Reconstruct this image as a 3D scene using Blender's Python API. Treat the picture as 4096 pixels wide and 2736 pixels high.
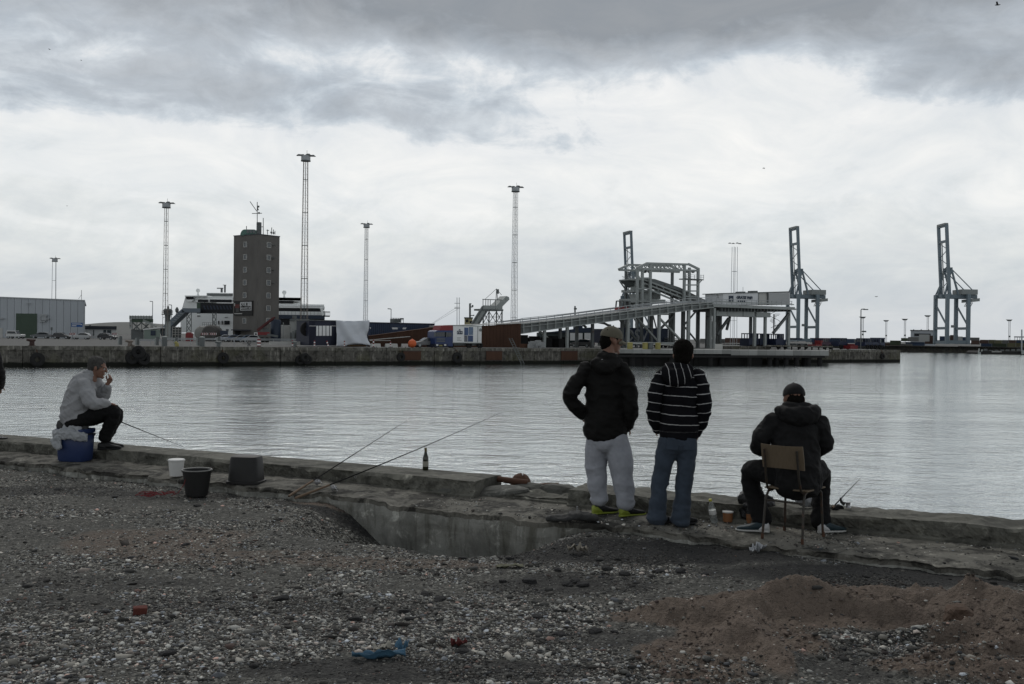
import bpy, bmesh, math, random
import numpy as np
from mathutils import Vector, Matrix, Euler

for _o in list(bpy.data.objects):
    bpy.data.objects.remove(_o)
SC = bpy.context.scene
COL = SC.collection
R = math.radians
random.seed(7)
RNG = np.random.default_rng(11)

# ------------------------------------------------------------------ camera
FPX = 3982.0                      # focal length in photo pixels (4096 wide), a 35 mm lens
CAMZ = 1.75
PITCH = 21.0 / FPX
ROLL = R(0.70)
CAM = Vector((0, 0, CAMZ))
FW = Vector((0, math.cos(PITCH), -math.sin(PITCH)))
_r0 = Vector((1, 0, 0)); _u0 = _r0.cross(FW)
RT = _r0 * math.cos(ROLL) + _u0 * math.sin(ROLL)
UP = RT.cross(FW)
cam_data = bpy.data.cameras.new('camera')
cam_data.sensor_width = 36.0
cam_data.lens = FPX / 4096 * 36.0
cam_data.clip_start = 0.1
cam_data.clip_end = 20000
camera = bpy.data.objects.new('camera', cam_data)
COL.objects.link(camera)
camera.matrix_world = Matrix((
    (RT.x, UP.x, -FW.x, CAM.x), (RT.y, UP.y, -FW.y, CAM.y), (RT.z, UP.z, -FW.z, CAM.z), (0, 0, 0, 1)))
SC.camera = camera

# ------------------------------------------------------------------ render / exposure
SC.view_settings.view_transform = 'Standard'
SC.view_settings.look = 'None'
SC.view_settings.exposure = 0.0
SC.view_settings.gamma = 1.0
SC.view_settings.use_curve_mapping = False
SC.render.engine = 'CYCLES'
SC.cycles.use_denoising = True
SC.cycles.max_bounces = 6
SC.cycles.diffuse_bounces = 3
SC.cycles.glossy_bounces = 4
SC.cycles.transparent_max_bounces = 8

# ------------------------------------------------------------------ sky
SUN_EL, SUN_AZ = R(48), R(-12)    # high, ahead of the camera, behind the cloud
world = bpy.data.worlds.new('World'); SC.world = world
world.use_nodes = True
NT = world.node_tree; NT.nodes.clear()
def wn(t, **k):
    n = NT.nodes.new(t)
    for a, b in k.items(): setattr(n, a, b)
    return n
def wm(op, a, b=None, c=None, clamp=False):
    n = wn('ShaderNodeMath', operation=op, use_clamp=clamp)
    for i, v in enumerate((a, b, c)):
        if v is None: continue
        if isinstance(v, (int, float)): n.inputs[i].default_value = v
        else: NT.links.new(v, n.inputs[i])
    return n.outputs[0]
w_tc = wn('ShaderNodeTexCoord')
w_sep = wn('ShaderNodeSeparateXYZ'); NT.links.new(w_tc.outputs['Generated'], w_sep.inputs[0])
dx, dy, dz = w_sep.outputs
hyp = wm('SQRT', wm('ADD', wm('MULTIPLY', dx, dx), wm('MULTIPLY', dy, dy)))
elev = wm('MULTIPLY', wm('ARCTAN2', dz, hyp), 180 / math.pi)          # degrees
azim = wm('MULTIPLY', wm('ARCTAN2', dx, dy), 180 / math.pi)
def wnoise(sx, sz, detail, rough, seed, dist=0.0):
    mp = wn('ShaderNodeMapping'); NT.links.new(w_tc.outputs['Generated'], mp.inputs[0])
    mp.inputs['Scale'].default_value = (sx, sx, sz); mp.inputs['Location'].default_value = (seed, seed * .7, seed * 1.3)
    n = wn('ShaderNodeTexNoise'); NT.links.new(mp.outputs[0], n.inputs['Vector'])
    n.inputs['Scale'].default_value = 1.0; n.inputs['Detail'].default_value = detail
    n.inputs['Roughness'].default_value = rough; n.inputs['Distortion'].default_value = dist
    return wm('SUBTRACT', n.outputs[0], 0.5)
n_big = wnoise(3.2, 10.0, 7, .55, 3.1, .3)
n_mid = wnoise(8.5, 19.0, 8, .60, 8.3, .7)
n_fine = wnoise(24.0, 40.0, 7, .62, 5.7, .6)
def blob(a0, e0, sa, se):
    u = wm('DIVIDE', wm('SUBTRACT', azim, a0), sa); v = wm('DIVIDE', wm('SUBTRACT', elev, e0), se)
    q = wm('ADD', wm('MULTIPLY', u, u), wm('MULTIPLY', v, v))
    return wm('EXPONENT', wm('MULTIPLY', q, -1.0))
# the thick deck: its ragged lower rim, by direction, plus cloud clumps hanging below it
SKY_BLOBS = [  # azimuth, elevation, half widths, push (positive = thicker, darker cloud)
    (-20, 12.6, 9, 2.0, 3.0), (-13.2, 15.3, 2.4, .9, -2.6), (-8, 15.6, 2.6, 1.1, -3.0), (-2.5, 15.4, 2.6, 1.0, -2.4), (-5, 14.6, 6, .9, -1.4), (-24, 10.0, 6, .9, -2.8),
    (-3, 12.0, 9, 1.6, 1.7), (3.5, 10.6, 5, 1.2, 1.7), (13, 13.6, 8, 2.0, -3.6), (-25, 16.5, 3, 3, -1.4),
    (25, 13.6, 5, 1.7, 3.4), (-11, 12.6, 2.6, 1.2, 1.2), (0, 19.5, 45, 2.6, 1.6), (8, 17.4, 14, 1.8, 2.6), (25, 8.6, 4, 1.0, -1.0), (-21, 9.4, 3, .7, 2.0), (-26, 7.2, 4, .8, -2.0)]
thick = wm('ADD', elev, wm('MULTIPLY', n_big, 5.5))
thick = wm('ADD', thick, wm('MULTIPLY', n_mid, 8.5))
thick = wm('ADD', thick, wm('MULTIPLY', n_fine, 4.2))
for (a0, e0, sa, se, k) in SKY_BLOBS:
    thick = wm('ADD', thick, wm('MULTIPLY', blob(a0, e0, sa, se), k))
ramp = wn('ShaderNodeValToRGB')
NT.links.new(wm('DIVIDE', thick, 30.0, clamp=True), ramp.inputs[0])
def s2l(v): 
    v /= 255.0
    return v / 12.92 if v <= .04045 else ((v + .055) / 1.055) ** 2.4
def rgb(r, g, b): return (s2l(r), s2l(g), s2l(b), 1)
stops = [(0, (205, 211, 217)), (2.5, (211, 216, 220)), (5, (222, 226, 227)), (7.5, (238, 240, 240)), (10.5, (242, 243, 242)),
         (12.8, (236, 238, 239)), (14.0, (208, 215, 221)), (15.2, (188, 195, 202)), (17.5, (169, 175, 181)), (20, (148, 153, 158)), (30, (150, 154, 158))]
el = ramp.color_ramp.elements
while len(el) > 1: el.remove(el[-1])
el[0].position = 0; el[0].color = rgb(*stops[0][1])
for p, c in stops[1:]:
    e_ = el.new(p / 30.0); e_.color = rgb(*c)
# faint streaks of thinner and thicker cloud in the pale band
mul = wm('ADD', 1.0, wm('MULTIPLY', wnoise(7.0, 20.0, 8, .62, 13.0, 1.0), .42))
mixc = wn('ShaderNodeMix', data_type='RGBA', blend_type='MULTIPLY'); mixc.inputs['Factor'].default_value = 1
NT.links.new(ramp.outputs[0], mixc.inputs['A'])
cmb = wn('ShaderNodeCombineColor')
NT.links.new(wm('ADD', wm('MULTIPLY', wm('SUBTRACT', mul, 1.0), 1.25), 1.0), cmb.inputs[0]); NT.links.new(mul, cmb.inputs[1])
NT.links.new(wm('ADD', wm('MULTIPLY', wm('SUBTRACT', mul, 1.0), .75), 1.0), cmb.inputs[2])
NT.links.new(cmb.outputs[0], mixc.inputs['B'])
bg_cloud = wn('ShaderNodeBackground'); NT.links.new(mixc.outputs['Result'], bg_cloud.inputs['Color'])
bg_cloud.inputs['Strength'].default_value = 1.0
sky = wn('ShaderNodeTexSky', sky_type='NISHITA', sun_disc=False)
sky.sun_elevation = SUN_EL; sky.sun_rotation = SUN_AZ
bg_sky = wn('ShaderNodeBackground'); NT.links.new(sky.outputs[0], bg_sky.inputs['Color'])
bg_sky.inputs['Strength'].default_value = 0.07
mixs = wn('ShaderNodeMixShader'); mixs.inputs[0].default_value = .93
NT.links.new(bg_sky.outputs[0], mixs.inputs[1]); NT.links.new(bg_cloud.outputs[0], mixs.inputs[2])
w_out = wn('ShaderNodeOutputWorld'); NT.links.new(mixs.outputs[0], w_out.inputs['Surface'])

# ------------------------------------------------------------------ sun, veiled by the overcast
sun_d = bpy.data.lights.new('sun', 'SUN'); sun_d.energy = 1.1; sun_d.angle = R(40); sun_d.color = (1, .97, .93)
sun = bpy.data.objects.new('sun', sun_d); COL.objects.link(sun)
_sd = Vector((math.sin(SUN_AZ) * math.cos(SUN_EL), math.cos(SUN_AZ) * math.cos(SUN_EL), math.sin(SUN_EL)))
sun.rotation_euler = _sd.to_track_quat('Z', 'Y').to_euler()
sun.location = (0, 0, 60)

# ------------------------------------------------------------------ helpers: where things stand
def ray(px, py):
    return FW + RT * ((px - 2048) / FPX) - UP * ((py - 1368) / FPX)
def pix(px, py, Y):
    d = ray(px, py); return CAM + d * (Y / d.y)
def gnd(px, py, z=0.0):
    d = ray(px, py); return CAM + d * ((z - CAMZ) / d.z)
QA, QB = 150.0, 0.65                                   # the far quay's edge: y = QA + QB x
def qdepth(px, off=0.0): return (QA + off) / (1 - QB * (px - 2048) / FPX)
def q(px, py, off=0.0): return pix(px, py, qdepth(px, off))
def qg(px, off=0.0, z=0.0):
    p = pix(px, 1368, qdepth(px, off)); p.z = z; return p
def at(px, Y, z=0.0):
    p = pix(px, 1368, Y); p.z = z; return p
QYAW = math.atan(QB)

# ------------------------------------------------------------------ helpers: objects
def tag(o, label=None, cat=None, group=None, kind=None):
    if label: o['label'] = label
    if cat: o['category'] = cat
    if group: o['group'] = group
    if kind: o['kind'] = kind
    return o
def empty(name, loc=(0, 0, 0), rz=0.0, label=None, cat=None, group=None):
    o = bpy.data.objects.new(name, None); COL.objects.link(o)
    o.location = loc; o.rotation_euler = (0, 0, rz); o.empty_display_size = .3
    return tag(o, label, cat, group)
def link_mesh(name, me, mat=None, parent=None, smooth=False):
    o = bpy.data.objects.new(name, me); COL.objects.link(o)
    if mat is not None and not me.materials: me.materials.append(mat)
    if parent is not None: o.parent = parent
    if smooth: me.polygons.foreach_set('use_smooth', [True] * len(me.polygons))
    return o
def copy_tree(o, parent=None):
    c = o.copy(); COL.objects.link(c); c.parent = parent
    for ch in o.children: copy_tree(ch, c)
    return c
class MB:
    """collects shapes and links them as one mesh"""
    def __init__(s): s.v = []; s.f = []
    def add(s, vs, fs):
        n = len(s.v); s.v += [tuple(v) for v in vs]; s.f += [tuple(i + n for i in f) for f in fs]; return s
    def box(s, c, d, rz=0.0, rot=None):
        M = rot if rot is not None else Matrix.Rotation(rz, 3, 'Z')
        c = Vector(c); vs = []
        for z in (-.5, .5):
            for x, y in ((-.5, -.5), (.5, -.5), (.5, .5), (-.5, .5)):
                vs.append(c + M @ Vector((x * d[0], y * d[1], z * d[2])))
        return s.add(vs, [(3, 2, 1, 0), (4, 5, 6, 7), (0, 1, 5, 4), (1, 2, 6, 5), (2, 3, 7, 6), (3, 0, 4, 7)])
    def bar(s, p, q_, w, h=None, up=(0, 0, 1)):
        p, q_ = Vector(p), Vector(q_); h = w if h is None else h
        d = q_ - p; L = d.length
        if L < 1e-6: return s
        t = d / L; upv = Vector(up)
        if abs(t.dot(upv)) > .98: upv = Vector((0, 1, 0)) if abs(t.y) < .9 else Vector((1, 0, 0))
        a = t.cross(upv).normalized(); b = a.cross(t)
        M = Matrix((a, t, b)).transposed()
        return s.box((p + q_) / 2, (w, L, h), rot=M)
    def tube(s, pts, rad, n=8, cap=True):
        pts = [Vector(p) for p in pts]; m = len(pts)
        if not hasattr(rad, '__len__'): rad = [rad] * m
        vs, fs = [], []; ref = None
        for i, p in enumerate(pts):
            t = (pts[min(i + 1, m - 1)] - pts[max(i - 1, 0)]).normalized()
            if ref is None: ref = Vector((0, 0, 1)) if abs(t.z) < .9 else Vector((1, 0, 0))
            a = ref - t * ref.dot(t)
            if a.length < 1e-4: a = t.orthogonal()
            a.normalize(); ref = a; b = t.cross(a)
            for k in range(n):
                g = 2 * math.pi * k / n
                vs.append(p + (a * math.cos(g) + b * math.sin(g)) * rad[i])
        for i in range(m - 1):
            for k in range(n):
                k2 = (k + 1) % n
                fs.append((i * n + k, i * n + k2, (i + 1) * n + k2, (i + 1) * n + k))
        if cap: fs += [tuple(reversed(range(n))), tuple((m - 1) * n + k for k in range(n))]
        return s.add(vs, fs)
    def prism(s, poly, dvec):
        """closed polygon (3d points) extruded by dvec"""
        n = len(poly); dvec = Vector(dvec); vs = [Vector(p) for p in poly] + [Vector(p) + dvec for p in poly]
        fs = [tuple(reversed(range(n))), tuple(range(n, 2 * n))]
        fs += [(i, (i + 1) % n, (i + 1) % n + n, i + n) for i in range(n)]
        return s.add(vs, fs)
    def lathe(s, prof, c=(0, 0, 0), n=20, axis='Z', cap=True):
        """prof: (radius, height) from bottom to top, closed if radius 0 at ends"""
        c = Vector(c); vs, fs = [], []
        for r_, z in prof:
            for k in range(n):
                g = 2 * math.pi * k / n; a, b = r_ * math.cos(g), r_ * math.sin(g)
                vs.append(c + (Vector((a, b, z)) if axis == 'Z' else Vector((z, a, b)) if axis == 'X' else Vector((b, z, a))))
        for i in range(len(prof) - 1):
            for k in range(n):
                k2 = (k + 1) % n
                fs.append((i * n + k, i * n + k2, (i + 1) * n + k2, (i + 1) * n + k))
        if cap: fs += [tuple(reversed(range(n))), tuple((len(prof) - 1) * n + k for k in range(n))]
        return s.add(vs, fs)
    def build(s, name, mat=None, parent=None, smooth=False, bevel=0.0):
        me = bpy.data.meshes.new(name); me.from_pydata(s.v, [], s.f)
        bm = bmesh.new(); bm.from_mesh(me)
        bmesh.ops.recalc_face_normals(bm, faces=bm.faces)
        if bevel: bmesh.ops.bevel(bm, geom=list(bm.edges), offset=bevel, segments=2, affect='EDGES', profile=.6)
        bm.to_mesh(me); bm.free(); me.update()
        o = link_mesh(name, me, mat, parent, smooth)
        if smooth:
            try: me.set_sharp_from_angle(angle=R(42))
            except Exception: pass
        return o
def part(name, mat, parent, fn, **k):
    m = MB(); fn(m); return m.build(name, mat, parent, **k)
def world_parts(o):
    """children were built in world coordinates: keep them there"""
    bpy.context.view_layer.update()
    inv = o.matrix_world.inverted()
    for c in o.children: c.matrix_parent_inverse = inv

# ------------------------------------------------------------------ helpers: noise in numpy
def _hash(ix, iy, iz, seed):
    h = (ix.astype(np.int64) * 374761393 + iy.astype(np.int64) * 668265263 + iz.astype(np.int64) * 2147483647 + seed * 1274126177) & 0xffffffff
    h = ((h ^ (h >> 13)) * 1274126177) & 0xffffffff
    h = (h ^ (h >> 16)) & 0xffffffff
    return h.astype(np.float64) / 0xffffffff
def vnoise(x, y, z=None, seed=0):
    z = np.zeros_like(x) if z is None else z
    fx, fy, fz = np.floor(x), np.floor(y), np.floor(z)
    u, v, w = x - fx, y - fy, z - fz
    u, v, w = u * u * (3 - 2 * u), v * v * (3 - 2 * v), w * w * (3 - 2 * w)
    r = 0
    for i in (0, 1):
        for j in (0, 1):
            for k in (0, 1):
                r = r + _hash(fx + i, fy + j, fz + k, seed) * (u if i else 1 - u) * (v if j else 1 - v) * (w if k else 1 - w)
    return r * 2 - 1
def fbm(x, y, z=None, oct=4, seed=0, gain=.5):
    a, s, n = 1.0, 0, 0
    for o_ in range(oct):
        f = 2.03 ** o_
        s = s + a * vnoise(x * f, y * f, None if z is None else z * f, seed + o_ * 17); n += a; a *= gain
    return s / n
def sstep(a, b, x):
    t = np.clip((x - a) / (b - a), 0, 1); return t * t * (3 - 2 * t)

# ------------------------------------------------------------------ helpers: materials
def new_mat(name):
    m = bpy.data.materials.new(name); m.use_nodes = True
    nt = m.node_tree; bs = nt.nodes['Principled BSDF']
    return m, nt, bs
def nlink(nt, a, b): nt.links.new(a, b)
def nnoise(nt, vec, scale, detail=4, rough=.55, dist=0.0):
    n = nt.nodes.new('ShaderNodeTexNoise'); n.inputs['Scale'].default_value = scale
    n.inputs['Detail'].default_value = detail; n.inputs['Roughness'].default_value = rough; n.inputs['Distortion'].default_value = dist
    if vec is not None: nt.links.new(vec, n.inputs['Vector'])
    return n.outputs[0]
def nmath(nt, op, a, b=None, clamp=False):
    n = nt.nodes.new('ShaderNodeMath'); n.operation = op; n.use_clamp = clamp
    for i, v in enumerate((a, b)):
        if v is None: continue
        if isinstance(v, (int, float)): n.inputs[i].default_value = v
        else: nt.links.new(v, n.inputs[i])
    return n.outputs[0]
def nramp(nt, fac, stops):
    n = nt.nodes.new('ShaderNodeValToRGB'); e = n.color_ramp.elements
    while len(e) > 1: e.remove(e[-1])
    e[0].position = stops[0][0]; e[0].color = tuple(stops[0][1]) + (1,)
    for p, c in stops[1:]: e.new(p).color = tuple(c) + (1,)
    nt.links.new(fac, n.inputs[0]); return n.outputs[0]
def nmix(nt, fac, a, b, mode='MIX'):
    n = nt.nodes.new('ShaderNodeMix'); n.data_type = 'RGBA'; n.blend_type = mode
    for key, v in (('Factor', fac), ('A', a), ('B', b)):
        i = n.inputs[key] if key == 'Factor' else [x for x in n.inputs if x.name == key and x.type == 'RGBA'][0]
        if isinstance(v, (int, float)): i.default_value = v
        elif isinstance(v, tuple): i.default_value = v if len(v) == 4 else v + (1,)
        else: nt.links.new(v, i)
    return [x for x in n.outputs if x.type == 'RGBA'][0]
def nbump(nt, bs, h, strength=.3, dist=.02):
    b = nt.nodes.new('ShaderNodeBump'); b.inputs['Strength'].default_value = strength; b.inputs['Distance'].default_value = dist
    nt.links.new(h, b.inputs['Height']); nt.links.new(b.outputs[0], bs.inputs['Normal']); return b
def coords(nt, world_space=False, scale=None):
    if world_space:
        v = nt.nodes.new('ShaderNodeNewGeometry').outputs['Position']
    else:
        v = nt.nodes.new('ShaderNodeTexCoord').outputs['Object']
    if scale:
        mp = nt.nodes.new('ShaderNodeMapping'); mp.inputs['Scale'].default_value = scale
        nt.links.new(v, mp.inputs[0]); v = mp.outputs[0]
    return v
MATS = {}
def M_(name, col, rough=.7, var=.25, scale=6.0, metal=0.0, bump=.15, bscale=40.0, rust=0.0, spec=.4, bdist=.01, world_space=True, stretch=None):
    """weathered material: base colour, patchy tone, optional rust, fine bump"""
    if name in MATS: return MATS[name]
    m, nt, bs = new_mat(name)
    v = coords(nt, world_space, stretch)
    n1 = nnoise(nt, v, scale, 5, .6)
    c = nmix(nt, n1, tuple(x * (1 - var) for x in col), tuple(min(1, x * (1 + var)) for x in col))
    if rust:
        n2 = nnoise(nt, v, scale * 1.7, 6, .65, .4)
        f = nmath(nt, 'MULTIPLY', nmath(nt, 'SUBTRACT', n2, .62 - rust * .25, clamp=True), 6.0, clamp=True)
        c = nmix(nt, f, c, (.07, .032, .018))
    nlink(nt, c, bs.inputs['Base Color'])
    bs.inputs['Roughness'].default_value = rough; bs.inputs['Metallic'].default_value = metal
    bs.inputs['Specular IOR Level'].default_value = spec
    if bump: nbump(nt, bs, nnoise(nt, v, bscale, 4, .6), bump, bdist)
    MATS[name] = m; return m
# =================================================================== near quay
E0 = np.array([0.0, 11.30]); QU = np.array([.895, -.446]); QM = np.array([-.446, -.895])   # edge, along, inland
WATER_Z = -2.35
KERB_Z = .18
def st(x, y):
    return (x - E0[0]) * QU[0] + (y - E0[1]) * QU[1], (x - E0[0]) * QM[0] + (y - E0[1]) * QM[1]
def xy(s, t): return E0[0] + s * QU[0] + t * QM[0], E0[1] + s * QU[1] + t * QM[1]
def spx(px, py, z=0.0):
    p = gnd(px, py, z); return st(p.x, p.y)
S_LEFT, S_P2, S_P3, S_RIGHT = (spx(1375, 1995)[0], spx(1570, 2050)[0], spx(1850, 2055)[0], spx(2310, 2075)[0])
_bx = [(2000, 1900), (2290, 1935)]
S_BREAK0, S_BREAK1 = spx(1985, 1905, KERB_Z)[0], spx(2330, 1935, KERB_Z)[0]
def ledge_t(s):
    a = 1.36 + .07 * vnoise(s * .9, s * 0 + 3.3, seed=5) + .05 * vnoise(s * 3.7, s * 0 + 1.1, seed=6) + .028 * vnoise(s * 11, s * 0, seed=7) + .012 * vnoise(s * 31, s * 0, seed=8)
    pit = sstep(S_LEFT - .3, S_LEFT + .1, s) * (1 - sstep(S_RIGHT - .2, S_RIGHT + .2, s))
    a = a * (1 - pit) + pit * (1.40 + .018 * vnoise(s * 14, s * 0, seed=7) * 1.0)
    return a + .12 * sstep(1.8, 3.5, s)
_nz = None
def in_blob(x, y, px, py, rx, ry, z=-.07, n=.35, seed=3):
    """soft patch round the ground point seen there; radii in metres across / in depth"""
    p = gnd(px, py, z); u = (x - p.x) / rx; v = (y - p.y) / ry
    global _nz
    if _nz is None or _nz[0] is not x: _nz = (x, [fbm(x * 1.3, y * 1.3, oct=4, seed=k) for k in (3, 7, 13)])
    r_ = np.sqrt(u * u + v * v) + n * _nz[1][seed % 3]
    return 1 - sstep(.7, 1.05, r_)
def zones(x, y):
    s, t = st(x, y)
    sand = np.maximum.reduce([
        in_blob(x, y, 640, 2160, .85, .75, seed=3) * .6, in_blob(x, y, 980, 2225, 1.2, .36, seed=4) * .55, in_blob(x, y, 1500, 2250, 1.1, .30, seed=5) * .6,
        in_blob(x, y, 3200, 2440, 1.0, .55, seed=6), in_blob(x, y, 3750, 2440, 1.15, .6, seed=7), in_blob(x, y, 2700, 2480, .6, .26, seed=8) * .9, in_blob(x, y, 3020, 2560, .5, .45, seed=25),
        in_blob(x, y, 4050, 2560, .5, .5, seed=9), in_blob(x, y, 3900, 2690, .65, .3, seed=10) * .9, in_blob(x, y, 2800, 2620, .35, .16, seed=12) * .6,
        in_blob(x, y, 3080, 2640, .16, .5, seed=22) * .8, in_blob(x, y, 2750, 2700, .55, .14, seed=23) * .5, in_blob(x, y, 1300, 2120, .5, .35, z=-.38, seed=24) * .8, in_blob(x, y, 2760, 2640, .40, .5, seed=26) * .75, in_blob(x, y, 4000, 2640, .5, .6, seed=27) * .85])
    dark = np.maximum.reduce([
        in_blob(x, y, 2650, 2200, 1.7, .62, seed=13), in_blob(x, y, 3500, 2300, 1.6, .48, seed=14), in_blob(x, y, 3900, 2290, .9, .35, seed=15),
        in_blob(x, y, 700, 1980, .9, .28, seed=16) * .7, in_blob(x, y, 2300, 2330, .8, .35, n=.6, seed=17) * .75, in_blob(x, y, 3350, 2640, .5, .35, seed=18) * .6,
        in_blob(x, y, 1750, 2680, 1.0, .2, n=.6, seed=19) * .8, in_blob(x, y, 150, 1960, 1.5, .35, n=.6, seed=20) * .7, in_blob(x, y, 1330, 2080, .75, .5, z=-.25, seed=21), in_blob(x, y, 1000, 2420, 1.3, .25, n=.7, seed=22) * .5, in_blob(x, y, 500, 2330, 1.0, .2, n=.7, seed=24) * .5, in_blob(x, y, 2350, 2560, .8, .22, n=.7, seed=25) * .55])
    return np.clip(sand, 0, 1), np.clip(dark * (1 - .85 * sand), 0, 1)
def fines(x, y): return 1 - sstep(-.28, .22, fbm(x * 1.15, y * 1.5, oct=5, seed=91, gain=.65))
def ground_z(x, y, zn=None):
    s, t = st(x, y)
    z = -.075 + .022 * fbm(x * .55, y * .55, oct=3, seed=31) + .016 * fbm(x * 2.3, y * 2.3, oct=3, seed=32) + .008 * fbm(x * 9, y * 9, oct=3, seed=33)
    sand, dark = zones(x, y) if zn is None else zn
    z = z + dark * .006 * fbm(x * 14, y * 14, oct=3, seed=35)
    # the pit dug along the ledge
    le = ledge_t(s)
    along = np.minimum(sstep(S_LEFT - .25, S_P2 + .1, s), 1 - sstep(S_P3 - .05, S_RIGHT + .25, s))
    across = 1 - sstep(1.95, 3.0, t + .12 * fbm(x * 2, y * 2, oct=3, seed=38))
    pit = along * across
    z = z - .62 * pit + pit * .05 * fbm(x * 7, y * 7, oct=4, seed=36)
    # sand thrown up in the right foreground
    hn = [fbm(x * 2.5, y * 2.5, oct=3, seed=41), fbm(x * 2.5, y * 2.5, oct=3, seed=44)]
    def hump(px, py, rx, ry, h, sd, yaw=0.0):
        p = gnd(px, py, -.05); X, Y = x - p.x, y - p.y
        c, s_ = math.cos(yaw), math.sin(yaw); X, Y = X * c + Y * s_, -X * s_ + Y * c
        r_ = np.sqrt((X / rx) ** 2 + (Y / ry) ** 2) + .3 * hn[sd % 2]
        return h * (1 - sstep(0, 1.1, r_))
    z = z + hump(3170, 2430, .60, .26, .17, 41, .25) + hump(2960, 2540, .20, .75, .09, 41, -.5) + hump(3420, 2450, .9, .12, .09, 44, -.12) + hump(3800, 2540, .85, .10, .10, 44, .18) + hump(3950, 2620, .6, .09, .09, 41, .25) + hump(2820, 2460, .5, .2, .08, 42) + hump(3500, 2400, .6, .22, .075, 43) + hump(3980, 2440, .6, .45, .17, 44, -.5)
    z = z + hump(3870, 2425, .17, .12, .11, 45) + hump(4080, 2560, .4, .4, .10, 46) + hump(3920, 2700, .6, .25, .09, 47) + hump(3080, 2600, .2, .5, .06, 48) + hump(2650, 2460, .3, .15, .06, 49)
    z = z - hump(3650, 2500, .42, .24, .05, 50) 
    z = z + sand * sstep(8.4, 7.4, y) * (.05 * (.5 - np.abs(fbm(x * 2.6 + y * 1.2, y * 5 - x, oct=4, seed=39))) + .06 * (.35 - np.abs(fbm(x * 5, y * 7, oct=4, seed=40, gain=.7))) + .03 * fbm(x * 19, y * 24, oct=3, seed=42, gain=.7))
    # under the concrete ledge the soil lies lower
    z = np.where(t < le - .02, np.minimum(z, -.16), z)
    z = np.where(t < .1, -.8, z)
    edge = np.minimum((.80 - np.abs(x / (y + 1.5))) * 3, y - 1.2)
    z = z - 1.2 * (1 - sstep(0, .8, edge))
    return z
def ground_mat():
    m, nt, bs = new_mat('gravel_soil')
    v = coords(nt, True)
    at_s = nt.nodes.new('ShaderNodeAttribute'); at_s.attribute_name = 'sand'
    at_d = nt.nodes.new('ShaderNodeAttribute'); at_d.attribute_name = 'dark'
    at_f = nt.nodes.new('ShaderNodeAttribute'); at_f.attribute_name = 'fines'
    def vor(scale):
        n = nt.nodes.new('ShaderNodeTexVoronoi'); n.inputs['Scale'].default_value = scale; nt.links.new(v, n.inputs['Vector']); return n
    v1, v2 = vor(42), vor(95)
    sep = nt.nodes.new('ShaderNodeSeparateColor'); nt.links.new(v1.outputs['Color'], sep.inputs[0])
    sep2 = nt.nodes.new('ShaderNodeSeparateColor'); nt.links.new(v2.outputs['Color'], sep2.inputs[0])
    stops = [(0, (.018, .018, .018)), (.35, (.05, .049, .044)), (.6, (.12, .117, .10)), (.8, (.27, .262, .23)), (.93, (.48, .47, .42)), (1, (.65, .64, .58))]
    g1, g2 = nramp(nt, sep.outputs[0], stops), nramp(nt, sep2.outputs[1], stops)
    g = nmix(nt, .35, g1, g2)
    big = nnoise(nt, v, 1.6, 5, .6)
    g = nmix(nt, nmath(nt, 'MULTIPLY', big, .55), g, (.045, .045, .043))
    ns = nnoise(nt, v, 26, 5, .65); nb = nnoise(nt, v, 3.2, 4, .6)
    sandc = nmix(nt, ns, (.090, .069, .057), (.190, .148, .122))
    sandc = nmix(nt, nb, sandc, nmix(nt, ns, (.10, .083, .066), (.19, .155, .125)))
    g = nmix(nt, nmath(nt, 'MULTIPLY', at_f.outputs['Fac'], .62), g, nmix(nt, ns, (.036, .036, .033), (.125, .123, .112)))
    c = nmix(nt, nmath(nt, 'MULTIPLY', at_d.outputs['Fac'], .82), g, nmix(nt, nmath(nt, 'POWER', ns, 3.0), (.016, .016, .017), (.07, .07, .068)))
    f = nmath(nt, 'MULTIPLY', nmath(nt, 'SUBTRACT', nmath(nt, 'ADD', at_s.outputs['Fac'], nmath(nt, 'MULTIPLY', nmath(nt, 'SUBTRACT', nnoise(nt, v, 14, 5, .7), .5), .9)), .25, clamp=True), 2.0, clamp=True)
    c = nmix(nt, f, c, sandc)
    nlink(nt, c, bs.inputs['Base Color'])
    bs.inputs['Roughness'].default_value = .95; bs.inputs['Specular IOR Level'].default_value = .2
    h = nmath(nt, 'ADD', nmath(nt, 'MULTIPLY', nmath(nt, 'ADD', v1.outputs['Distance'], nmath(nt, 'MULTIPLY', v2.outputs['Distance'], .6)), -1.0), nmath(nt, 'MULTIPLY', ns, .9))
    nbump(nt, bs, h, .9, .012)
    return m
def grid_mesh(name, X, Y, Z, attrs=None):
    ny, nx = X.shape
    me = bpy.data.meshes.new(name)
    co = np.stack([X, Y, Z], -1).reshape(-1, 3).astype(np.float32)
    i = np.arange((ny - 1) * (nx - 1)); r_, c_ = i // (nx - 1), i % (nx - 1)
    a = r_ * nx + c_
    quads = np.stack([a, a + 1, a + nx + 1, a + nx], -1).astype(np.int32)
    me.vertices.add(len(co)); me.vertices.foreach_set('co', co.ravel())
    me.loops.add(quads.size); me.loops.foreach_set('vertex_index', quads.ravel())
    me.polygons.add(len(quads)); me.polygons.foreach_set('loop_start', np.arange(0, quads.size, 4, dtype=np.int32))
    me.update(calc_edges=True)
    for k, val in (attrs or {}).items():
        me.attributes.new(k, 'FLOAT', 'POINT').data.foreach_set('value', val.reshape(-1).astype(np.float32))
    me.polygons.foreach_set('use_smooth', [True] * len(quads))
    me.validate(); return me
M_GROUND = ground_mat()
ga = np.linspace(-.80, .80, 740)
gy = [1.2]
while gy[-1] < 22: gy.append(gy[-1] + (.1 if gy[-1] < 4.8 else .0045 * gy[-1]))
GA, GY = np.meshgrid(ga, np.array(gy))
GX = GA * (GY + 1.5)
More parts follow.
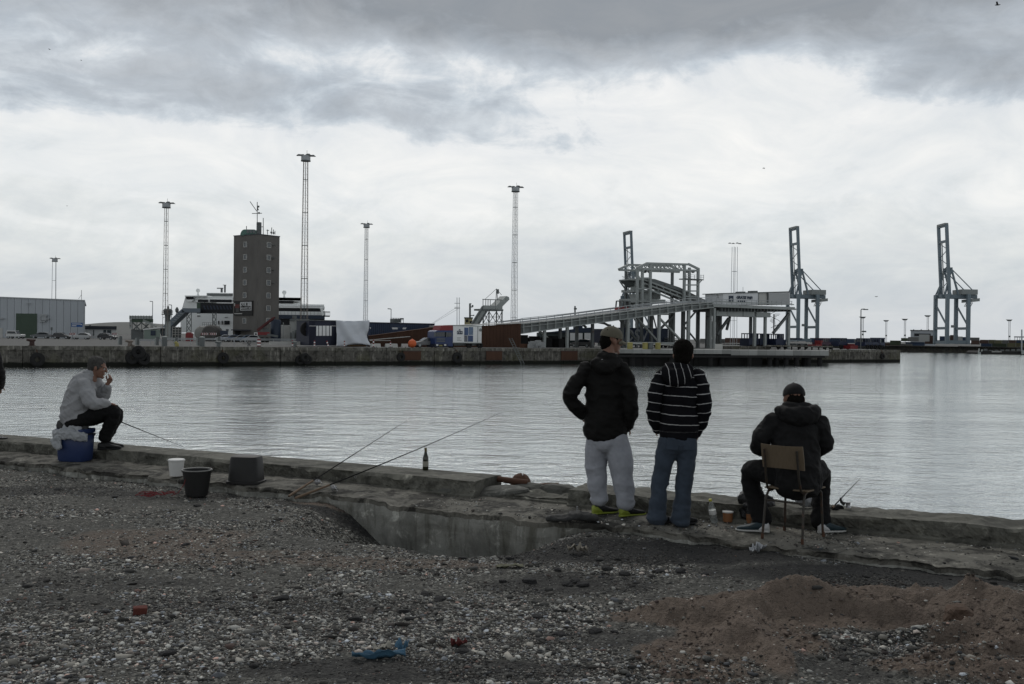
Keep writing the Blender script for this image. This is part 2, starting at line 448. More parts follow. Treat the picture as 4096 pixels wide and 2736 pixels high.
GY = GY - .0 * GX
_s, _t = st(GX, GY)
_sand, _dark = zones(GX, GY)
GZ = ground_z(GX, GY, (_sand, _dark))
me = grid_mesh('gravel_ground', GX, GY, GZ, {'sand': _sand, 'dark': _dark, 'fines': fines(GX, GY)})
bm = bmesh.new(); bm.from_mesh(me); bm.verts.ensure_lookup_table()
tt = _t.reshape(-1)
bmesh.ops.delete(bm, geom=[v for v in bm.verts if tt[v.index] < .2], context='VERTS'); bm.to_mesh(me); bm.free()
tag(link_mesh('gravel_ground', me, M_GROUND), kind='structure')
# the rest of the quay, beyond and behind the photographer
def far_sheet(m):
    a, b = xy(-160, .3), xy(160, .3); c, d = xy(160, 120), xy(-160, 120)
    m.add([(a[0], a[1], -1.3), (b[0], b[1], -1.3), (c[0], c[1], -1.3), (d[0], d[1], -1.3)], [(0, 1, 2, 3)])
tag(part('quay_ground', M_('quay_soil', (.06, .06, .057), .95, .4, 3.0, bump=.6, bscale=30), None, far_sheet), kind='structure')

# concrete ------------------------------------------------------------
def concrete_mat(name, base, moss=.5, dirt=0.0, rustf=.0, streak=0.0):
    m, nt, bs = new_mat(name)
    v = coords(nt, True)
    n1, n2, n3 = nnoise(nt, v, 2.2, 6, .62), nnoise(nt, v, 11, 6, .68), nnoise(nt, v, 60, 4, .7)
    c = nmix(nt, n1, tuple(x * .55 for x in base), tuple(x * 1.45 for x in base))
    c = nmix(nt, nmath(nt, 'MULTIPLY', n2, .6), c, tuple(x * .6 for x in base))
    pale = nmath(nt, 'MULTIPLY', nmath(nt, 'SUBTRACT', nnoise(nt, v, 7, 6, .7, .5), .57, clamp=True), 7.0, clamp=True)
    c = nmix(nt, nmath(nt, 'MULTIPLY', pale, .7), c, tuple(min(1, x * 2.6) for x in base))
    f = nmath(nt, 'MULTIPLY', nmath(nt, 'SUBTRACT', nnoise(nt, v, 1.4, 5, .65), .5 - .2 * moss, clamp=True), 3.0 * moss, clamp=True)
    c = nmix(nt, nmath(nt, 'MULTIPLY', f, .6), c, (.050, .052, .032))
    if rustf:
        f2 = nmath(nt, 'MULTIPLY', nmath(nt, 'SUBTRACT', nnoise(nt, v, 5, 5, .7), .64, clamp=True), 7.0, clamp=True)
        c = nmix(nt, nmath(nt, 'MULTIPLY', f2, rustf), c, (.095, .05, .032))
    if streak:
        mp = nt.nodes.new('ShaderNodeMapping'); mp.inputs['Scale'].default_value = (5, 5, .9); nt.links.new(v, mp.inputs[0])
        f4 = nmath(nt, 'MULTIPLY', nmath(nt, 'SUBTRACT', nnoise(nt, mp.outputs[0], 1.3, 6, .7, .5), .48, clamp=True), 6.0, clamp=True)
        c = nmix(nt, nmath(nt, 'MULTIPLY', f4, streak), c, (.075, .072, .052))
    if dirt:
        f3 = nmath(nt, 'MULTIPLY', nmath(nt, 'SUBTRACT', nnoise(nt, v, 2.8, 7,   .72, .6), .455, clamp=True), 8.0, clamp=True)
        c = nmix(nt, nmath(nt, 'MULTIPLY', f3, dirt), c, (.028, .027, .024))
    nlink(nt, c, bs.inputs['Base Color'])
    bs.inputs['Roughness'].default_value = .92; bs.inputs['Specular IOR Level'].default_value = .25
    nbump(nt, bs, nmath(nt, 'ADD', n2, nmath(nt, 'MULTIPLY', n3, .5)), .7, .015)
    return m
M_KERB = concrete_mat('kerb_concrete', (.165, .162, .138), .35, dirt=.6)
M_LEDGE = concrete_mat('ledge_concrete', (.175, .168, .145), .35, dirt=.92, rustf=.5)
M_FACE = concrete_mat('pit_concrete', (.33, .33, .30), .35, dirt=.35, streak=.7)
ss = np.arange(-16, 14, .022)
le = ledge_t(ss)
# ledge: top from under the kerb to the broken rim, then down the face
rows = []
TT = [.30, .45, .6, .7, .8, .9, 1.0, 1.1, 1.2, 1.3, 1.38, 1.44, 1.49, 1.53, 1.56, 1.59]
for k, f in enumerate(np.linspace(0, 1, 26)):
    t_ = .3 + (le - .3) * f
    x, y = xy(ss, t_)
    z = .012 * fbm(x * 1.5, y * 1.5, oct=3, seed=61) + .010 * fbm(x * 8, y * 8, oct=3, seed=62) + .006 * fbm(x * 25, y * 25, oct=2, seed=63)
    z = z + .045 * (1 - sstep(S_LEFT - .6, S_BREAK0 + .2, ss))
    rim = sstep(.84, 1.0, np.full_like(ss, f)) 
    z = z - rim * (.012 + .035 * np.clip(fbm(ss * 5, ss * 0, oct=3, seed=64) + .1, 0, 1)) - .02 * sstep(.55, .9, np.full_like(ss, f)) * np.clip(fbm(x * 4, y * 4, oct=3, seed=66), 0, 1)
    rows.append((x, y, z))
for k, dzz in enumerate([.02, .05, .09, .14, .2, .28, .4, .55, .7, .9]):
    x0, y0, z0 = rows[25]
    t_ = le + .012 * fbm(ss * 3, ss * 0 + dzz * 4, oct=3, seed=65) - .01 * (k > 3)
    pitm = sstep(S_LEFT - .1, S_LEFT + .2, ss) * (1 - sstep(S_RIGHT, S_RIGHT + .3, ss))
    t_ = t_ + (1 - pitm) * (.05 * fbm(ss * 6, ss * 0 + dzz * 12, oct=3, seed=67) * (k < 6))
    x, y = xy(ss, t_)
    rows.append((x, y, z0 - dzz))
X = np.array([r_[0] for r_ in rows]); Y = np.array([r_[1] for r_ in rows]); Z = np.array([r_[2] for r_ in rows])
me = grid_mesh('quay_ledge', X, Y, Z)
me.materials.append(M_LEDGE); me.materials.append(M_FACE)
mi = np.zeros(len(me.polygons), np.int32); mi[(27) * (len(ss) - 1):] = 1
me.polygons.foreach_set('use_smooth', [False] * len(me.polygons))
me.polygons.foreach_set('material_index', mi)
tag(link_mesh('quay_ledge', me), kind='structure')
# kerb: swept profile with a chipped inner arris and a broken-out stretch
def kerb_part(s0, s1, name, top=KERB_Z, width=.56, chip=1.0, broken=0.0):
    sk = np.arange(s0, s1 + .001, .022); o_ = np.ones_like(sk)
    ch = np.clip(fbm(sk * 2.2, o_ * 2, oct=4, seed=71) + .05, 0, 1) * chip
    end = np.minimum(sstep(s0, s0 + .12, sk) + .001, 1 - sstep(s1 - .1, s1, sk) + .001)
    tp = top - broken * (.02 + .05 * fbm(sk * 3, o_, oct=4, seed=72))
    prof = [(0.012, WATER_Z - .4), (0.0, -.6), (0.0, -.02), (.02, 1.0), (.12, 1.0), (.22, 1.0), (.32, 1.0), (.38, 1.0), ('c', 1.0), ('f', .12), ('f', .3), ('f', .45), ('f', .6), ('f', .75), ('f', .88), ('b', 0), ('b2', -.2)]
    rows = []
    for k, (t_, zz) in enumerate(prof):
        n_ = .012 * fbm(sk * 4, o_ * k * 3.1, oct=3, seed=73 + k)
        if t_ == 'c': t, z = width - .02 - .10 * ch, tp - .004
        elif t_ == 'f':
            g_ = fbm(sk * 9, o_ * zz * 1.3, oct=5, seed=81, gain=.65) * .055 + np.clip(fbm(sk * 1.7, o_ * zz * .5, oct=4, seed=82), -1, .25) * .07
            t, z = width - .01 - .06 * ch * (1 - zz) + g_, (tp - .01 - .05 * ch) * (1 - zz) + .02 * zz + .012 * fbm(sk * 9, o_ * zz * 5, oct=3, seed=83)
        elif t_ == 'c2': t, z = width + .01 - .05 * ch + n_, tp - .045 - .10 * ch
        elif t_ == 'b': t, z = width + .02 + 2 * n_, .02 * o_
        elif t_ == 'b2': t, z = width + .02 + n_, -.2 * o_
        elif zz == 1.0: t, z = t_ * o_ * min(1, width / .56), tp + .004 * fbm(sk * 6, o_ * t_ * 20, oct=3, seed=79) + broken * .05 * fbm(sk * 7, o_ * t_ * 15, oct=3, seed=80)
        else: t, z = t_ * o_ + n_ * .5 * (zz > -1), (zz if zz < 0 else tp) * o_
        if k in (3,): z = z - .008
        x, y = xy(sk, np.broadcast_to(t, sk.shape)); rows.append((x, y, np.broadcast_to(z, sk.shape)))
    X = np.array([r_[0] for r_ in rows]); Y = np.array([r_[1] for r_ in rows]); Z = np.array([r_[2] for r_ in rows])
    me = grid_mesh(name, X, Y, Z)
    bm = bmesh.new(); bm.from_mesh(me)
    nc = len(sk); bm.verts.ensure_lookup_table()
    for c_ in (0, nc - 1):
        bm.faces.new([bm.verts[r_ * nc + c_] for r_ in range(len(rows))])
    bmesh.ops.recalc_face_normals(bm, faces=bm.faces); bm.to_mesh(me); bm.free()
    me.polygons.foreach_set('use_smooth', [False] * len(me.polygons))
    return tag(link_mesh(name, me, M_KERB), kind='structure')
kerb_part(-24, S_BREAK0, 'quay_kerb', chip=1.0, width=.66)
kerb_part(S_BREAK0 - .05, S_BREAK1 + .1, 'quay_kerb', top=.07, width=.5, broken=.9)
kerb_part(S_BREAK1, 18, 'quay_kerb', top=KERB_Z - .01, width=.60, broken=.45)
# =================================================================== water
def water_mat():
    m, nt, bs = new_mat('harbour_water')
    v = coords(nt, True)
    def nz(sc, stretch, det, rot=0.0, rough=.55):
        mp = nt.nodes.new('ShaderNodeMapping'); mp.inputs['Scale'].default_value = stretch; mp.inputs['Rotation'].default_value = (0, 0, rot)
        nt.links.new(v, mp.inputs[0]); return nnoise(nt, mp.outputs[0], sc, det, rough, .3)
    swell = nz(.35, (.6, 1.0, 1), 3, R(-18)); chop = nz(1.6, (.6, 1.0, 1), 4, R(14)); rip = nz(7.0, (.75, 1.0, 1), 4, R(-10), .65)
    calm = nramp(nt, nz(.045, (.4, 1.7, 1), 5, R(4), .65), [(.38, (.45, .45, .45)), (.62, (1, 1, 1))])
    h = nmath(nt, 'ADD', nmath(nt, 'MULTIPLY', swell, .10), nmath(nt, 'ADD', nmath(nt, 'MULTIPLY', nmath(nt, 'MULTIPLY', chop, nmath(nt, 'ADD', nmath(nt, 'MULTIPLY', calm, .6), .4)), .10), nmath(nt, 'MULTIPLY', nmath(nt, 'MULTIPLY', rip, calm), .027)))
    b = nt.nodes.new('ShaderNodeBump'); b.inputs['Strength'].default_value = 1.0; b.inputs['Distance'].default_value = 1.0; nt.links.new(h, b.inputs['Height'])
    fr = nt.nodes.new('ShaderNodeFresnel'); fr.inputs['IOR'].default_value = 1.9; nt.links.new(b.outputs[0], fr.inputs['Normal'])
    fac = nmath(nt, 'ADD', nmath(nt, 'MULTIPLY', fr.outputs[0], .28), .74, clamp=True)
    gl = nt.nodes.new('ShaderNodeBsdfGlossy'); gl.inputs['Roughness'].default_value = .05; gl.inputs['Color'].default_value = (.97, 1, .99, 1); nt.links.new(b.outputs[0], gl.inputs['Normal'])
    df = nt.nodes.new('ShaderNodeBsdfDiffuse'); df.inputs['Color'].default_value = (.045, .058, .056, 1)
    mx = nt.nodes.new('ShaderNodeMixShader'); nt.links.new(fac, mx.inputs[0]); nt.links.new(df.outputs[0], mx.inputs[1]); nt.links.new(gl.outputs[0], mx.inputs[2])
    nt.links.new(mx.outputs[0], [n for n in nt.nodes if n.type == 'OUTPUT_MATERIAL'][0].inputs['Surface']); nt.nodes.remove(bs)
    return m
def water_sheet(m):
    m.add([(-700, -60, WATER_Z), (3000, -60, WATER_Z), (3000, 4000, WATER_Z), (-700, 4000, WATER_Z)], [(0, 1, 2, 3)])
tag(part('harbour_water', water_mat(), None, water_sheet), kind='structure')

# =================================================================== loose stones
def ico():
    bm = bmesh.new(); bmesh.ops.create_icosphere(bm, subdivisions=1, radius=1)
    v = np.array([x.co[:] for x in bm.verts]); f = np.array([[q_.index for q_ in p.verts] for p in bm.faces]); bm.free(); return v, f
def pebble_mat():
    m, nt, bs = new_mat('pebbles')
    a = nt.nodes.new('ShaderNodeAttribute'); a.attribute_name = 'tint'
    v = coords(nt, True)
    c = nmix(nt, nmath(nt, 'MULTIPLY', nnoise(nt, v, 90, 4, .7), .5), a.outputs['Color'], (.03, .03, .03))
    nlink(nt, c, bs.inputs['Base Color']); bs.inputs['Roughness'].default_value = .85; bs.inputs['Specular IOR Level'].default_value = .25
    return m
def octa():
    return np.array([(1, 0, 0), (-1, 0, 0), (0, 1, 0), (0, -1, 0), (0, 0, 1), (0, 0, -1.)]), np.array([(0, 2, 4), (2, 1, 4), (1, 3, 4), (3, 0, 4), (2, 0, 5), (1, 2, 5), (3, 1, 5), (0, 3, 5)])
def pebbles(name, n, seed, band=None, label=None, clods=False, small=False, big=False):
    rng = np.random.default_rng(seed)
    px = rng.uniform(-260, 4360, n * 3); py = 1850 + (rng.random(n * 3) ** .9) * 950
    P = np.array([gnd(a, b, -.07)[:] for a, b in zip(px, py)])
    x, y = P[:, 0], P[:, 1]; s, t = st(x, y)
    sand, dark = zones(x, y)
    prob = np.where(t > ledge_t(s) + .02, 1.0, np.where(t > .60, .22, 0)) * (1 - .965 * sand) * (1 - .5 * dark) * (.07 + .93 * (1 - fines(x, y)))
    if band is not None:
        prob = sum(w_ * np.exp(-((t - (t0_ if t0_ is not None else ledge_t(s) + .01)) / sg_) ** 2) for t0_, sg_, w_ in band) * (.25 + .75 * sstep(-.1, .4, fbm(s * 1.9, t * 3, oct=3, seed=97))) * (t > .57)
    if clods: prob = sand * (y < 8.2) * (.15 + .85 * sstep(-.15, .35, fbm(x * 2.2, y * 3.5, oct=3, seed=98)))
    k = rng.random(n * 3) < prob
    x, y, s, t, sand, dark = x[k][:n], y[k][:n], s[k][:n], t[k][:n], sand[k][:n], dark[k][:n]; m = len(x)
    z = np.where(t > ledge_t(s) + .01, ground_z(x, y), .0)
    r_ = np.clip(rng.lognormal(math.log(.0085), .42, m), .005, .024) * (1 - .25 * dark)
    sc = np.stack([r_ * rng.uniform(.9, 1.5, m), r_ * rng.uniform(.75, 1.1, m), r_ * rng.uniform(.35, .7, m)], -1)
    if big: r_ = np.clip(rng.lognormal(math.log(.024), .35, m), .015, .038); sc = np.stack([r_ * rng.uniform(.9, 1.6, m), r_ * rng.uniform(.7, 1.1, m), r_ * rng.uniform(.3, .6, m)], -1)
    if small: r_ = np.clip(rng.lognormal(math.log(.0058), .35, m), .0032, .0105); sc = np.stack([r_ * rng.uniform(.9, 1.5, m), r_ * rng.uniform(.75, 1.1, m), r_ * rng.uniform(.35, .7, m)], -1)
    V, F = octa() if small else ico(); nv, nf = len(V), len(F)
    ang = rng.uniform(0, 6.28, m); tl = rng.normal(0, .25, m)
    W = np.repeat(V[None], m, 0) * (1 + rng.normal(0, .24, (m, nv, 1)))
    W = W * sc[:, None, :]
    ca, sa = np.cos(ang)[:, None], np.sin(ang)[:, None]; ct, sn = np.cos(tl)[:, None], np.sin(tl)[:, None]
    X, Y, Z = W[..., 0], W[..., 1], W[..., 2]
    Y, Z = Y * ct - Z * sn, Y * sn + Z * ct
    X, Y = X * ca - Y * sa, X * sa + Y * ca
    co = np.stack([X + x[:, None], Y + y[:, None], Z + (z + sc[:, 2] * .12)[:, None]], -1).reshape(-1, 3).astype(np.float32)
    tri = (F[None] + (np.arange(m) * nv)[:, None, None]).reshape(-1, 3).astype(np.int32)
    me = bpy.data.meshes.new(name); me.vertices.add(len(co)); me.vertices.foreach_set('co', co.ravel())
    me.loops.add(tri.size); me.loops.foreach_set('vertex_index', tri.ravel())
    me.polygons.add(len(tri)); me.polygons.foreach_set('loop_start', np.arange(0, tri.size, 3, dtype=np.int32)); me.update(calc_edges=True)
    u = rng.random(m); L = np.interp(u, [0, .35, .6, .8, .93, 1], [.028, .08, .19, .40, .66, .85]) * (1 - .72 * dark) * (1.2 if band is not None else 1.0)
    w = rng.random(m)[:, None]
    hue = np.where(w < .62, [[1, .995, .92]], np.where(w < .88, [[1.05, 1, .88]], np.where(w < .975, [[1.1, .97, .86]], [[1.3, .86, .72]])))
    hue = np.where((w > .5) & (w < .62), [[.92, .98, 1.05]], hue)
    colr = np.clip(np.concatenate([L[:, None] * hue, np.ones((m, 1))], 1), 0, 1)
    if big: colr[:, :3] *= .62
    if clods: colr[:, :3] = np.array([[.13, .10, .083]]) * rng.uniform(.6, 1.35, (m, 1))
    ca_ = me.color_attributes.new('tint', 'FLOAT_COLOR', 'POINT'); ca_.data.foreach_set('color', np.repeat(colr, nv, 0).astype(np.float32).ravel())
    o = link_mesh(name, me, pebble_mat())
    return tag(o, label or 'loose pebbles of grey, white and tan scattered over the quay', 'gravel', kind='stuff')
pebbles('gravel', 30000, 5)
pebbles('grit', 106000, 15, None, 'fine crushed grit of grey and white between the pebbles', small=True)
pebbles('rubble', 13000, 8, [(.62, .10, .9), (None, .12, .9), (1.0, .25, .3)], 'crumbled concrete rubble along the foot of the kerb and the ledge rim')
pebbles('sand_crumbs', 8000, 12, None, 'crumbs of brown sand strewn over the sand heaps', True)
pebbles('rubble_stones', 650, 21, None, 'larger half buried stones and rubble among the gravel', big=True)
# =================================================================== people
def catmull(vals, n):
    """vals: list of tuples; n samples per span"""
    A = np.array(vals, float); out = []
    for i in range(len(A) - 1):
        p0, p1, p2, p3 = A[max(i - 1, 0)], A[i], A[i + 1], A[min(i + 2, len(A) - 1)]
        for k in range(n):
            t = k / n
            out.append(.5 * ((2 * p1) + (-p0 + p2) * t + (2 * p0 - 5 * p1 + 4 * p2 - p3) * t * t + (-p0 + 3 * p1 - 3 * p2 + p3) * t ** 3))
    out.append(A[-1]); return np.array(out)
class Blob:
    """closed tubes and ellipsoids that are fused into one skin by a voxel remesh"""
    def __init__(s): s.m = MB()
    def limb(s, pts, n=16, side=(1, 0, 0), sub=4):
        """pts: (x, y, z, half width along side, half depth)"""
        A = catmull([p if len(p) == 5 else tuple(p) + (p[3],) for p in pts], sub)
        # round the two ends
        def ext(a, b):
            d = a[:3] - b[:3]; d = d / (np.linalg.norm(d) + 1e-9); r_ = min(a[3], a[4])
            return [np.concatenate([a[:3] + d * r_ * k, a[3:] * w]) for k, w in ((.35, .9), (.6, .66), (.72, .25))]
        A = list(reversed(ext(A[0], A[1]))) + list(A) + ext(A[-1], A[-2])
        vs, fs = [], []; m = len(A); S = Vector(side)
        for i, a in enumerate(A):
            t = Vector(A[min(i + 1, m - 1)][:3] - A[max(i - 1, 0)][:3]).normalized()
            u = S - t * S.dot(t)
            if u.length < .1: u = Vector((0, 1, 0)) - t * t.y
            u.normalize(); v = t.cross(u)
            for k in range(n):
                g = 2 * math.pi * k / n
                vs.append(Vector(a[:3]) + u * (a[3] * math.cos(g)) + v * (a[4] * math.sin(g)))
        for i in range(m - 1):
            for k in range(n):
                k2 = (k + 1) % n; fs.append((i * n + k, i * n + k2, (i + 1) * n + k2, (i + 1) * n + k))
        fs += [tuple(reversed(range(n))), tuple((m - 1) * n + k for k in range(n))]
        s.m.add(vs, fs); return s
    def ball(s, c, r_, M=None, n=14):
        M = M or Matrix.Identity(3); c = Vector(c); vs, fs = [], []
        for i in range(1, n):
            th = math.pi * i / n
            for k in range(n):
                g = 2 * math.pi * k / n
                vs.append(c + M @ Vector((r_[0] * math.sin(th) * math.cos(g), r_[1] * math.sin(th) * math.sin(g), r_[2] * math.cos(th))))
        for i in range(n - 2):
            for k in range(n):
                k2 = (k + 1) % n; fs.append((i * n + k, (i + 1) * n + k, (i + 1) * n + k2, i * n + k2))
        fs += [tuple(range(n)), tuple(reversed([(n - 2) * n + k for k in range(n)]))]
        s.m.add(vs, fs); return s
    def skin(s, name, mat, parent, vox=.0095, smooth=4, disp=None, attr=None):
        me = bpy.data.meshes.new(name); me.from_pydata(s.m.v, [], s.m.f)
        bm = bmesh.new(); bm.from_mesh(me); bmesh.ops.recalc_face_normals(bm, faces=bm.faces); bm.to_mesh(me); bm.free()
        t = bpy.data.objects.new('tmp', me); COL.objects.link(t)
        rm = t.modifiers.new('r', 'REMESH'); rm.mode = 'VOXEL'; rm.voxel_size = vox
        sm = t.modifiers.new('s', 'SMOOTH'); sm.iterations = smooth; sm.factor = .5
        dg = bpy.context.evaluated_depsgraph_get()
        out = bpy.data.meshes.new_from_object(t.evaluated_get(dg))
        bpy.data.objects.remove(t); out.name = name; out.materials.clear()
        n = len(out.vertices)
        if disp or attr:
            co = np.empty(n * 3); out.vertices.foreach_get('co', co); co = co.reshape(-1, 3)
            if attr:
                for k, fn in attr.items(): out.attributes.new(k, 'FLOAT', 'POINT').data.foreach_set('value', fn(co).astype(np.float32))
            if disp:
                nr = np.empty(n * 3); out.vertex_normals.foreach_get('vector', nr) if hasattr(out, 'vertex_normals') else out.vertices.foreach_get('normal', nr)
                nr = nr.reshape(-1, 3); co = co + nr * disp(co)[:, None]
                out.vertices.foreach_set('co', co.ravel())
            out.update()
        return link_mesh(name, out, mat, parent, smooth=True)
def folds(amp=.008, sx=7., sz=16., seed=1, fine=.003, tilt=.5):
    """cloth folds: ridged noise running mostly across the body"""
    def f(co):
        x, y, z = co.T
        a = fbm((x + tilt * z) * sx, y * sx, z * sz, oct=2, seed=seed)
        b = fbm(x * 22, y * 22, z * 26, oct=2, seed=seed + 5)
        c = fbm((x - tilt * z) * sx * 2.1, y * sx * 2.1, (z + .7 * x) * sz * 1.9, oct=2, seed=seed + 9)
        return amp * (1 - 2 * np.abs(a) * 1.6) * .8 + amp * .55 * (.5 - np.abs(c) * 1.8) + fine * b
    return f
def cloth(name, col, rough=.9, weave=260., bumps=.55, var=.3, sheen=.2):
    m, nt, bs = new_mat(name); v = coords(nt)
    n1, n2 = nnoise(nt, v, 9, 5, .6), nnoise(nt, v, weave, 2, .5)
    c = nmix(nt, n1, tuple(x * (1 - var) for x in col), tuple(min(1, x * (1 + var)) for x in col))
    c = nmix(nt, nmath(nt, 'MULTIPLY', n2, .3), c, tuple(x * .6 for x in col))
    nlink(nt, c, bs.inputs['Base Color']); bs.inputs['Roughness'].default_value = rough
    bs.inputs['Specular IOR Level'].default_value = .2
    bs.inputs['Sheen Weight'].default_value = sheen * .3
    nbump(nt, bs, nmath(nt, 'ADD', nnoise(nt, v, 24, 4, .6), nmath(nt, 'MULTIPLY', n2, .15)), bumps, .012)
    return m
def stripe_cloth(name, col, white, pitch, width):
    """dark knit with thin pale stripes printed across it; 'band' runs along each piece"""
    m, nt, bs = new_mat(name); v = coords(nt)
    a = nt.nodes.new('ShaderNodeAttribute'); a.attribute_name = 'band'
    w = nmath(nt, 'ADD', a.outputs['Fac'], nmath(nt, 'MULTIPLY', nmath(nt, 'SUBTRACT', nnoise(nt, v, 5, 3, .5), .5), .03))
    fr = nmath(nt, 'ABSOLUTE', nmath(nt, 'SUBTRACT', nmath(nt, 'FRACT', nmath(nt, 'DIVIDE', w, pitch)), .5))
    on = nmath(nt, 'LESS_THAN', fr, width / pitch / 2)
    brk = nmath(nt, 'GREATER_THAN', nnoise(nt, v, 60, 2, .5), .42)
    n1 = nnoise(nt, v, 9, 5, .6)
    c = nmix(nt, n1, tuple(x * .6 for x in col), tuple(x * 1.4 for x in col))
    c = nmix(nt, nmath(nt, 'MULTIPLY', on, nmath(nt, 'ADD', nmath(nt, 'MULTIPLY', brk, .3), .7)), c, white)
    nlink(nt, c, bs.inputs['Base Color']); bs.inputs['Roughness'].default_value = .95; bs.inputs['Specular IOR Level'].default_value = .1
    nbump(nt, bs, nnoise(nt, v, 120, 3, .6), .3, .004)
    return m
M_SKIN = M_('skin', (.20, .105, .072), .55, .18, 14, bump=.15, bscale=120, bdist=.003, world_space=False)
M_HAIR_DARK = M_('dark_hair', (.008, .007, .006), .95, .5, 60, spec=.05, bump=.6, bscale=160, bdist=.006, world_space=False)
M_HAIR_GREY = M_('grey_hair', (.055, .053, .049), .9, .8, 50, bump=.8, bscale=140, bdist=.006, world_space=False)
M_EYE = M_('eye', (.35, .34, .32), .2, .05, bump=0)
M_JACKET = cloth('black_jacket', (.009, .0088, .0083), .8, sheen=.0)
M_COAT = cloth('black_coat', (.009, .009, .0095), .75, sheen=.0)
M_BLACKTR = cloth('black_trousers', (.009, .009, .0095), .9, sheen=.0)
M_SWEAT = cloth('grey_sweatpants', (.35, .365, .40), .95)
M_JEANS = cloth('blue_jeans', (.050, .066, .090), .9, 420, var=.45)
M_SHIRT = cloth('grey_shirt', (.335, .34, .35), .92)
M_OLIVE = cloth('olive_cap', (.125, .115, .086), .9)
M_STRIPE = stripe_cloth('striped_knit', (.008, .008, .010), (.42, .42, .42), .088, .0075)
M_LIME = M_('lime_shoe', (.24, .29, .035), .5, .2, 30, bump=.3, bscale=90, world_space=False)
M_SHOEBLK = M_('black_shoe', (.012, .012, .013), .6, .3, 30, bump=.3, bscale=90, world_space=False)
M_SHOEWHT = M_('white_shoe', (.50, .50, .50), .5, .12, 30, bump=.2, bscale=90, world_space=False)
M_RUBBERW = M_('sole_white', (.45, .45, .43), .6, .15, 20, bump=.1, world_space=False)
M_SHOETEAL = M_('teal_shoe', (.012, .028, .036), .6, .5, 30, bump=.2, world_space=False)

def head(bl, c, yaw, pitch=0.0, roll=0.0, k=1.0, neck_to=None):
    """adds a head with its face to the blob; yaw 0 looks away from the camera (+y), positive turns left"""
    M = Euler((pitch, roll, yaw), 'XYZ').to_matrix(); c = Vector(c)
    def B(p, r_): bl.ball(c + M @ (Vector(p) * k), tuple(x * k for x in r_), M)
    def L(pts): bl.limb([tuple(c + M @ (Vector(p[:3]) * k)) + tuple(x * k for x in p[3:]) for p in pts], 10, side=tuple(M @ Vector((1, 0, 0))))
    B((0, -.012, .028), (.076, .096, .088)); B((0, .030, -.03), (.062, .066, .088)); B((0, .044, -.078), (.048, .048, .038))
    B((0, .078, .022), (.052, .020, .014)); B((0, .086, -.100), (.022, .020, .017)); B((0, .092, -.060), (.025, .013, .011))
    B((.034, .074, -.022), (.024, .018, .018)); B((-.034, .074, -.022), (.024, .018, .018))
    L([(0, .090, .022, .008, .008), (0, .104, -.004, .010, .010), (0, .114, -.026, .015, .012)])
    for sx in (-1, 1): B((sx * .080, -.004, -.012), (.012, .020, .031))
    nk = neck_to if neck_to is not None else c + Vector((0, -.02, -.25))
    a = c + M @ (Vector((0, -.022, -.05)) * k); b = Vector(nk)
    bl.limb([tuple(a) + (.056 * k, .060 * k), tuple((a + b) / 2) + (.056 * k, .058 * k), tuple(b) + (.075 * k, .07 * k)])
    return M
def eyes(parent, c, M, k=1.0):
    for sx in (-1, 1):
        m = Blob(); m.ball(Vector(c) + M @ (Vector((sx * .031, .082, .002)) * k), (.012 * k,) * 3, n=8)
        m.m.build('eye', M_EYE, parent, smooth=True)
def hand(bl, wrist, direction, palm_n, curl=.5, k=1.0, mirror=1):
    """palm, four bent fingers and a thumb; direction wrist to knuckles, palm_n out of the palm"""
    d = Vector(direction).normalized(); n = Vector(palm_n); n = (n - d * n.dot(d)).normalized(); s_ = d.cross(n) * mirror; w = Vector(wrist)
    bl.limb([tuple(w) + (.026 * k, .020 * k), tuple(w + d * .045 * k) + (.036 * k, .017 * k), tuple(w + d * .085 * k) + (.040 * k, .014 * k)], 12, side=tuple(s_))
    for i, L in enumerate((.070, .080, .074, .058)):
        p = w + d * .085 * k + s_ * (.031 - .0205 * i) * k; a = 0.0; pts = [tuple(p - d * .02 * k) + (.0092 * k, .0092 * k)]
        for j, fr in enumerate((.45, .32, .25)):
            a += curl * (.7 + .12 * i); v = d * math.cos(a) + n * math.sin(a); p = p + v * L * fr * k
            pts.append(tuple(p) + ((.0092 - .0008 * j) * k,) * 2)
        bl.limb(pts, 8, sub=2)
    t0 = w + d * .030 * k + s_ * .030 * k; t1 = t0 + (d * .55 + s_ * .75 + n * .25).normalized() * .040 * k; t2 = t1 + (d * .85 + s_ * .2 + n * .45).normalized() * .032 * k
    bl.limb([tuple(t0 - s_ * .012) + (.012 * k,) * 2, tuple(t1) + (.0105 * k,) * 2, tuple(t2) + (.009 * k,) * 2], 8, sub=2)
def body(parent, head_c, yaw, pitch, roll, core, arms, legs, hands, neck, k=1.0):
    """one continuous skin under the clothes"""
    bl = Blob(); M = head(bl, head_c, yaw, pitch, roll, k, neck)
    bl.limb(core)
    for a in arms: bl.limb(a, 10)
    for l in legs: bl.limb(l, 12)
    for h in hands: hand(bl, *h[:3], **h[3])
    o = bl.skin('body', M_SKIN, parent, vox=.0075, smooth=3)
    return o, M
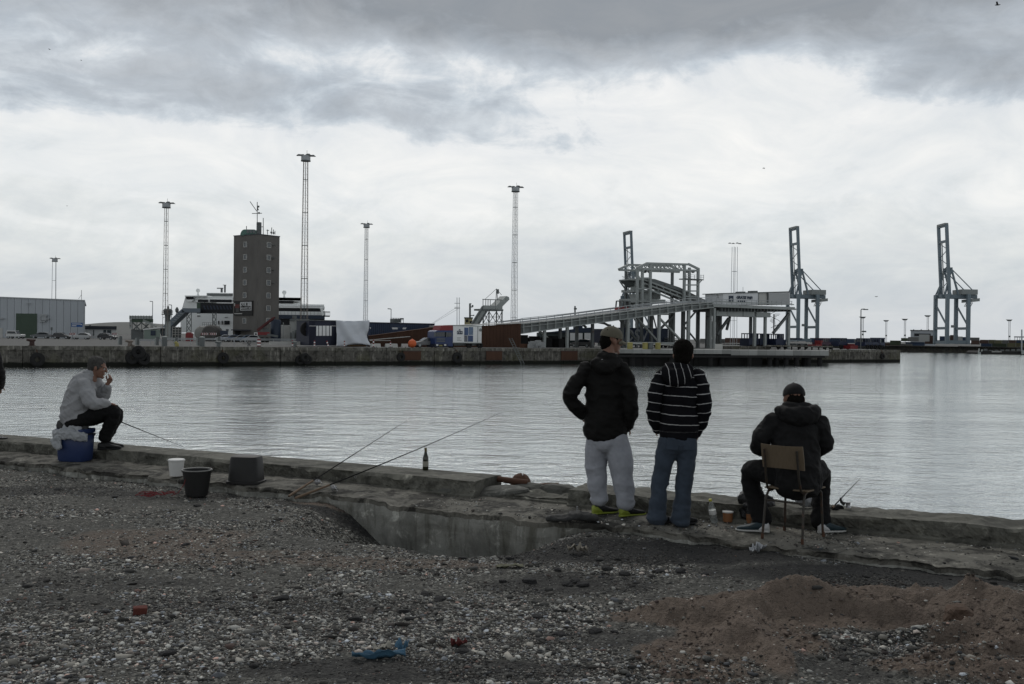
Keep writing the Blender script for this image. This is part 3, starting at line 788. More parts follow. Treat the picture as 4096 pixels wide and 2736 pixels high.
def hair(parent, c, M, mat, k=1.0, grow=0.0, seed=4, nape=None):
    nape = grow if nape is None else nape
    bl = Blob(); c = Vector(c)
    bl.ball(c + M @ (Vector((0, -.024, .042)) * k), ((.083 + grow) * k, (.096 + grow) * k, (.084 + grow) * k), M)
    bl.ball(c + M @ (Vector((0, -.054, -.022)) * k), ((.069 + nape) * k, (.052 + nape) * k, (.078 + nape) * k), M)
    for sx in (-1, 1): bl.ball(c + M @ (Vector((sx * .068, .012, .015)) * k), (.014 * k, .022 * k, .035 * k), M)
    return bl.skin('hair', mat, parent, vox=.008, smooth=3, disp=lambda co: .008 * fbm(co[:, 0] * 60, co[:, 1] * 60, co[:, 2] * 45, oct=3, seed=seed) + .010 * fbm(co[:, 0] * 22, co[:, 1] * 22, co[:, 2] * 18, oct=2, seed=seed + 2))
def cap(parent, c, M, mat, brim=True, k=1.0):
    c = Vector(c); o = empty('cap'); o.parent = parent; n = 24
    bpy.data.objects.remove(o)
    m = MB(); vs, fs = [], []; rings = []
    for i in range(9):
        th = (i / 8) * R(92); rings.append((math.cos(th - R(2)) if i else 1.0, math.sin(th)))
    prof = [(1.0, -.18), (1.01, -.05)] + [(math.cos(a), math.sin(a) * .98) for a in [R(x) for x in (8, 22, 36, 50, 63, 75, 85, 90)]]
    for rr, zz in prof:
        for g in range(n):
            a = 2 * math.pi * g / n; seam = 1 + .012 * math.cos(6 * a) * (zz > 0)
            vs.append(c + M @ Vector((max(rr, .02) * .090 * k * math.cos(a) * seam, (-.008 + max(rr, .02) * .108 * k * math.sin(a) * seam), (.040 + zz * .092) * k)))
    for i in range(len(prof) - 1):
        for g in range(n): fs.append((i * n + g, i * n + (g + 1) % n, (i + 1) * n + (g + 1) % n, (i + 1) * n + g))
    fs += [tuple(reversed(range(n))), tuple((len(prof) - 1) * n + g for g in range(n))]
    m.add(vs, fs); o = m.build('cap', mat, parent, smooth=True)
    b = Blob(); b.ball(c + M @ (Vector((0, -.008, .133)) * k), (.009, .009, .006), M, n=8); b.m.build('button', mat, o, smooth=True)
    if brim:
        m = MB(); vs, fs = [], []
        for lay in (0, 1):
            for i in range(7):
                f = i / 6
                for j in range(11):
                    u = (j / 10 - .5) * 2; w = .082 * (1 - .25 * f * f)
                    y = math.sqrt(max(0, 1 - u * u * .75)) * .095 - .012 + f * .085 * math.sqrt(max(.02, 1 - abs(u) ** 3))
                    z = .022 - .030 * u * u - .22 * f * .085 - .004 * lay
                    vs.append(c + M @ (Vector((u * w, y, z)) * k))
        N = 77
        for lay in (0, 1):
            for i in range(6):
                for j in range(10):
                    a = lay * N + i * 11 + j; q_ = (a, a + 1, a + 12, a + 11); fs.append(q_ if lay == 0 else tuple(reversed(q_)))
        per = [i * 11 for i in range(7)] + [66 + j for j in range(1, 11)] + [i * 11 + 10 for i in range(5, -1, -1)] + [j for j in range(9, 0, -1)]
        for a, b_ in zip(per, per[1:] + per[:1]): fs.append((a, b_, b_ + N, a + N))
        m.add(vs, fs); m.build('brim', mat, o, smooth=True)
    return o
def shoe(parent, heel, yaw, up_mat, heel_mat, sole_mat, L=.29, k=1.0, lift=0.0):
    """heel: ground point under the heel; yaw 0 points away (+y)"""
    M = Matrix.Rotation(yaw, 3, 'Z'); H = Vector(heel)
    def sec(rows, n=12):
        vs, fs = [], []
        for (y, hw, z0, z1) in rows:
            for g in range(n):
                a = 2 * math.pi * g / n; ca, sa = math.cos(a), math.sin(a)
                px_ = hw * math.copysign(abs(ca) ** .8, ca); pz = z0 + (z1 - z0) * (.5 + .5 * math.copysign(abs(sa) ** .75, sa))
                vs.append(H + M @ Vector((px_ * k, y * L / .29, pz + lift)))
        for i in range(len(rows) - 1):
            for g in range(n): fs.append((i * n + g, i * n + (g + 1) % n, (i + 1) * n + (g + 1) % n, (i + 1) * n + g))
        fs += [tuple(reversed(range(n))), tuple((len(rows) - 1) * n + g for g in range(n))]
        return vs, fs
    m = MB(); m.add(*sec([(-.012, .012, .022, .075), (0, .032, .02, .098), (.03, .038, .02, .108), (.07, .040, .02, .105), (.11, .043, .02, .090), (.16, .048, .02, .070), (.21, .047, .018, .058), (.25, .038, .018, .048), (.275, .020, .02, .036)]))
    o = m.build('shoe', up_mat, parent, smooth=True)
    m = MB(); m.add(*sec([(-.018, .018, .018, .070), (-.008, .034, .016, .094), (.02, .041, .016, .097), (.05, .0425, .017, .072), (.075, .0425, .018, .04)])); m.build('heel', heel_mat, o, smooth=True)
    m = MB(); m.add(*sec([(-.02, .022, 0, .026), (-.005, .038, 0, .03), (.05, .042, .002, .028), (.12, .046, .004, .026), (.19, .052, 0, .024), (.25, .042, .002, .024), (.283, .02, .008, .024)])); m.build('sole', sole_mat, o, smooth=True)
    return o
def place(px, py, z=0.0):
    p = gnd(px, py, z); return p

# ---- man in black jacket and olive cap, hands in his pockets, looking right along the quay
p = place(2440, 2062)
man = empty('person', p, 0, 'man standing in black hooded jacket, grey sweatpants and olive baseball cap', 'person')
hc = (-.005, .02, 1.728)
bd, HM = body(man, hc, R(-68), R(-10), R(2),
    [(-.04, 0, .84, .15, .10), (-.05, 0, 1.1, .14, .10), (-.05, .0, 1.36, .16, .10), (-.04, 0, 1.50, .10, .07)],
    [[(-.21, 0, 1.43, .045), (-.40, -.04, 1.19, .04), (-.285, .05, 1.02, .032)], [(.10, -.03, 1.42, .045), (.185, -.07, 1.11, .04), (.150, .0, .90, .03)]],
    [[(-.12, .03, .84, .075), (-.14, .06, .46, .055), (-.115, .06, .10, .04)], [(.05, -.02, .84, .075), (.11, -.03, .46, .055), (.145, -.03, .10, .04)]],
    [((-.285, .05, 1.02), (.8, .3, -.6), (0, -1, 0), dict(curl=.25)), ((.150, 0, .90), (-.35, .15, -.9), (0, -1, 0), dict(curl=.35, mirror=-1))], (-.035, -.01, 1.53), k=1.07)
eyes(bd, hc, HM, 1.07); hair(bd, hc, HM, M_HAIR_DARK, 1.07, grow=-.011, nape=.004); cap(man, hc, HM, M_OLIVE, k=1.07)
b = Blob()
b.limb([(-.062, 0, .82, .212, .162), (-.052, 0, .90, .214, .165), (-.050, 0, 1.02, .200, .150), (-.058, 0, 1.17, .196, .140), (-.066, 0, 1.31, .200, .135), (-.070, 0, 1.42, .188, .120), (-.06, 0, 1.50, .130, .100), (-.045, 0, 1.555, .088, .088)], 24)
b.limb([(-.235, 0, 1.452, .078, .085), (-.32, -.03, 1.33, .076, .082), (-.405, -.05, 1.19, .072, .074), (-.36, 0, 1.09, .066, .068), (-.275, .05, 1.00, .056, .060)], 16)
b.limb([(.095, -.02, 1.452, .080, .085), (.150, -.05, 1.30, .078, .085), (.178, -.08, 1.12, .074, .076), (.182, -.06, 1.00, .066, .07), (.155, 0, .885, .052, .056)], 16)
jk = b.skin('jacket', M_JACKET, man, disp=folds(.016, 5, 8, 3, .004))
b = Blob(); b.limb([(-.175, -.10, 1.50, .06, .05), (-.10, -.145, 1.46, .075, .055), (-.02, -.135, 1.47, .065, .05), (.055, -.06, 1.515, .05, .05)], 14, side=(0, 0, 1)); b.limb([(-.13, -.08, 1.56, .05, .04), (-.06, -.10, 1.555, .05, .035), (.02, -.05, 1.565, .04, .03)], 12, side=(0, 0, 1))
b.skin('hood', M_JACKET, jk, vox=.010, disp=folds(.010, 8, 12, 7))
m = MB(); m.box((-.118, -.152, 1.535), (.028, .006, .010), rot=Matrix.Rotation(R(-22), 3, 'Y')); m.build('logo', M_('reflective_print', (.6, .6, .6), .4, .05, bump=0), jk)
b = Blob()
b.limb([(-.045, 0, .87, .165, .115), (-.045, 0, .80, .182, .132), (-.04, 0, .72, .175, .14)], 22)
b.limb([(-.135, .02, .76, .108, .128), (-.142, .05, .60, .110, .120), (-.136, .065, .44, .104, .110), (-.122, .06, .28, .092, .098), (-.112, .06, .14, .084, .090)], 18)
b.limb([(.045, -.01, .76, .118, .130), (.082, -.02, .60, .122, .126), (.110, -.03, .44, .113, .118), (.132, -.035, .28, .100, .104), (.150, -.035, .12, .082, .092)], 18)
b.skin('trousers', M_SWEAT, man, disp=lambda co: folds(.010, 4, 5, 9, .003, -.6)(co) + .012 * np.exp(-((co[:, 2] - .17) / .09) ** 2) * vnoise(co[:, 0] * 9, co[:, 1] * 9, co[:, 2] * 28, seed=5))
shoe(man, (-.155, .03, 0), R(-62), M_SHOEBLK, M_LIME, M_LIME); shoe(man, (.105, -.07, 0), R(-62), M_SHOEBLK, M_LIME, M_LIME)

# ---- man in striped hoodie and jeans, back to the camera
p = place(2690, 2100)
man = empty('person', p, 0, 'man with short dark hair in black hoodie with thin white stripes and blue jeans', 'person')
hc = (.085, .03, 1.605)
bd, HM = body(man, hc, R(-14), R(-6), 0,
    [(.04, 0, .82, .14, .10), (.04, 0, 1.1, .13, .10), (.045, .0, 1.32, .15, .10), (.07, 0, 1.44, .09, .07)],
    [[(-.11, 0, 1.38, .045), (-.19, -.03, 1.13, .04), (-.135, .08, .93, .032)], [(.21, 0, 1.38, .045), (.27, -.03, 1.10, .04), (.225, .08, .88, .032)]],
    [[(-.04, .0, .8, .075), (-.10, .02, .42, .055), (-.14, .02, .08, .04)], [(.12, -.0, .8, .075), (.09, -.02, .42, .055), (.065, -.02, .08, .04)]],
    [((-.135, .08, .93), (.5, .6, -.6), (0, -1, 0), dict(curl=.3)), ((.225, .08, .88), (-.5, .6, -.6), (0, -1, 0), dict(curl=.3, mirror=-1))], (.075, 0, 1.45), k=1.06)
eyes(bd, hc, HM, 1.06); hair(bd, hc, HM, M_HAIR_DARK, 1.06, grow=.009, seed=9)
b = Blob()
b.limb([(.048, 0, .83, .176, .135), (.05, 0, .90, .185, .145), (.05, 0, 1.02, .182, .142), (.046, 0, 1.16, .172, .132), (.05, 0, 1.30, .184, .128), (.055, 0, 1.395, .176, .112), (.065, 0, 1.455, .115, .088), (.07, 0, 1.485, .082, .078)], 24)
hd = b.skin('hoodie', M_STRIPE, man, disp=folds(.009, 5, 9, 13, .003), attr={'band': lambda co: np.where(co[:, 2] < .885, .088, co[:, 2] + .05 * (co[:, 0] - .05) + .02 - .05)})
for sd, pts in ((-1, [(-.105, 0, 1.41, .070, .082), (-.165, -.02, 1.28, .070, .080), (-.195, -.03, 1.12, .066, .074), (-.18, .02, 1.00, .060, .066), (-.135, .08, .90, .052, .056)]),
                (1, [(.205, 0, 1.41, .074, .085), (.255, -.02, 1.28, .074, .084), (.272, -.03, 1.11, .072, .078), (.258, .01, .98, .066, .07), (.215, .07, .865, .056, .058)])):
    b = Blob(); b.limb(pts, 16)
    b.skin('sleeve', M_STRIPE, hd, disp=folds(.010, 6, 11, 17 + sd, .003), attr={'band': lambda co: co[:, 2] * 1.0 - .12 * np.abs(co[:, 0] - .05) + .06})
b = Blob()
b.limb([(-.095, -.075, 1.455, .055, .05), (-.035, -.125, 1.40, .085, .055), (.045, -.135, 1.40, .085, .05), (.115, -.10, 1.44, .055, .045)], 16, side=(0, 0, 1))
b.limb([(-.07, -.04, 1.49, .04, .045), (.0, -.08, 1.485, .045, .04), (.07, -.085, 1.48, .04, .035), (.14, -.03, 1.475, .03, .035)], 14, side=(0, 0, 1))
b.skin('hood', M_STRIPE, hd, vox=.010, disp=folds(.008, 8, 8, 21), attr={'band': lambda co: co[:, 0] * 1.35 + .25 * (co[:, 2] - 1.4) + .05})
b = Blob()
b.limb([(.045, 0, .90, .165, .120), (.043, 0, .82, .168, .130), (.04, 0, .76, .162, .13)], 22)
b.limb([(-.035, 0, .78, .105, .125), (-.082, .01, .60, .090, .102), (-.114, .02, .42, .079, .087), (-.136, .02, .22, .076, .082), (-.145, .02, .055, .090, .095)], 18)
b.limb([(.118, 0, .78, .105, .125), (.116, -.01, .60, .090, .102), (.100, -.02, .42, .079, .087), (.086, -.02, .22, .077, .083), (.068, -.02, .055, .092, .096)], 18)
jn = b.skin('jeans', M_JEANS, man, disp=lambda co: folds(.009, 4.5, 7, 25, .003, .8)(co) + .011 * np.exp(-((co[:, 2] - .10) / .09) ** 2) * vnoise(co[:, 0] * 10, co[:, 1] * 10, co[:, 2] * 34, seed=6))
for sx in (-.03, .125):
    m = MB(); m.box((sx, -.128, .775), (.10, .012, .11), rot=Matrix.Rotation(R(4), 3, 'Y')); m.build('pocket', M_JEANS, jn, bevel=.004)
shoe(man, (-.150, -.015, 0), R(-42), M_SHOEBLK, M_SHOEBLK, M_SHOEBLK, L=.28); shoe(man, (.065, -.055, 0), R(-42), M_SHOEBLK, M_SHOEBLK, M_SHOEBLK, L=.28)

# ---- man in black coat on the school chair
p = place(3190, 2150)
man = empty('person', p, 0, 'man in black hooded coat and black cap sitting on chair, back turned', 'person')
hc = (.0, .17, 1.222)
bd, HM = body(man, hc, 0, R(-12), 0,
    [(-.01, 0, .52, .16, .11), (-.01, .04, .72, .14, .11), (-.01, .09, .92, .16, .10), (0, .13, 1.05, .09, .07)],
    [[(-.2, .09, 1.0, .045), (-.325, .12, .83, .04), (-.20, .40, .74, .032)], [(.19, .09, 1.0, .045), (.255, .12, .84, .04), (.15, .40, .74, .032)]],
    [[(-.09, .02, .53, .08), (-.335, .36, .55, .058), (-.245, .27, .12, .042)], [(.09, .02, .53, .08), (.31, .36, .55, .058), (.285, .27, .12, .042)]],
    [((-.20, .40, .74), (.7, .6, 0), (0, 0, -1), dict(curl=.8)), ((.15, .40, .74), (-.6, .7, 0), (0, 0, -1), dict(curl=.8, mirror=-1))], (0, .12, 1.07), k=1.08)
eyes(bd, hc, HM, 1.08); hair(bd, hc, HM, M_HAIR_DARK, 1.08, grow=-.011, nape=.004); cap(man, hc, HM, M_COAT, k=1.08)
b = Blob()
b.limb([(-.012, -.01, .47, .205, .175), (-.012, .0, .58, .205, .175), (-.012, .03, .70, .200, .165), (-.012, .06, .84, .205, .15), (-.01, .09, .96, .215, .135), (-.005, .115, 1.045, .165, .11), (0, .13, 1.10, .10, .095)], 24)
b.limb([(-.195, .09, 1.015, .082, .09), (-.27, .10, .92, .082, .086), (-.32, .12, .82, .078, .078), (-.28, .25, .77, .068, .068), (-.20, .39, .735, .055, .055)], 16)
b.limb([(.190, .09, 1.015, .084, .09), (.240, .10, .92, .084, .086), (.262, .12, .81, .078, .078), (.22, .25, .76, .068, .068), (.15, .39, .735, .055, .055)], 16)
ct = b.skin('coat', M_COAT, man, disp=folds(.017, 5, 7, 33, .004))
b = Blob(); b.limb([(-.155, .08, 1.10, .07, .05), (-.10, .0, 1.085, .08, .06), (0, -.03, 1.075, .085, .06), (.11, .0, 1.09, .08, .06), (.165, .08, 1.11, .065, .05)], 16, side=(0, 0, 1)); b.limb([(-.10, .09, 1.155, .04, .04), (0, .03, 1.15, .045, .04), (.10, .09, 1.155, .04, .04)], 12, side=(0, 0, 1))
b.skin('hood', M_COAT, ct, vox=.010, disp=folds(.010, 8, 10, 37))
b = Blob()
b.limb([(-.10, 0, .53, .11, .115), (-.22, .18, .555, .098, .10), (-.325, .355, .545, .085, .092), (-.325, .39, .42, .082, .09), (-.285, .33, .25, .082, .09), (-.25, .27, .10, .088, .098)], 18)
b.limb([(.09, 0, .53, .11, .115), (.21, .18, .555, .098, .10), (.305, .355, .545, .085, .092), (.318, .39, .42, .082, .09), (.305, .33, .25, .080, .09), (.285, .27, .10, .086, .098)], 18)
b.limb([(-.12, -.02, .50, .12, .11), (.10, -.02, .50, .12, .11)], 16, side=(0, 1, 0))
b.skin('trousers', M_BLACKTR, man, disp=folds(.010, 6, 10, 41, .003))
shoe(man, (-.215, .20, 0), R(74), M_SHOETEAL, M_SHOEWHT, M_RUBBERW); shoe(man, (.265, .20, 0), R(-70), M_SHOETEAL, M_SHOEWHT, M_RUBBERW)

# ---- man in grey shirt sitting on the blue cool box, smoking, watching his rod
p = place(301, 1843, .045)
MAN4 = p
man = empty('person', p, 0, 'grey haired man in pale grey shirt sitting on blue cool box, hand to his mouth', 'person')
hc = (.24, .10, 1.232)
bd, HM = body(man, hc, R(-78), R(-16), R(0),
    [(-.06, .02, .52, .12, .13), (0, .03, .75, .11, .13), (.06, .05, .95, .11, .14), (.14, .07, 1.06, .08, .08)],
    [[(.13, -.09, 1.03, .045), (.27, -.15, .77, .04), (.43, -.02, .765, .032)], [(.15, .22, 1.03, .045), (.25, .30, .82, .04), (.355, .15, 1.01, .03)]],
    [[(-.02, -.07, .50, .085), (.50, .02, .665, .058), (.345, .09, .31, .042)], [(0, .12, .50, .085), (.44, .26, .62, .058), (.29, .30, .29, .042)]],
    [((.43, -.02, .765), (.7, .5, -.2), (0, 0, -1), dict(curl=.4)), ((.355, .15, 1.01), (.35, -.05, .5), (-.6, -.3, -.6), dict(curl=.75, mirror=-1))], (.16, .08, 1.08), k=1.13)
eyes(bd, hc, HM, 1.13); hair(bd, hc, HM, M_HAIR_GREY, 1.13, grow=.004, seed=15)
b = Blob()
b.limb([(-.015, .02, .57, .185, .18), (-.005, .02, .66, .192, .19), (.035, .03, .79, .185, .195), (.055, .04, .93, .165, .20), (.095, .06, 1.04, .145, .19), (.135, .075, 1.10, .105, .13), (.165, .08, 1.145, .07, .085)], 24)
b.limb([(.135, -.085, 1.03, .088, .085), (.20, -.13, .91, .086, .085), (.265, -.155, .78, .080, .078), (.34, -.10, .765, .068, .068), (.425, -.03, .765, .052, .052)], 16)
b.limb([(.15, .215, 1.03, .085, .085), (.20, .27, .93, .08, .08), (.235, .30, .83, .074, .074), (.30, .23, .92, .06, .06), (.345, .16, .99, .046, .046)], 16)
sh = b.skin('shirt', M_SHIRT, man, disp=folds(.017, 6, 6, 43, .004, -1.0))
b = Blob(); b.limb([(.09, .02, 1.155, .03, .02), (.13, .0, 1.17, .03, .022), (.19, .02, 1.15, .026, .02)], 10, side=(0, 0, 1)); b.skin('collar', M_SHIRT, sh, vox=.009)
b = Blob()
b.limb([(-.09, .03, .56, .12, .16), (.02, .03, .52, .13, .16)], 20, side=(0, 0, 1))
b.limb([(-.02, -.07, .51, .105, .105), (.24, -.03, .60, .098, .098), (.455, .01, .68, .086, .088), (.49, .03, .60, .086, .086), (.415, .06, .45, .08, .08), (.345, .09, .31, .078, .084)], 18)
b.limb([(0, .12, .51, .105, .105), (.22, .20, .57, .098, .098), (.415, .26, .625, .086, .088), (.42, .27, .54, .086, .086), (.355, .285, .42, .08, .08), (.29, .30, .29, .076, .08)], 18)
b.skin('trousers', M_BLACKTR, man, disp=folds(.010, 6, 9, 47, .003))
KD = KERB_Z - .045
shoe(man, (.27, .10, KD), R(-62), M_SHOEBLK, M_SHOEBLK, M_SHOEBLK); shoe(man, (.22, .31, KD), R(-62), M_SHOEBLK, M_SHOEBLK, M_SHOEBLK)

# ---- someone in a dark jacket standing at the left edge of the picture, mostly outside it
p = place(-75, 1800)
man = empty('person', p, 0, 'person in dark jacket standing at the left edge of the picture', 'person')
hc = (0, .02, 1.60)
bd, HM = body(man, hc, R(10), 0, 0, [(0, 0, .84, .15, .10), (0, 0, 1.1, .14, .10), (0, 0, 1.32, .16, .10), (0, 0, 1.45, .10, .07)],
    [[(-.18, 0, 1.38, .045), (-.27, -.03, 1.12, .04), (-.2, .12, .95, .03)], [(.18, 0, 1.38, .045), (.27, -.03, 1.10, .04), (.2, .12, .93, .03)]],
    [[(-.1, 0, .8, .075), (-.11, .02, .44, .055), (-.11, 0, .1, .04)], [(.1, 0, .8, .075), (.11, .02, .44, .055), (.11, 0, .1, .04)]],
    [((-.2, .12, .95), (.4, .6, -.5), (0, 0, -1), dict(curl=.4)), ((.2, .12, .93), (-.4, .6, -.5), (0, 0, -1), dict(curl=.4, mirror=-1))], (0, 0, 1.45))
hair(bd, hc, HM, M_HAIR_DARK)
b = Blob(); b.limb([(0, 0, .83, .2, .15), (0, 0, 1.02, .19, .14), (0, 0, 1.3, .19, .13), (0, 0, 1.40, .17, .11), (0, 0, 1.47, .10, .09)], 22)
b.limb([(-.18, 0, 1.40, .08, .08), (-.275, -.03, 1.12, .072, .072), (-.2, .12, .94, .055, .055)], 14); b.limb([(.18, 0, 1.40, .08, .08), (.28, -.03, 1.10, .072, .072), (.2, .12, .92, .055, .055)], 14)
b.skin('jacket', M_COAT, man, disp=folds(.010, 5, 9, 53, .004))
b = Blob(); b.limb([(0, 0, .88, .175, .125), (0, 0, .78, .175, .13)], 20)
for sx in (-1, 1): b.limb([(sx * .09, 0, .78, .105, .12), (sx * .11, .02, .44, .09, .095), (sx * .11, 0, .08, .085, .09)], 16)
b.skin('trousers', M_BLACKTR, man, disp=folds(.008, 6, 9, 57, .003))
for sx in (-1, 1): shoe(man, (sx * .11, -.06, 0), R(-sx * 12), M_SHOEBLK, M_SHOEBLK, M_SHOEBLK)
# =================================================================== things on the near quay
M_BLUEBOX = M_('blue_plastic', (.022, .040, .115), .45, .15, 8, bump=.1, world_space=False)
M_BAG = M_('white_bag_film', (.34, .355, .37), .5, .15, 12, bump=.5, bscale=25, bdist=.02, world_space=False)
M_BLACKP = M_('black_plastic', (.012, .012, .012), .55, .3, 10, bump=.2, world_space=False)
M_WHITEP = M_('white_plastic', (.62, .62, .60), .45, .08, 10, bump=.05, world_space=False)
M_RIM = M_('scuffed_rim', (.22, .22, .21), .6, .3, 20, world_space=False)
M_ORANGEP = M_('orange_tub', (.25, .11, .045), .5, .35, 30, world_space=False)
M_GLASSBR = M_('green_brown_glass', (.018, .020, .008), .08, .3, 12, bump=0, spec=.6, world_space=False)
M_LABEL = M_('paper_label', (.30, .29, .24), .7, .35, 60, bump=0, world_space=False)
M_RUST = M_('rusty_iron', (.085, .042, .026), .9, .5, 9, bump=.6, bscale=30, world_space=False)
M_STEEL = M_('reel_steel', (.35, .35, .36), .35, .2, 20, metal=.6, world_space=False)
M_BLANK = M_('rod_blank', (.014, .014, .014), .8, .3, 20, bump=0, spec=.1, world_space=False)
M_CORK = M_('cork_grip', (.15, .105, .07), .85, .3, 60, bump=.4, bscale=120, world_space=False)
M_TWINE = M_('red_twine', (.16, .018, .022), .9, .3, 60, world_space=False)
M_PLY = M_('beech_plywood', (.135, .102, .066), .6, .25, 5, stretch=(14, 14, 1.2), bump=.15, world_space=False)
M_TUBEST = M_('brown_tube_steel', (.030, .026, .020), .5, .3, 10, rust=.4, world_space=False)
M_CLEAR = None
def clear_plastic():
    m, nt, bs = new_mat('clear_plastic'); bs.inputs['Base Color'].default_value = (.8, .83, .82, 1); bs.inputs['Roughness'].default_value = .12
    bs.inputs['Transmission Weight'].default_value = .85; bs.inputs['IOR'].default_value = 1.18
    nbump(nt, bs, nnoise(nt, coords(nt), 30, 3, .6), .3, .01); return m
M_CLEAR = clear_plastic()
def rough_prop(o, amp, sc, seed):
    me = o.data; n = len(me.vertices); co = np.empty(n * 3); me.vertices.foreach_get('co', co); co = co.reshape(-1, 3)
    d = np.stack([fbm(co[:, 0] * sc, co[:, 1] * sc, co[:, 2] * sc, oct=3, seed=seed + k) for k in range(3)], -1)
    me.vertices.foreach_set('co', (co + d * amp).ravel()); me.update(); return o

# cool box under the sitting man
g = empty('cool_box', MAN4, R(-12), 'dark blue plastic cool box draped with white bag, used as seat', 'cool box')
def _b(m):
    vs, fs = [], []; prof = [(.0, .175, .125), (.02, .19, .14), (.20, .20, .148), (.355, .207, .155), (.37, .20, .148)]; n = 24
    for z, a, b in prof:
        for k in range(n):
            t = 2 * math.pi * k / n; c, s_ = math.cos(t), math.sin(t)
            vs.append((a * math.copysign(abs(c) ** .35, c), b * math.copysign(abs(s_) ** .35, s_), z))
    for i in range(len(prof) - 1):
        for k in range(n): fs.append((i * n + k, i * n + (k + 1) % n, (i + 1) * n + (k + 1) % n, (i + 1) * n + k))
    fs += [tuple(reversed(range(n))), tuple((len(prof) - 1) * n + k for k in range(n))]; m.add(vs, fs)
part('box', M_BLUEBOX, g, _b, smooth=True)
part('lid', M_BLUEBOX, g, lambda m: m.box((0, 0, .400), (.40, .295, .06)), bevel=.015)
part('handle', M_BLACKP, g, lambda m: m.tube([(.212, -.10, .33), (.225, -.10, .36), (.225, .10, .36), (.212, .10, .33)], .008))
b = Blob()
b.limb([(-.225, .06, .37, .05, .026), (-.225, -.10, .36, .06, .028), (-.12, -.175, .36, .07, .024), (.03, -.175, .37, .06, .022), (.16, -.18, .345, .06, .03), (.23, -.10, .33, .05, .03)], 14, side=(0, 0, 1))
b.limb([(-.16, -.19, .30, .07, .025), (-.12, -.20, .22, .06, .022), (-.10, -.195, .17, .03, .014)], 12); b.limb([(-.235, -.06, .30, .02, .06), (-.235, -.08, .23, .018, .05)], 12); b.limb([(-.2, .0, .43, .05, .04), (-.05, -.12, .425, .06, .035), (.15, -.12, .42, .05, .03)], 10, side=(0, 0, 1))
bg = b.skin('carrier_bag', M_BAG, None, vox=.009, smooth=3, disp=folds(.016, 12, 12, 61, .006)); bg.location = MAN4; bg.rotation_euler = (0, 0, R(-12))
tag(bg, 'crumpled white carrier bag hanging over the blue cool box', 'bag')
b = Blob(); b.limb([(-.19, -.04, .47, .05, .10), (-.02, -.06, .48, .04, .11), (.15, -.04, .46, .04, .10)], 12)
cu = b.skin('seat_cushion', M_('dark_check', (.05, .05, .05), .9, .6, 40, world_space=False), None, vox=.01, disp=folds(.01, 9, 9, 63)); cu.location = MAN4
tag(cu, 'dark cushion between the sitting man and the cool box', 'cushion')

def bucket(name, px, py, z, r0, r1, h, mat, rim_mat, label, flip=False, handle=True, cat='bucket'):
    o = empty(name, gnd(px, py, z), random.uniform(0, 1), label, cat)
    t = .006
    prof = [(r0 * .2, 0), (r0, 0), (r0 + (r1 - r0) * .5, h * .5), (r1, h), (r1 - t, h), (r0 + (r1 - r0) * .5 - t, h * .5), (r0 - t, t), (.01, t)]
    if flip: prof = [(r_, h - zz) for r_, zz in prof]
    part('shell', mat, o, lambda m: m.lathe(prof, n=28), smooth=True)
    zr = 0 if flip else h
    part('rim', rim_mat, o, lambda m: m.lathe([(r1 - t * 1.2, zr - .004), (r1 + .007, zr - .005), (r1 + .009, zr + .002), (r1 + .004, zr + .008), (r1 - t * 1.2, zr + .006), (r1 - t * 1.2, zr - .004)] if not flip else
                                              [(r1 - .01, 0), (r1 + .012, 0), (r1 + .012, .02), (r1 - .004, .026), (r1 - .01, 0)], n=28, cap=False), smooth=True)
    if handle:
        part('handle', M_BLANK, o, lambda m: m.tube([((r1 + .008) * math.cos(a), (r1 + .008) * math.sin(a) * .25 - .0, h - .01 - .22 * r1 * 4 * math.sin(a) * .5) for a in np.linspace(0, math.pi, 14)], .003, 6))
    return o
b1 = bucket('bucket', 705, 1903, .045, .075, .092, .185, M_WHITEP, M_WHITEP, 'small white plastic bucket with lid behind the black bucket', handle=False)
part('lid', M_WHITEP, b1, lambda m: m.lathe([(.01, .178), (.094, .178), (.097, .182), (.097, .196), (.09, .2), (.01, .198)], n=28), smooth=True)
b2 = bucket('bucket', 787, 1981, -.06, .118, .158, .285, M_BLACKP, M_RIM, 'open black plastic bucket with pale scuffed rim on the gravel')
def sq_lathe(m, prof, e=.45, n=28):
    vs, fs = [], []
    for r_, z in prof:
        for k in range(n):
            t = 2 * math.pi * k / n; c, s_ = math.cos(t), math.sin(t); vs.append((r_ * math.copysign(abs(c) ** e, c), r_ * .8 * math.copysign(abs(s_) ** e, s_), z))
    for i in range(len(prof) - 1):
        for k in range(n): fs.append((i * n + k, i * n + (k + 1) % n, (i + 1) * n + (k + 1) % n, (i + 1) * n + k))
    fs += [tuple(reversed(range(n))), tuple((len(prof) - 1) * n + k for k in range(n))]; m.add(vs, fs)
b3 = empty('tub', gnd(985, 1931, .04), R(-8), 'large square black plastic tub turned upside down on the ledge', 'tub')
part('shell', M_BLACKP, b3, lambda m: sq_lathe(m, [(.19, .0), (.185, .03), (.165, .28), (.155, .305), (.13, .315)]), smooth=True)
part('rim', M_BLACKP, b3, lambda m: sq_lathe(m, [(.205, .0), (.207, .012), (.205, .03), (.188, .034)]), smooth=True)
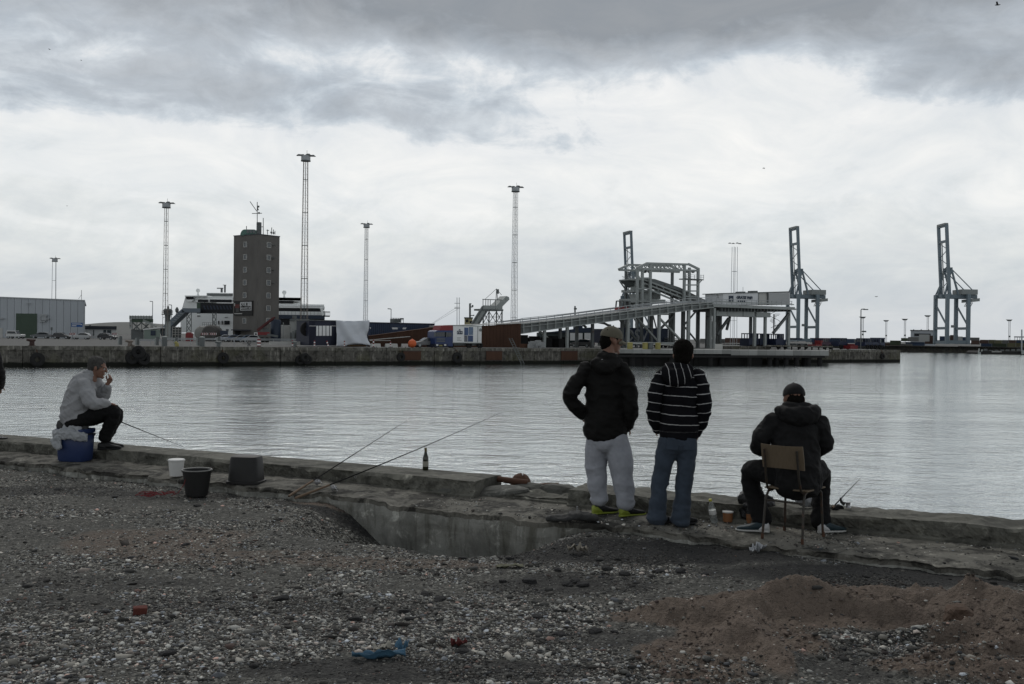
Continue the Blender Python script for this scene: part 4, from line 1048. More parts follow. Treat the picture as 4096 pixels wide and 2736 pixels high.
# red twine tangle
m = MB()
rr = random.Random(4); c0 = gnd(630, 1990, -.06)
for k in range(9):
    a0 = rr.uniform(0, 6); cx, cy = rr.uniform(-.14, .16), rr.uniform(-.08, .08); r_ = rr.uniform(.05, .12)
    m.tube([(cx + r_ * math.cos(a0 + t), cy + r_ * .7 * math.sin(a0 + t), .012 + .02 * abs(math.sin(t * 1.5 + k)) + .004 * k) for t in np.linspace(0, 5.5, 18)], .0035, 5)
m.tube([(.15, 0, .02), (.22, .02, .05), (.27, .06, .14), (.285, .08, .22)], .0035, 5)
o = m.build('rope_tangle', M_TWINE); o.location = c0; tag(o, 'tangle of thin red twine on the gravel beside the black bucket', 'twine')

# fishing rods
def rod(p0, p1, label, grip=.28, reel=.30, r0=.011, guides=(.34, .47, .58, .68, .77, .85, .92), grip_mat=None, bend=0.0, gsz=1.0, has_reel=True):
    p0, p1 = Vector(p0), Vector(p1); L = (p1 - p0).length; t = (p1 - p0) / L
    o = empty('fishing_rod', p0, 0, label, 'fishing rod')
    side = t.cross(Vector((0, 0, 1))).normalized(); dn = side.cross(t)
    if dn.z > 0: dn = -dn
    def P(f): return t * (L * f) + Vector((0, 0, -bend * f * f))
    part('blank', M_BLANK, o, lambda m: m.tube([P(f) for f in np.linspace(0, 1, 14)], [r0 * .75 * (1 - .85 * f) + .0009 for f in np.linspace(0, 1, 14)], 6), smooth=True)
    part('grip', grip_mat or M_CORK, o, lambda m: m.tube([P(0), P(.02), P(grip * .6), P(grip)], [r0 * 1.1, r0 * 1.4, r0 * 1.2, r0], 10), smooth=True)
    if has_reel:
        def rl(m):
            c = P(reel) + dn * .06
            m.tube([P(reel), c], .008, 8); m.lathe([(.012, -.02), (.028, -.018), (.022, -.01), (.022, .012), (.028, .02), (.012, .024)], n=14)
        m = MB(); c = P(reel) + dn * .05
        m.tube([P(reel - .02) + dn * .008, P(reel) + dn * .02, c], [.005, .007, .008], 8)
        m.tube([c - t * .03, c - t * .022, c - t * .018, c + t * .018, c + t * .024, c + t * .034], [.012, .028, .02, .02, .028, .014], 14)
        m.tube([c, c + side * .05, c + side * .055 + dn * .03], .005, 6)
        m.build('reel', M_STEEL, o, smooth=True)
    for f in guides:
        def gd(m, f=f):
            c = P(f) + dn * .016 * gsz * (1.6 - f) ; r_ = .013 * gsz * (1.4 - f)
            m.tube([c + (t * math.cos(a) * .25 + side * math.cos(a) + dn * math.sin(a)).normalized() * r_ for a in np.linspace(0, 2 * math.pi, 13)], .0016, 5)
            m.tube([P(f), c - dn * r_], .0016, 5)
        part('guide', M_STEEL, o, gd)
    return o
rod(gnd(1155, 1985, .02), pix(1648, 1668, 13.6), 'steeper of two propped fishing rods leaning on the kerb, dark grip', reel=.19, grip=.16)
rod(gnd(1180, 1993, .02), pix(2010, 1678, 12.8), 'longer of two propped fishing rods, pale cork grip, passing behind beer bottle', reel=.155, grip=.14, bend=-.1, guides=(.25, .36, .47, .58, .68, .77, .85, .92))
kn = MAN4 + Vector((.40, -.02, .60))
rod(kn, pix(735, 1788, 15.4), 'fishing rod held by the man on the cool box, pointing down at the water', grip=.03, reel=.1, has_reel=False, gsz=1.8, guides=(.22, .44, .62, .76, .87))
rod(gnd(3330, 2030, .19), pix(3442, 1912, 10.6), 'short fishing rod tip rising beside the seated man in black', has_reel=False, grip=.05, guides=(.3, .6, .85), r0=.008)
# beer bottle on the kerb
bp = gnd(1702, 1881, KERB_Z)
o = empty('beer_bottle', bp, 0, 'dark beer bottle standing on the kerb in front of the water', 'bottle')
part('glass', M_GLASSBR, o, lambda m: m.lathe([(.006, 0), (.031, 0), (.034, .006), (.034, .135), (.031, .155), (.019, .195), (.0145, .215), (.0135, .25), (.015, .252), (.015, .262), (.006, .263)], n=24), smooth=True)
part('label', M_LABEL, o, lambda m: m.lathe([(.0345, .045), (.0348, .047), (.0348, .105), (.0345, .107)], n=24), smooth=True)
part('neck_foil', M_('gold_foil', (.10, .085, .03), .4, .2, 30, world_space=False), o, lambda m: m.lathe([(.0142, .218), (.0152, .22), (.0152, .262), (.006, .2645)], n=20), smooth=True)

# rusted pipes, mooring dome and broken concrete in the gap of the kerb
def pipe(pts, r_, label, name='rusty_pipe'):
    o = MB().tube(pts, r_, 12).build(name, M_RUST, None, smooth=True); rough_prop(o, .004, 20, 3); return tag(o, label, 'pipe')
a = gnd(1955, 1925, .10)
pipe([gnd(1952, 1908, .13), gnd(1990, 1915, .14), gnd(2060, 1925, .13), gnd(2110, 1930, .12)], .034, 'rusty iron pipe lying across the gap in the kerb, upper one')
pipe([gnd(2098, 1945, .08), gnd(2160, 1943, .085), gnd(2235, 1941, .09)], .030, 'short rusty iron pipe end lying below the rusted mooring dome')
dm = empty('mooring_dome', gnd(2083, 1932, .06), 0, 'rusted iron dome of an old mooring post with ring at the quay edge', 'mooring post')
part('dome', M_RUST, dm, lambda m: m.lathe([(.01, -.06), (.12, -.06), (.12, .0), (.108, .045), (.08, .085), (.04, .108), (.004, .115)], n=22), smooth=True)
part('ring', M_STEEL, dm, lambda m: m.tube([(.01 + .012 * math.cos(t), -.11 * math.cos(t * .5 + .8), .055 + .06 * math.sin(t * .5 + .8)) for t in np.linspace(0, 3.0, 12)], .006, 6), smooth=True)
def chunk(name, px, py, z, size, seed, mat, label=None, cat=None, group=None, rz=None, amp=.28):
    bm = bmesh.new(); bmesh.ops.create_icosphere(bm, subdivisions=3, radius=1)
    me = bpy.data.meshes.new(name); bm.to_mesh(me); bm.free()
    co = np.empty(len(me.vertices) * 3); me.vertices.foreach_get('co', co); co = co.reshape(-1, 3)
    k = 1 + amp * 1.6 * fbm(co[:, 0] * 1.3, co[:, 1] * 1.3, co[:, 2] * 1.3, oct=3, seed=seed) + amp * .3 * fbm(co[:, 0] * 5, co[:, 1] * 5, co[:, 2] * 5, oct=2, seed=seed + 3)
    co = co * k[:, None]; co = np.sign(co) * np.abs(co) ** .8
    co = co * np.array(size) / 2
    me.vertices.foreach_set('co', co.ravel()); me.update()
    o = link_mesh(name, me, mat, None, smooth=False); p = gnd(px, py, z); p.z = z + size[2] * .28
    o.location = p; o.rotation_euler = (random.uniform(-.15, .15), random.uniform(-.15, .15), random.uniform(0, 6) if rz is None else rz)
    return tag(o, label, cat, group)
M_CHUNK = concrete_mat('broken_concrete', (.13, .13, .118), .35)
M_ASPH = M_('asphalt_lump', (.024, .024, .024), .95, .5, 30, bump=.8, bscale=80)
for (px, py, z, sz, lb) in ((1985, 1985, -.01, (.75, .3, .14), 'long low slab of broken concrete behind the pit, below the rusty pipes'),
                            (1800, 1978, -.01, (.34, .22, .12), 'smaller broken concrete lump at the left of the slab'),
                            (2235, 1985, -.01, (.42, .3, .18), 'broken concrete lump next to the sweatpants of the standing man'),
                            (2120, 1972, .0, (.40, .26, .15), 'pale crumbling concrete lump in the middle of the kerb gap')):
    chunk('concrete_lump', px, py, z, sz, px, M_CHUNK, lb, 'concrete', rz=R(-24), amp=.2)
# cloth and stub rod by the pit
b = Blob(); b.limb([(-.26, 0, .02, .02, .05), (-.1, -.02, .035, .025, .07), (.05, .03, .05, .035, .06), (.2, .02, .03, .025, .06)], 12, side=(0, 0, 1))
cl = b.skin('wet_cloth', M_('sodden_cloth', (.035, .035, .034), .8, .4, 20, world_space=False), None, vox=.01, disp=folds(.018, 8, 8, 71, .006)); cl.location = gnd(2300, 2085, 0)
tag(cl, 'crumpled dark sodden cloth lying at the right end of the pit', 'cloth')
pg = MB().tube([(0, 0, 0), (.003, 0, .055), (.004, 0, .105)], [.010, .010, .009], 8).build('iron_peg', M_('grey_iron', (.2, .2, .2), .6, .3, world_space=False), smooth=True); pg.location = gnd(2307, 2068, 0)
tag(pg, 'short pale iron peg standing in the ledge by the dark cloth', 'peg')

# chair
cp = place(3185, 2150)
ch = empty('chair', (cp.x - .03, cp.y - .005, 0), R(-40), 'old school chair with plywood back and brown steel legs under seated man', 'chair')
part('seat', M_PLY, ch, lambda m: m.box((0, .03, .445), (.40, .39, .014)), bevel=.006)
def _back(m):
    vs, fs = [], []
    for lay in (0, 1):
        for i in range(5):
            for j in range(9):
                u = j / 4 - 1; f = i / 4
                vs.append((u * .195 * (1 - .05 * (f - .5) ** 2), -.205 - .05 * f + .045 * (1 - u * u) * -.55 - .010 * lay, .635 + .20 * f + .012 * u * u * (f - .5)))
    for lay in (0, 1):
        for i in range(4):
            for j in range(8):
                a = lay * 45 + i * 9 + j; q_ = (a, a + 1, a + 10, a + 9); fs.append(q_)
    per = [i * 9 for i in range(5)] + [36 + j for j in range(1, 9)] + [i * 9 + 8 for i in range(3, -1, -1)] + [j for j in range(7, 0, -1)]
    for a, b_ in zip(per, per[1:] + per[:1]): fs.append((a, b_, b_ + 45, a + 45))
    m.add(vs, fs)
part('backrest', M_PLY, ch, _back, smooth=True)
for sx in (-1, 1):
    part('back_post', M_TUBEST, ch, lambda m: m.tube([(sx * .15, -.285, .80), (sx * .15, -.265, .70), (sx * .152, -.235, .55), (sx * .155, -.20, .45), (sx * .157, -.14, .42), (sx * .16, .10, .425), (sx * .16, .18, .425)], .011, 8), smooth=True)
    part('leg', M_TUBEST, ch, lambda m: m.tube([(sx * .16, -.09, .43), (sx * .168, -.15, .415), (sx * .175, -.185, .36), (sx * .185, -.225, .012)], .011, 8), smooth=True)
    part('leg', M_TUBEST, ch, lambda m: m.tube([(sx * .16, .16, .43), (sx * .168, .20, .40), (sx * .18, .225, .012)], .011, 8), smooth=True)
    for y in (-.225, .225):
        part('foot_cap', M_RUST, ch, lambda m: m.tube([(sx * .185, y, .0), (sx * .184, y * .995, .045)], .0135, 8), smooth=True)
part('cross_rail', M_TUBEST, ch, lambda m: m.tube([(-.175, -.19, .34), (.175, -.19, .34)], .008, 8), smooth=True)

# things round the seated man
wb = empty('water_bottle', gnd(2858, 2090, 0), 0, 'clear plastic water bottle with yellow cap leaning on the ledge', 'bottle')
part('bottle', M_CLEAR, wb, lambda m: m.lathe([(.008, 0), (.03, 0), (.034, .012), (.034, .06), (.031, .068), (.034, .076), (.034, .13), (.030, .15), (.018, .19), (.013, .2), (.013, .215), (.004, .216)], n=20), smooth=True)
part('cap', M_('yellow_cap', (.5, .47, .06), .5, .1), wb, lambda m: m.lathe([(.004, .212), (.0155, .212), (.0155, .232), (.004, .234)], n=16), smooth=True)
part('label', M_WHITEP, wb, lambda m: m.lathe([(.0345, .082), (.035, .084), (.035, .122), (.0345, .124)], n=20), smooth=True)
wb.rotation_euler = (R(4), R(-12), 0)
tb = empty('food_tub', gnd(2911, 2086, 0), 0, 'orange food tub with white rim and printed side on the ledge', 'tub')
part('tub', M_ORANGEP, tb, lambda m: m.lathe([(.005, 0), (.044, 0), (.05, .09), (.005, .09)], n=20), smooth=True)
part('lid', M_WHITEP, tb, lambda m: m.lathe([(.005, .088), (.053, .088), (.053, .10), (.005, .102)], n=20), smooth=True)
tb2 = empty('paper_cup', gnd(2998, 2092, 0), 0, 'small orange cup half hidden beside the black bag', 'cup')
part('cup', M_ORANGEP, tb2, lambda m: m.lathe([(.005, 0), (.030, 0), (.034, .085), (.005, .085)], n=16), smooth=True)
M_BIN = M_('black_bag_film', (.010, .010, .011), .3, .3, 20, bump=.8, bscale=30, bdist=.02, world_space=False)
def bag(px, py, z, pts, label, mat, name='bag', seed=1):
    b = Blob()
    for c, r_ in pts: b.ball(c, r_)
    o = b.skin(name, mat, None, vox=.012, smooth=2, disp=folds(.022, 9, 9, seed, .010)); o.location = gnd(px, py, z); return tag(o, label, 'bag')
bag(3020, 2085, 0, [((0, 0, .09), (.15, .12, .12)), ((-.06, .05, .2), (.09, .08, .09)), ((.08, 0, .16), (.10, .1, .1))], 'shiny black plastic bag beside the seated man\'s left leg', M_BIN, 'bin_bag', 5)
bag(3015, 1985, KERB_Z, [((0, 0, .03), (.10, .06, .05)), ((.02, 0, .08), (.05, .04, .05))], 'small dark bag on the kerb above the black plastic bag', M_BIN, 'bin_bag', 8)
bag(3345, 2100, 0, [((0, 0, .08), (.11, .08, .10)), ((.07, 0, .05), (.08, .05, .04))], 'black bag with trailing strap by the seated man\'s right shoe', M_BLACKTR, 'shoulder_bag', 11)
bag(3225, 2020, KERB_Z, [((-.03, 0, .05), (.06, .05, .06)), ((.05, 0, .03), (.05, .04, .04)), ((.02, 0, .11), (.035, .03, .04))], 'crumpled white bag on the kerb seen between the seated man\'s legs', M_BAG, 'carrier_bag', 14)
fl = empty('bait_reel', gnd(3392, 2030, KERB_Z), 0, 'small fishing reel lying on the kerb right of the seated man', 'reel')
part('spool', M_STEEL, fl, lambda m: m.lathe([(.005, .0), (.028, .0), (.02, .01), (.02, .04), (.028, .05), (.005, .052)], n=14), smooth=True)
part('body', M_BLACKP, fl, lambda m: m.tube([(-.03, 0, .03), (-.06, .01, .05), (-.07, .01, .09)], [.02, .014, .008], 8), smooth=True)
ob = MB().lathe([(.003, 0), (.014, .004), (.018, .02), (.014, .036), (.003, .04)], n=12).build('fishing_float', M_('orange_float', (.65, .10, .02), .4, .1), smooth=True); ob.location = gnd(3282, 2016, KERB_Z)
tag(ob, 'bright orange fishing float on the kerb between the seated man\'s legs', 'float')
jr = empty('storage_jar', gnd(14, 1805, 0), 0, 'dark jar with clasp standing by the kerb at the left edge', 'jar')
part('jar', M_BLACKP, jr, lambda m: m.lathe([(.01, 0), (.085, 0), (.095, .02), (.095, .13), (.07, .165), (.055, .175), (.055, .2), (.01, .205)], n=22), smooth=True)
part('clasp', M_STEEL, jr, lambda m: m.tube([(-.02, -.06, .2), (-.02, -.06, .225), (.02, -.06, .225), (.02, -.06, .2)], .005, 6))

# litter on the gravel
def gz(px, py):
    p = gnd(px, py, -.07); z = float(ground_z(np.array([p.x]), np.array([p.y]))[0]); p = gnd(px, py, z)
    return p.x, p.y, float(ground_z(np.array([p.x]), np.array([p.y]))[0])
def strip(name, px, py, L, W, mat, label, cat, rz=0.0, seed=1, lift=.02, crumple=.03):
    x, y, z = gz(px, py); n, w = 22, 9
    U, V = np.meshgrid(np.linspace(-.5, .5, n), np.linspace(-.5, .5, w))
    prof = 1 - .55 * np.abs(fbm(U * 3, U * 0, oct=3, seed=seed))
    X = U * L; Y = V * W * prof + .25 * W * fbm(U * 2.5, U * 0 + 2, oct=2, seed=seed + 1)
    Z = lift + crumple * fbm(U * 5, V * 3, oct=3, seed=seed + 2) + crumple * .6 * np.abs(V) * 2
    me = grid_mesh(name, X, Y, Z); o = link_mesh(name, me, mat)
    sd = o.modifiers.new('thick', 'SOLIDIFY'); sd.thickness = .002
    o.location = (x, y, z); o.rotation_euler = (0, 0, rz); return tag(o, label, cat)
M_BLUEF = M_('blue_film', (.055, .13, .20), .6, .2, 15, bump=.3, world_space=False)
strip('plastic_strip', 1515, 2637, .30, .055, M_BLUEF, 'torn strip of bright blue plastic on the gravel in the foreground', 'litter', R(10), 3, .02, .04)
strip('plastic_strip', 1612, 2618, .06, .07, M_BLUEF, 'small upright end of blue plastic beside the torn strip', 'litter', R(70), 5, .03, .06)
strip('paper_scrap', 1530, 2602, .11, .08, M_('old_paper', (.30, .29, .25), .9, .2), 'pale crumpled paper scrap just behind the blue plastic strip', 'litter', .4, 7, .015, .03)
strip('rag', 1835, 2588, .09, .05, M_('red_cloth', (.10, .022, .02), .9, .4), 'small torn red rag lying on the gravel', 'litter', .3, 9, .02, .035)
strip('snack_wrapper', 2310, 2215, .17, .08, M_('cream_paper', (.22, .20, .165), .8, .3), 'crumpled cream paper wrapper on the dark ground by the pit', 'litter', .2, 11, .03, .06)
strip('snack_wrapper', 3030, 2208, .14, .08, M_BAG, 'crumpled white paper scrap on dark ground in front of the chair', 'litter', .5, 13, .025, .05)
strip('net_scrap', 2040, 2270, .22, .10, M_('yellow_net', (.12, .12, .08), .9, .4), 'faded yellow scrap of netting among the dark gravel', 'litter', .1, 15, .012, .02)
def lump(name, px, py, size, mat, seed, label, cat, group=None, amp=.3):
    x, y, z = gz(px, py); o = chunk(name, px, py, 0, size, seed, mat, label, cat, group, amp=amp); o.location = (x, y, z + size[2] * .22); return o
bk = MB().box((0, 0, 0), (.085, .06, .06)).build('brick_piece', M_('red_brick', (.11, .032, .024), .95, .3, 30, bump=.7, world_space=False), bevel=.006); rough_prop(bk, .006, 30, 3)
x, y, z = gz(560, 2458); bk.location = (x, y, z + .022); bk.rotation_euler = (.1, .05, .35); tag(bk, 'broken piece of red brick on the gravel', 'brick')
lump('stone', 3930, 2303, (.19, .12, .035), M_('flat_white_stone', (.36, .35, .31), .9, .2, 20), 5, 'flat white stone on the dark ground at right', 'stone')
lump('soil_clod', 3830, 2425, (.22, .17, .15), M_('sand_clod', (.10, .068, .050), .97, .3, 20, bump=.7), 9, 'large clod of brown sand on top of the sand heap at right', 'clod', amp=.4)
GL = 'black lump of broken asphalt lying loose on the gravel'
for k, (px, py, w) in enumerate([(740, 2180, .085), (850, 2170, .06), (2300, 2330, .10), (2230, 2280, .09), (1900, 2250, .08), (1690, 2290, .06), (2430, 2280, .13), (2500, 2300, .12), (2640, 2290, .12), (2120, 2330, .14),
        (1760, 2400, .12), (1620, 2450, .10), (1640, 2480, .08), (2010, 2330, .08), (2270, 2340, .12), (2330, 2345, .12), (2150, 2470, .10), (2540, 2450, .10), (2380, 2530, .11), (2460, 2530, .07), (1420, 2480, .10),
        (1120, 2400, .13), (670, 2620, .11), (420, 2450, .08), (1850, 2610, .10), (2240, 2540, .09), (1070, 2030, .09), (790, 2025, .10), (680, 2050, .06), (460, 1990, .09), (230, 1960, .13), (2720, 2290, .11), (2820, 2300, .09), (1700, 2380, .10), (2040, 2240, .10), (1850, 2235, .09)]):
    GLk = {0: 'round black asphalt lump on the reddish sand patch at left', 1: 'small flat black asphalt lump right of the round one on reddish sand', 22: 'black asphalt lump in the left foreground near the bottom edge', 24: 'black asphalt lump next to the small red rag'}.get(k, GL)
    lump('asphalt_lump', px, py, (w * .85, w * .6, w * .3), M_ASPH, 100 + k, GLk, 'asphalt', 'asphalt lumps on the gravel')
# =================================================================== across the harbour
NF = Vector((-QB, 1, 0)).normalized()                 # inland
UF = Vector((1, QB, 0)).normalized()                  # along the quay, to the right
class T:
    """a far thing: an empty at its base; parts are given in world coordinates"""
    def __init__(s, name, loc, label, cat, group=None):
        s.loc = Vector(loc); s.o = empty(name, s.loc, 0, label, cat, group)
    def p(s, name, mat, fn, parent=None, **k):
        m = MB(); fn(m); m.v = [(v[0] - s.loc.x, v[1] - s.loc.y, v[2] - s.loc.z) for v in m.v]
        return m.build(name, mat, parent or s.o, **k)
def one(name, mat, loc, fn, label, cat, group=None, **k):
    m = MB(); fn(m); l = Vector(loc); m.v = [(v[0] - l.x, v[1] - l.y, v[2] - l.z) for v in m.v]
    o = m.build(name, mat, None, **k); o.location = l; return tag(o, label, cat, group)
def qbox(m, px0, py0, px1, py1, off, depth=2.5, back=0.0):
    pm = (px0 + px1) / 2; zt = q(pm, py0, off).z; zb = 0.0 if py1 is None else q(pm, py1, off).z
    a, b = qg(px0, off, zb) + NF * back, qg(px1, off, zb) + NF * back
    return m.prism([a, b, b + NF * depth, a + NF * depth], (0, 0, zt - zb))
def ybox(m, px0, py0, px1, py1, Y, depth=3.0, ang=None):
    if ang is None: ang = math.atan(((px1 if px1 < 2048 else px0) - 2048) / FPX) * 1.02
    pm = (px0 + px1) / 2; zt = pix(pm, py0, Y).z; zb = 0.0 if py1 is None else pix(pm, py1, Y).z
    a, b = at(px0, Y, zb), at(px1, Y, zb); d = Vector((math.sin(ang), math.cos(ang), 0)) * depth
    return m.prism([a, b, b + d, a + d], (0, 0, zt - zb))
def qbar(m, a, b, off, w, back=0.0):
    return m.bar(q(a[0], a[1], off) + NF * back, q(b[0], b[1], off) + NF * back, w)
def ybar(m, a, b, Y, w, back=0.0):
    d = Vector((0, back, 0)); return m.bar(pix(a[0], a[1], Y) + d, pix(b[0], b[1], Y) + d, w)
# ---- materials
def streak_mat(name, base, dark_water=False):
    m, nt, bs = new_mat(name); v = coords(nt, True)
    mp = nt.nodes.new('ShaderNodeMapping'); mp.inputs['Scale'].default_value = (1.6, 1.6, .22); nt.links.new(v, mp.inputs[0])
    n1 = nnoise(nt, mp.outputs[0], 1.6, 6, .68, .4); n2 = nnoise(nt, v, .55, 5, .62); n3 = nnoise(nt, v, 1.5, 6, .72)
    c = nmix(nt, n2, tuple(x * .55 for x in base), tuple(x * 1.35 for x in base))
    pale = nmath(nt, 'MULTIPLY', nmath(nt, 'SUBTRACT', n1, .52, clamp=True), 7.0, clamp=True)
    c = nmix(nt, nmath(nt, 'MULTIPLY', pale, .8), c, tuple(min(1, x * 2.6) for x in base))
    dk = nmath(nt, 'MULTIPLY', nmath(nt, 'SUBTRACT', .54, n3, clamp=True), 6.0, clamp=True)
    c = nmix(nt, nmath(nt, 'MULTIPLY', dk, .8), c, tuple(x * .25 for x in base))
    c = nmix(nt, nmath(nt, 'MULTIPLY', nmath(nt, 'SUBTRACT', nnoise(nt, v, .3, 4, .6), .5, clamp=True), 2.2, clamp=True), c, (.085, .085, .04), 'MIX')
    if dark_water:     # wet weed along the tide line
        sep = nt.nodes.new('ShaderNodeSeparateXYZ'); nt.links.new(v, sep.inputs[0])
        w = nmath(nt, 'ADD', nmath(nt, 'MULTIPLY', sep.outputs[2], -1.0), nmath(nt, 'MULTIPLY', n3, .5))
        f = nmath(nt, 'MULTIPLY', nmath(nt, 'SUBTRACT', w, 2.02, clamp=True), 5.0, clamp=True); c = nmix(nt, f, c, (.012, .013, .010))
    nlink(nt, c, bs.inputs['Base Color']); bs.inputs['Roughness'].default_value = .9; bs.inputs['Specular IOR Level'].default_value = .2
    nbump(nt, bs, n3, .6, .08); return m
M_WALL = streak_mat('quay_wall_concrete', (.105, .10, .088), True)
M_COPE = streak_mat('coping_concrete', (.135, .13, .115))
M_FASPH = M_('far_asphalt', (.11, .11, .105), .95, .3, .3, bump=.2, bscale=3)
M_STEELG = M_('grey_painted_steel', (.31, .335, .325), .6, .22, .8, rust=.12, bump=.05, bscale=4)
M_STEELD = M_('dark_painted_steel', (.125, .138, .138), .6, .3, .8, rust=.2, bump=.05, bscale=4)
M_GALV = M_('galvanised_steel', (.36, .38, .39), .5, .2, 1.0, metal=.2, bump=0)
M_MASTR = M_('mast_brown_steel', (.22, .19, .165), .7, .3, .5, bump=0)
M_CRANE = M_('crane_blue_grey', (.15, .19, .215), .55, .15, .3, bump=.03, bscale=2)
M_CRANEH = M_('crane_house_grey', (.22, .24, .235), .6, .15, .3, bump=.03, bscale=2)
M_TOWER = M_('tower_render', (.145, .138, .128), .92, .42, .35, stretch=(1.3, 1.3, .5), bump=.35, bscale=6, bdist=.05)
M_WHITEST = M_('white_ship_paint', (.84, .86, .85), .5, .08, .3, rust=.0, bump=.03, bscale=1)
M_SHIPDK = M_('ship_window_dark', (.010, .012, .015), .5, .3, .5, bump=0, spec=.3)
M_SHIPBLUE = M_('ship_navy', (.022, .035, .06), .5, .2, .4, bump=.03)
M_NAVY = M_('navy_container', (.016, .020, .040), .6, .2, .7, bump=.05, bscale=3)
M_BLUECT = M_('blue_container', (.028, .045, .085), .6, .2, .6, rust=.12, bump=.05, bscale=3)
M_RUSTSH = M_('rusty_sheet_pile', (.062, .030, .018), .9, .45, .8, stretch=(2, 2, .5), bump=.3, bscale=4)
M_TARP = M_('grey_tarpaulin', (.60, .63, .67), .6, .12, .5, bump=.25, bscale=1.4, bdist=.1)
M_TYRE = M_('tyre_rubber', (.012, .012, .012), .85, .4, 2, bump=.3, bscale=6)
M_GLASSF = M_('far_window_glass', (.05, .065, .075), .12, .3, .7, bump=0, spec=.7)
M_WFRAME = M_('white_window_frame', (.46, .46, .44), .6, .1, 1)
M_COPPER = M_('green_copper', (.10, .19, .16), .7, .3, 1.2)
M_GREYPANEL = M_('grey_panel', (.42, .45, .475), .8, .14, .35, stretch=(1, 1, .35), bump=.1, bscale=3)
M_ROOFDK = M_('dark_roof', (.05, .055, .065), .7, .3, .5)
M_GREEND = M_('green_door', (.06, .09, .065), .7, .15, .7)
M_REDP = M_('red_paint', (.20, .024, .026), .5, .2, 1)
M_ORANGEF = M_('orange_buoy', (.60, .12, .035), .6, .12, 1)
M_YELLOWF = M_('yellow_paint', (.30, .27, .09), .6, .25, 1, rust=.2)
M_WHITEF = M_('white_paint', (.76, .77, .76), .6, .12, 1)
M_CONCB = M_('pale_concrete', (.50, .50, .475), .9, .2, 1, bump=.2, bscale=4)
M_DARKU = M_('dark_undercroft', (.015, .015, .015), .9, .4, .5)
M_CTR = [M_('container_brown', (.075, .045, .035), .8, .25, .3), M_('container_blue', (.03, .05, .09), .8, .25, .3), M_('container_grey', (.14, .14, .135), .8, .25, .3),
         M_('container_green', (.05, .065, .04), .8, .25, .3), M_('container_olive', (.11, .105, .06), .8, .25, .3), M_('container_pale', (.36, .37, .36), .8, .2, .3)]
M_LETTER = M_('white_lettering', (.65, .66, .66), .6, .05, bump=0)
M_LETTERD = M_('dark_lettering', (.03, .045, .07), .6, .05, bump=0)
def text(s, size, origin, xdir, mat, parent_T, name='lettering', bold=.0, italic=0.0, parent=None, ext=.01, align='CENTER'):
    cu = bpy.data.curves.new(name, 'FONT'); cu.body = s; cu.size = size; cu.extrude = ext; cu.offset = bold; cu.shear = italic; cu.align_x = align; cu.align_y = 'CENTER'
    t = bpy.data.objects.new('tmp', cu); COL.objects.link(t)
    me = bpy.data.meshes.new_from_object(t.evaluated_get(bpy.context.evaluated_depsgraph_get())); bpy.data.objects.remove(t)
    me.name = name; me.materials.clear()
    o = link_mesh(name, me, mat, parent or (parent_T.o if parent_T else None))
    xd = Vector(xdir).normalized(); up = Vector((0, 0, 1)); nn = xd.cross(up)
    l = parent_T.loc if parent_T else Vector((0, 0, 0))
    o.matrix_local = Matrix.Translation(Vector(origin) - l) @ Matrix((xd, up, nn)).transposed().to_4x4()
    return o

# ---- ground of the far quay and of the shore behind
xe = 78.4; ye = QA + QB * xe
def farland(m):
    a = Vector((-260, QA - QB * 260, 0)); b = Vector((xe, ye, 0)); c = Vector((70, 386, 0)); d = Vector((1400, 388, 0)); e = Vector((1400, 3500, 0)); f = Vector((-1500, 3500, 0)); g = Vector((-1500, -600, 0))
    n_ = NF * .6
    m.add([a + n_, b + n_ - UF * .5, c, d, e, f, g], [(0, 1, 2, 3, 4, 5, 6)])
tag(part('far_quay_ground', M_FASPH, None, farland), kind='structure')
qw = T('quay_wall', (0, QA, WATER_Z), 'long stained concrete quay wall across the harbour with overhanging coping', 'wall')
Lq = 7.6; s0 = -120.0; s1 = (Vector((xe, ye, 0)) - Vector((0, QA, 0))).dot(UF); npan = int((s1 - s0) / Lq)
Lq = (s1 - s0) / npan
rr = random.Random(3)
for k in range(npan):
    a = Vector((0, QA, 0)) + UF * (s0 + k * Lq + .04); b = Vector((0, QA, 0)) + UF * (s0 + (k + 1) * Lq - .04); j = rr.uniform(-.03, .05)
    qw.p('panel', M_WALL, lambda m: m.prism([a - NF * j + Vector((0, 0, WATER_Z - 1)), b - NF * j + Vector((0, 0, WATER_Z - 1)), b + NF * .9 + Vector((0, 0, WATER_Z - 1)), a + NF * .9 + Vector((0, 0, WATER_Z - 1))], (0, 0, 1 - WATER_Z - .42)))
    j2 = .14 + rr.uniform(-.03, .03)
    qw.p('coping', M_COPE, lambda m: m.prism([a - NF * j2 + Vector((0, 0, -.42)), b - NF * j2 + Vector((0, 0, -.42)), b + NF * 1.0 + Vector((0, 0, -.42)), a + NF * 1.0 + Vector((0, 0, -.42))], (0, 0, .42 + .012 + rr.uniform(0, .03))))
_a = Vector((xe, ye, 0))
qw.p('end_panel', M_WALL, lambda m: m.prism([_a + Vector((0, 0, WATER_Z - 1)), _a + Vector((-.0, .0, WATER_Z - 1)) - UF * .9, Vector((69, 386, WATER_Z - 1)), Vector((70, 386, WATER_Z - 1))], (0, 0, 1 - WATER_Z - .01)))
# pale mark stripes of vehicles' road, seen edge-on
# shore revetment at right
def rev(m):
    for k in range(60):
        x0 = 66 + k * 22; 
        m.prism([(x0, 386.5, WATER_Z - .5), (x0 + 21.9, 386.5, WATER_Z - .5), (x0 + 21.9, 390, .0 + .3 * rr.random()), (x0, 390, .3 * rr.random())], (0, 3, 0))
one('shore_wall', streak_mat('shore_stone', (.06, .058, .052)), (70, 386, WATER_Z), rev, 'low dark stone shore wall behind the open water at right', 'wall')

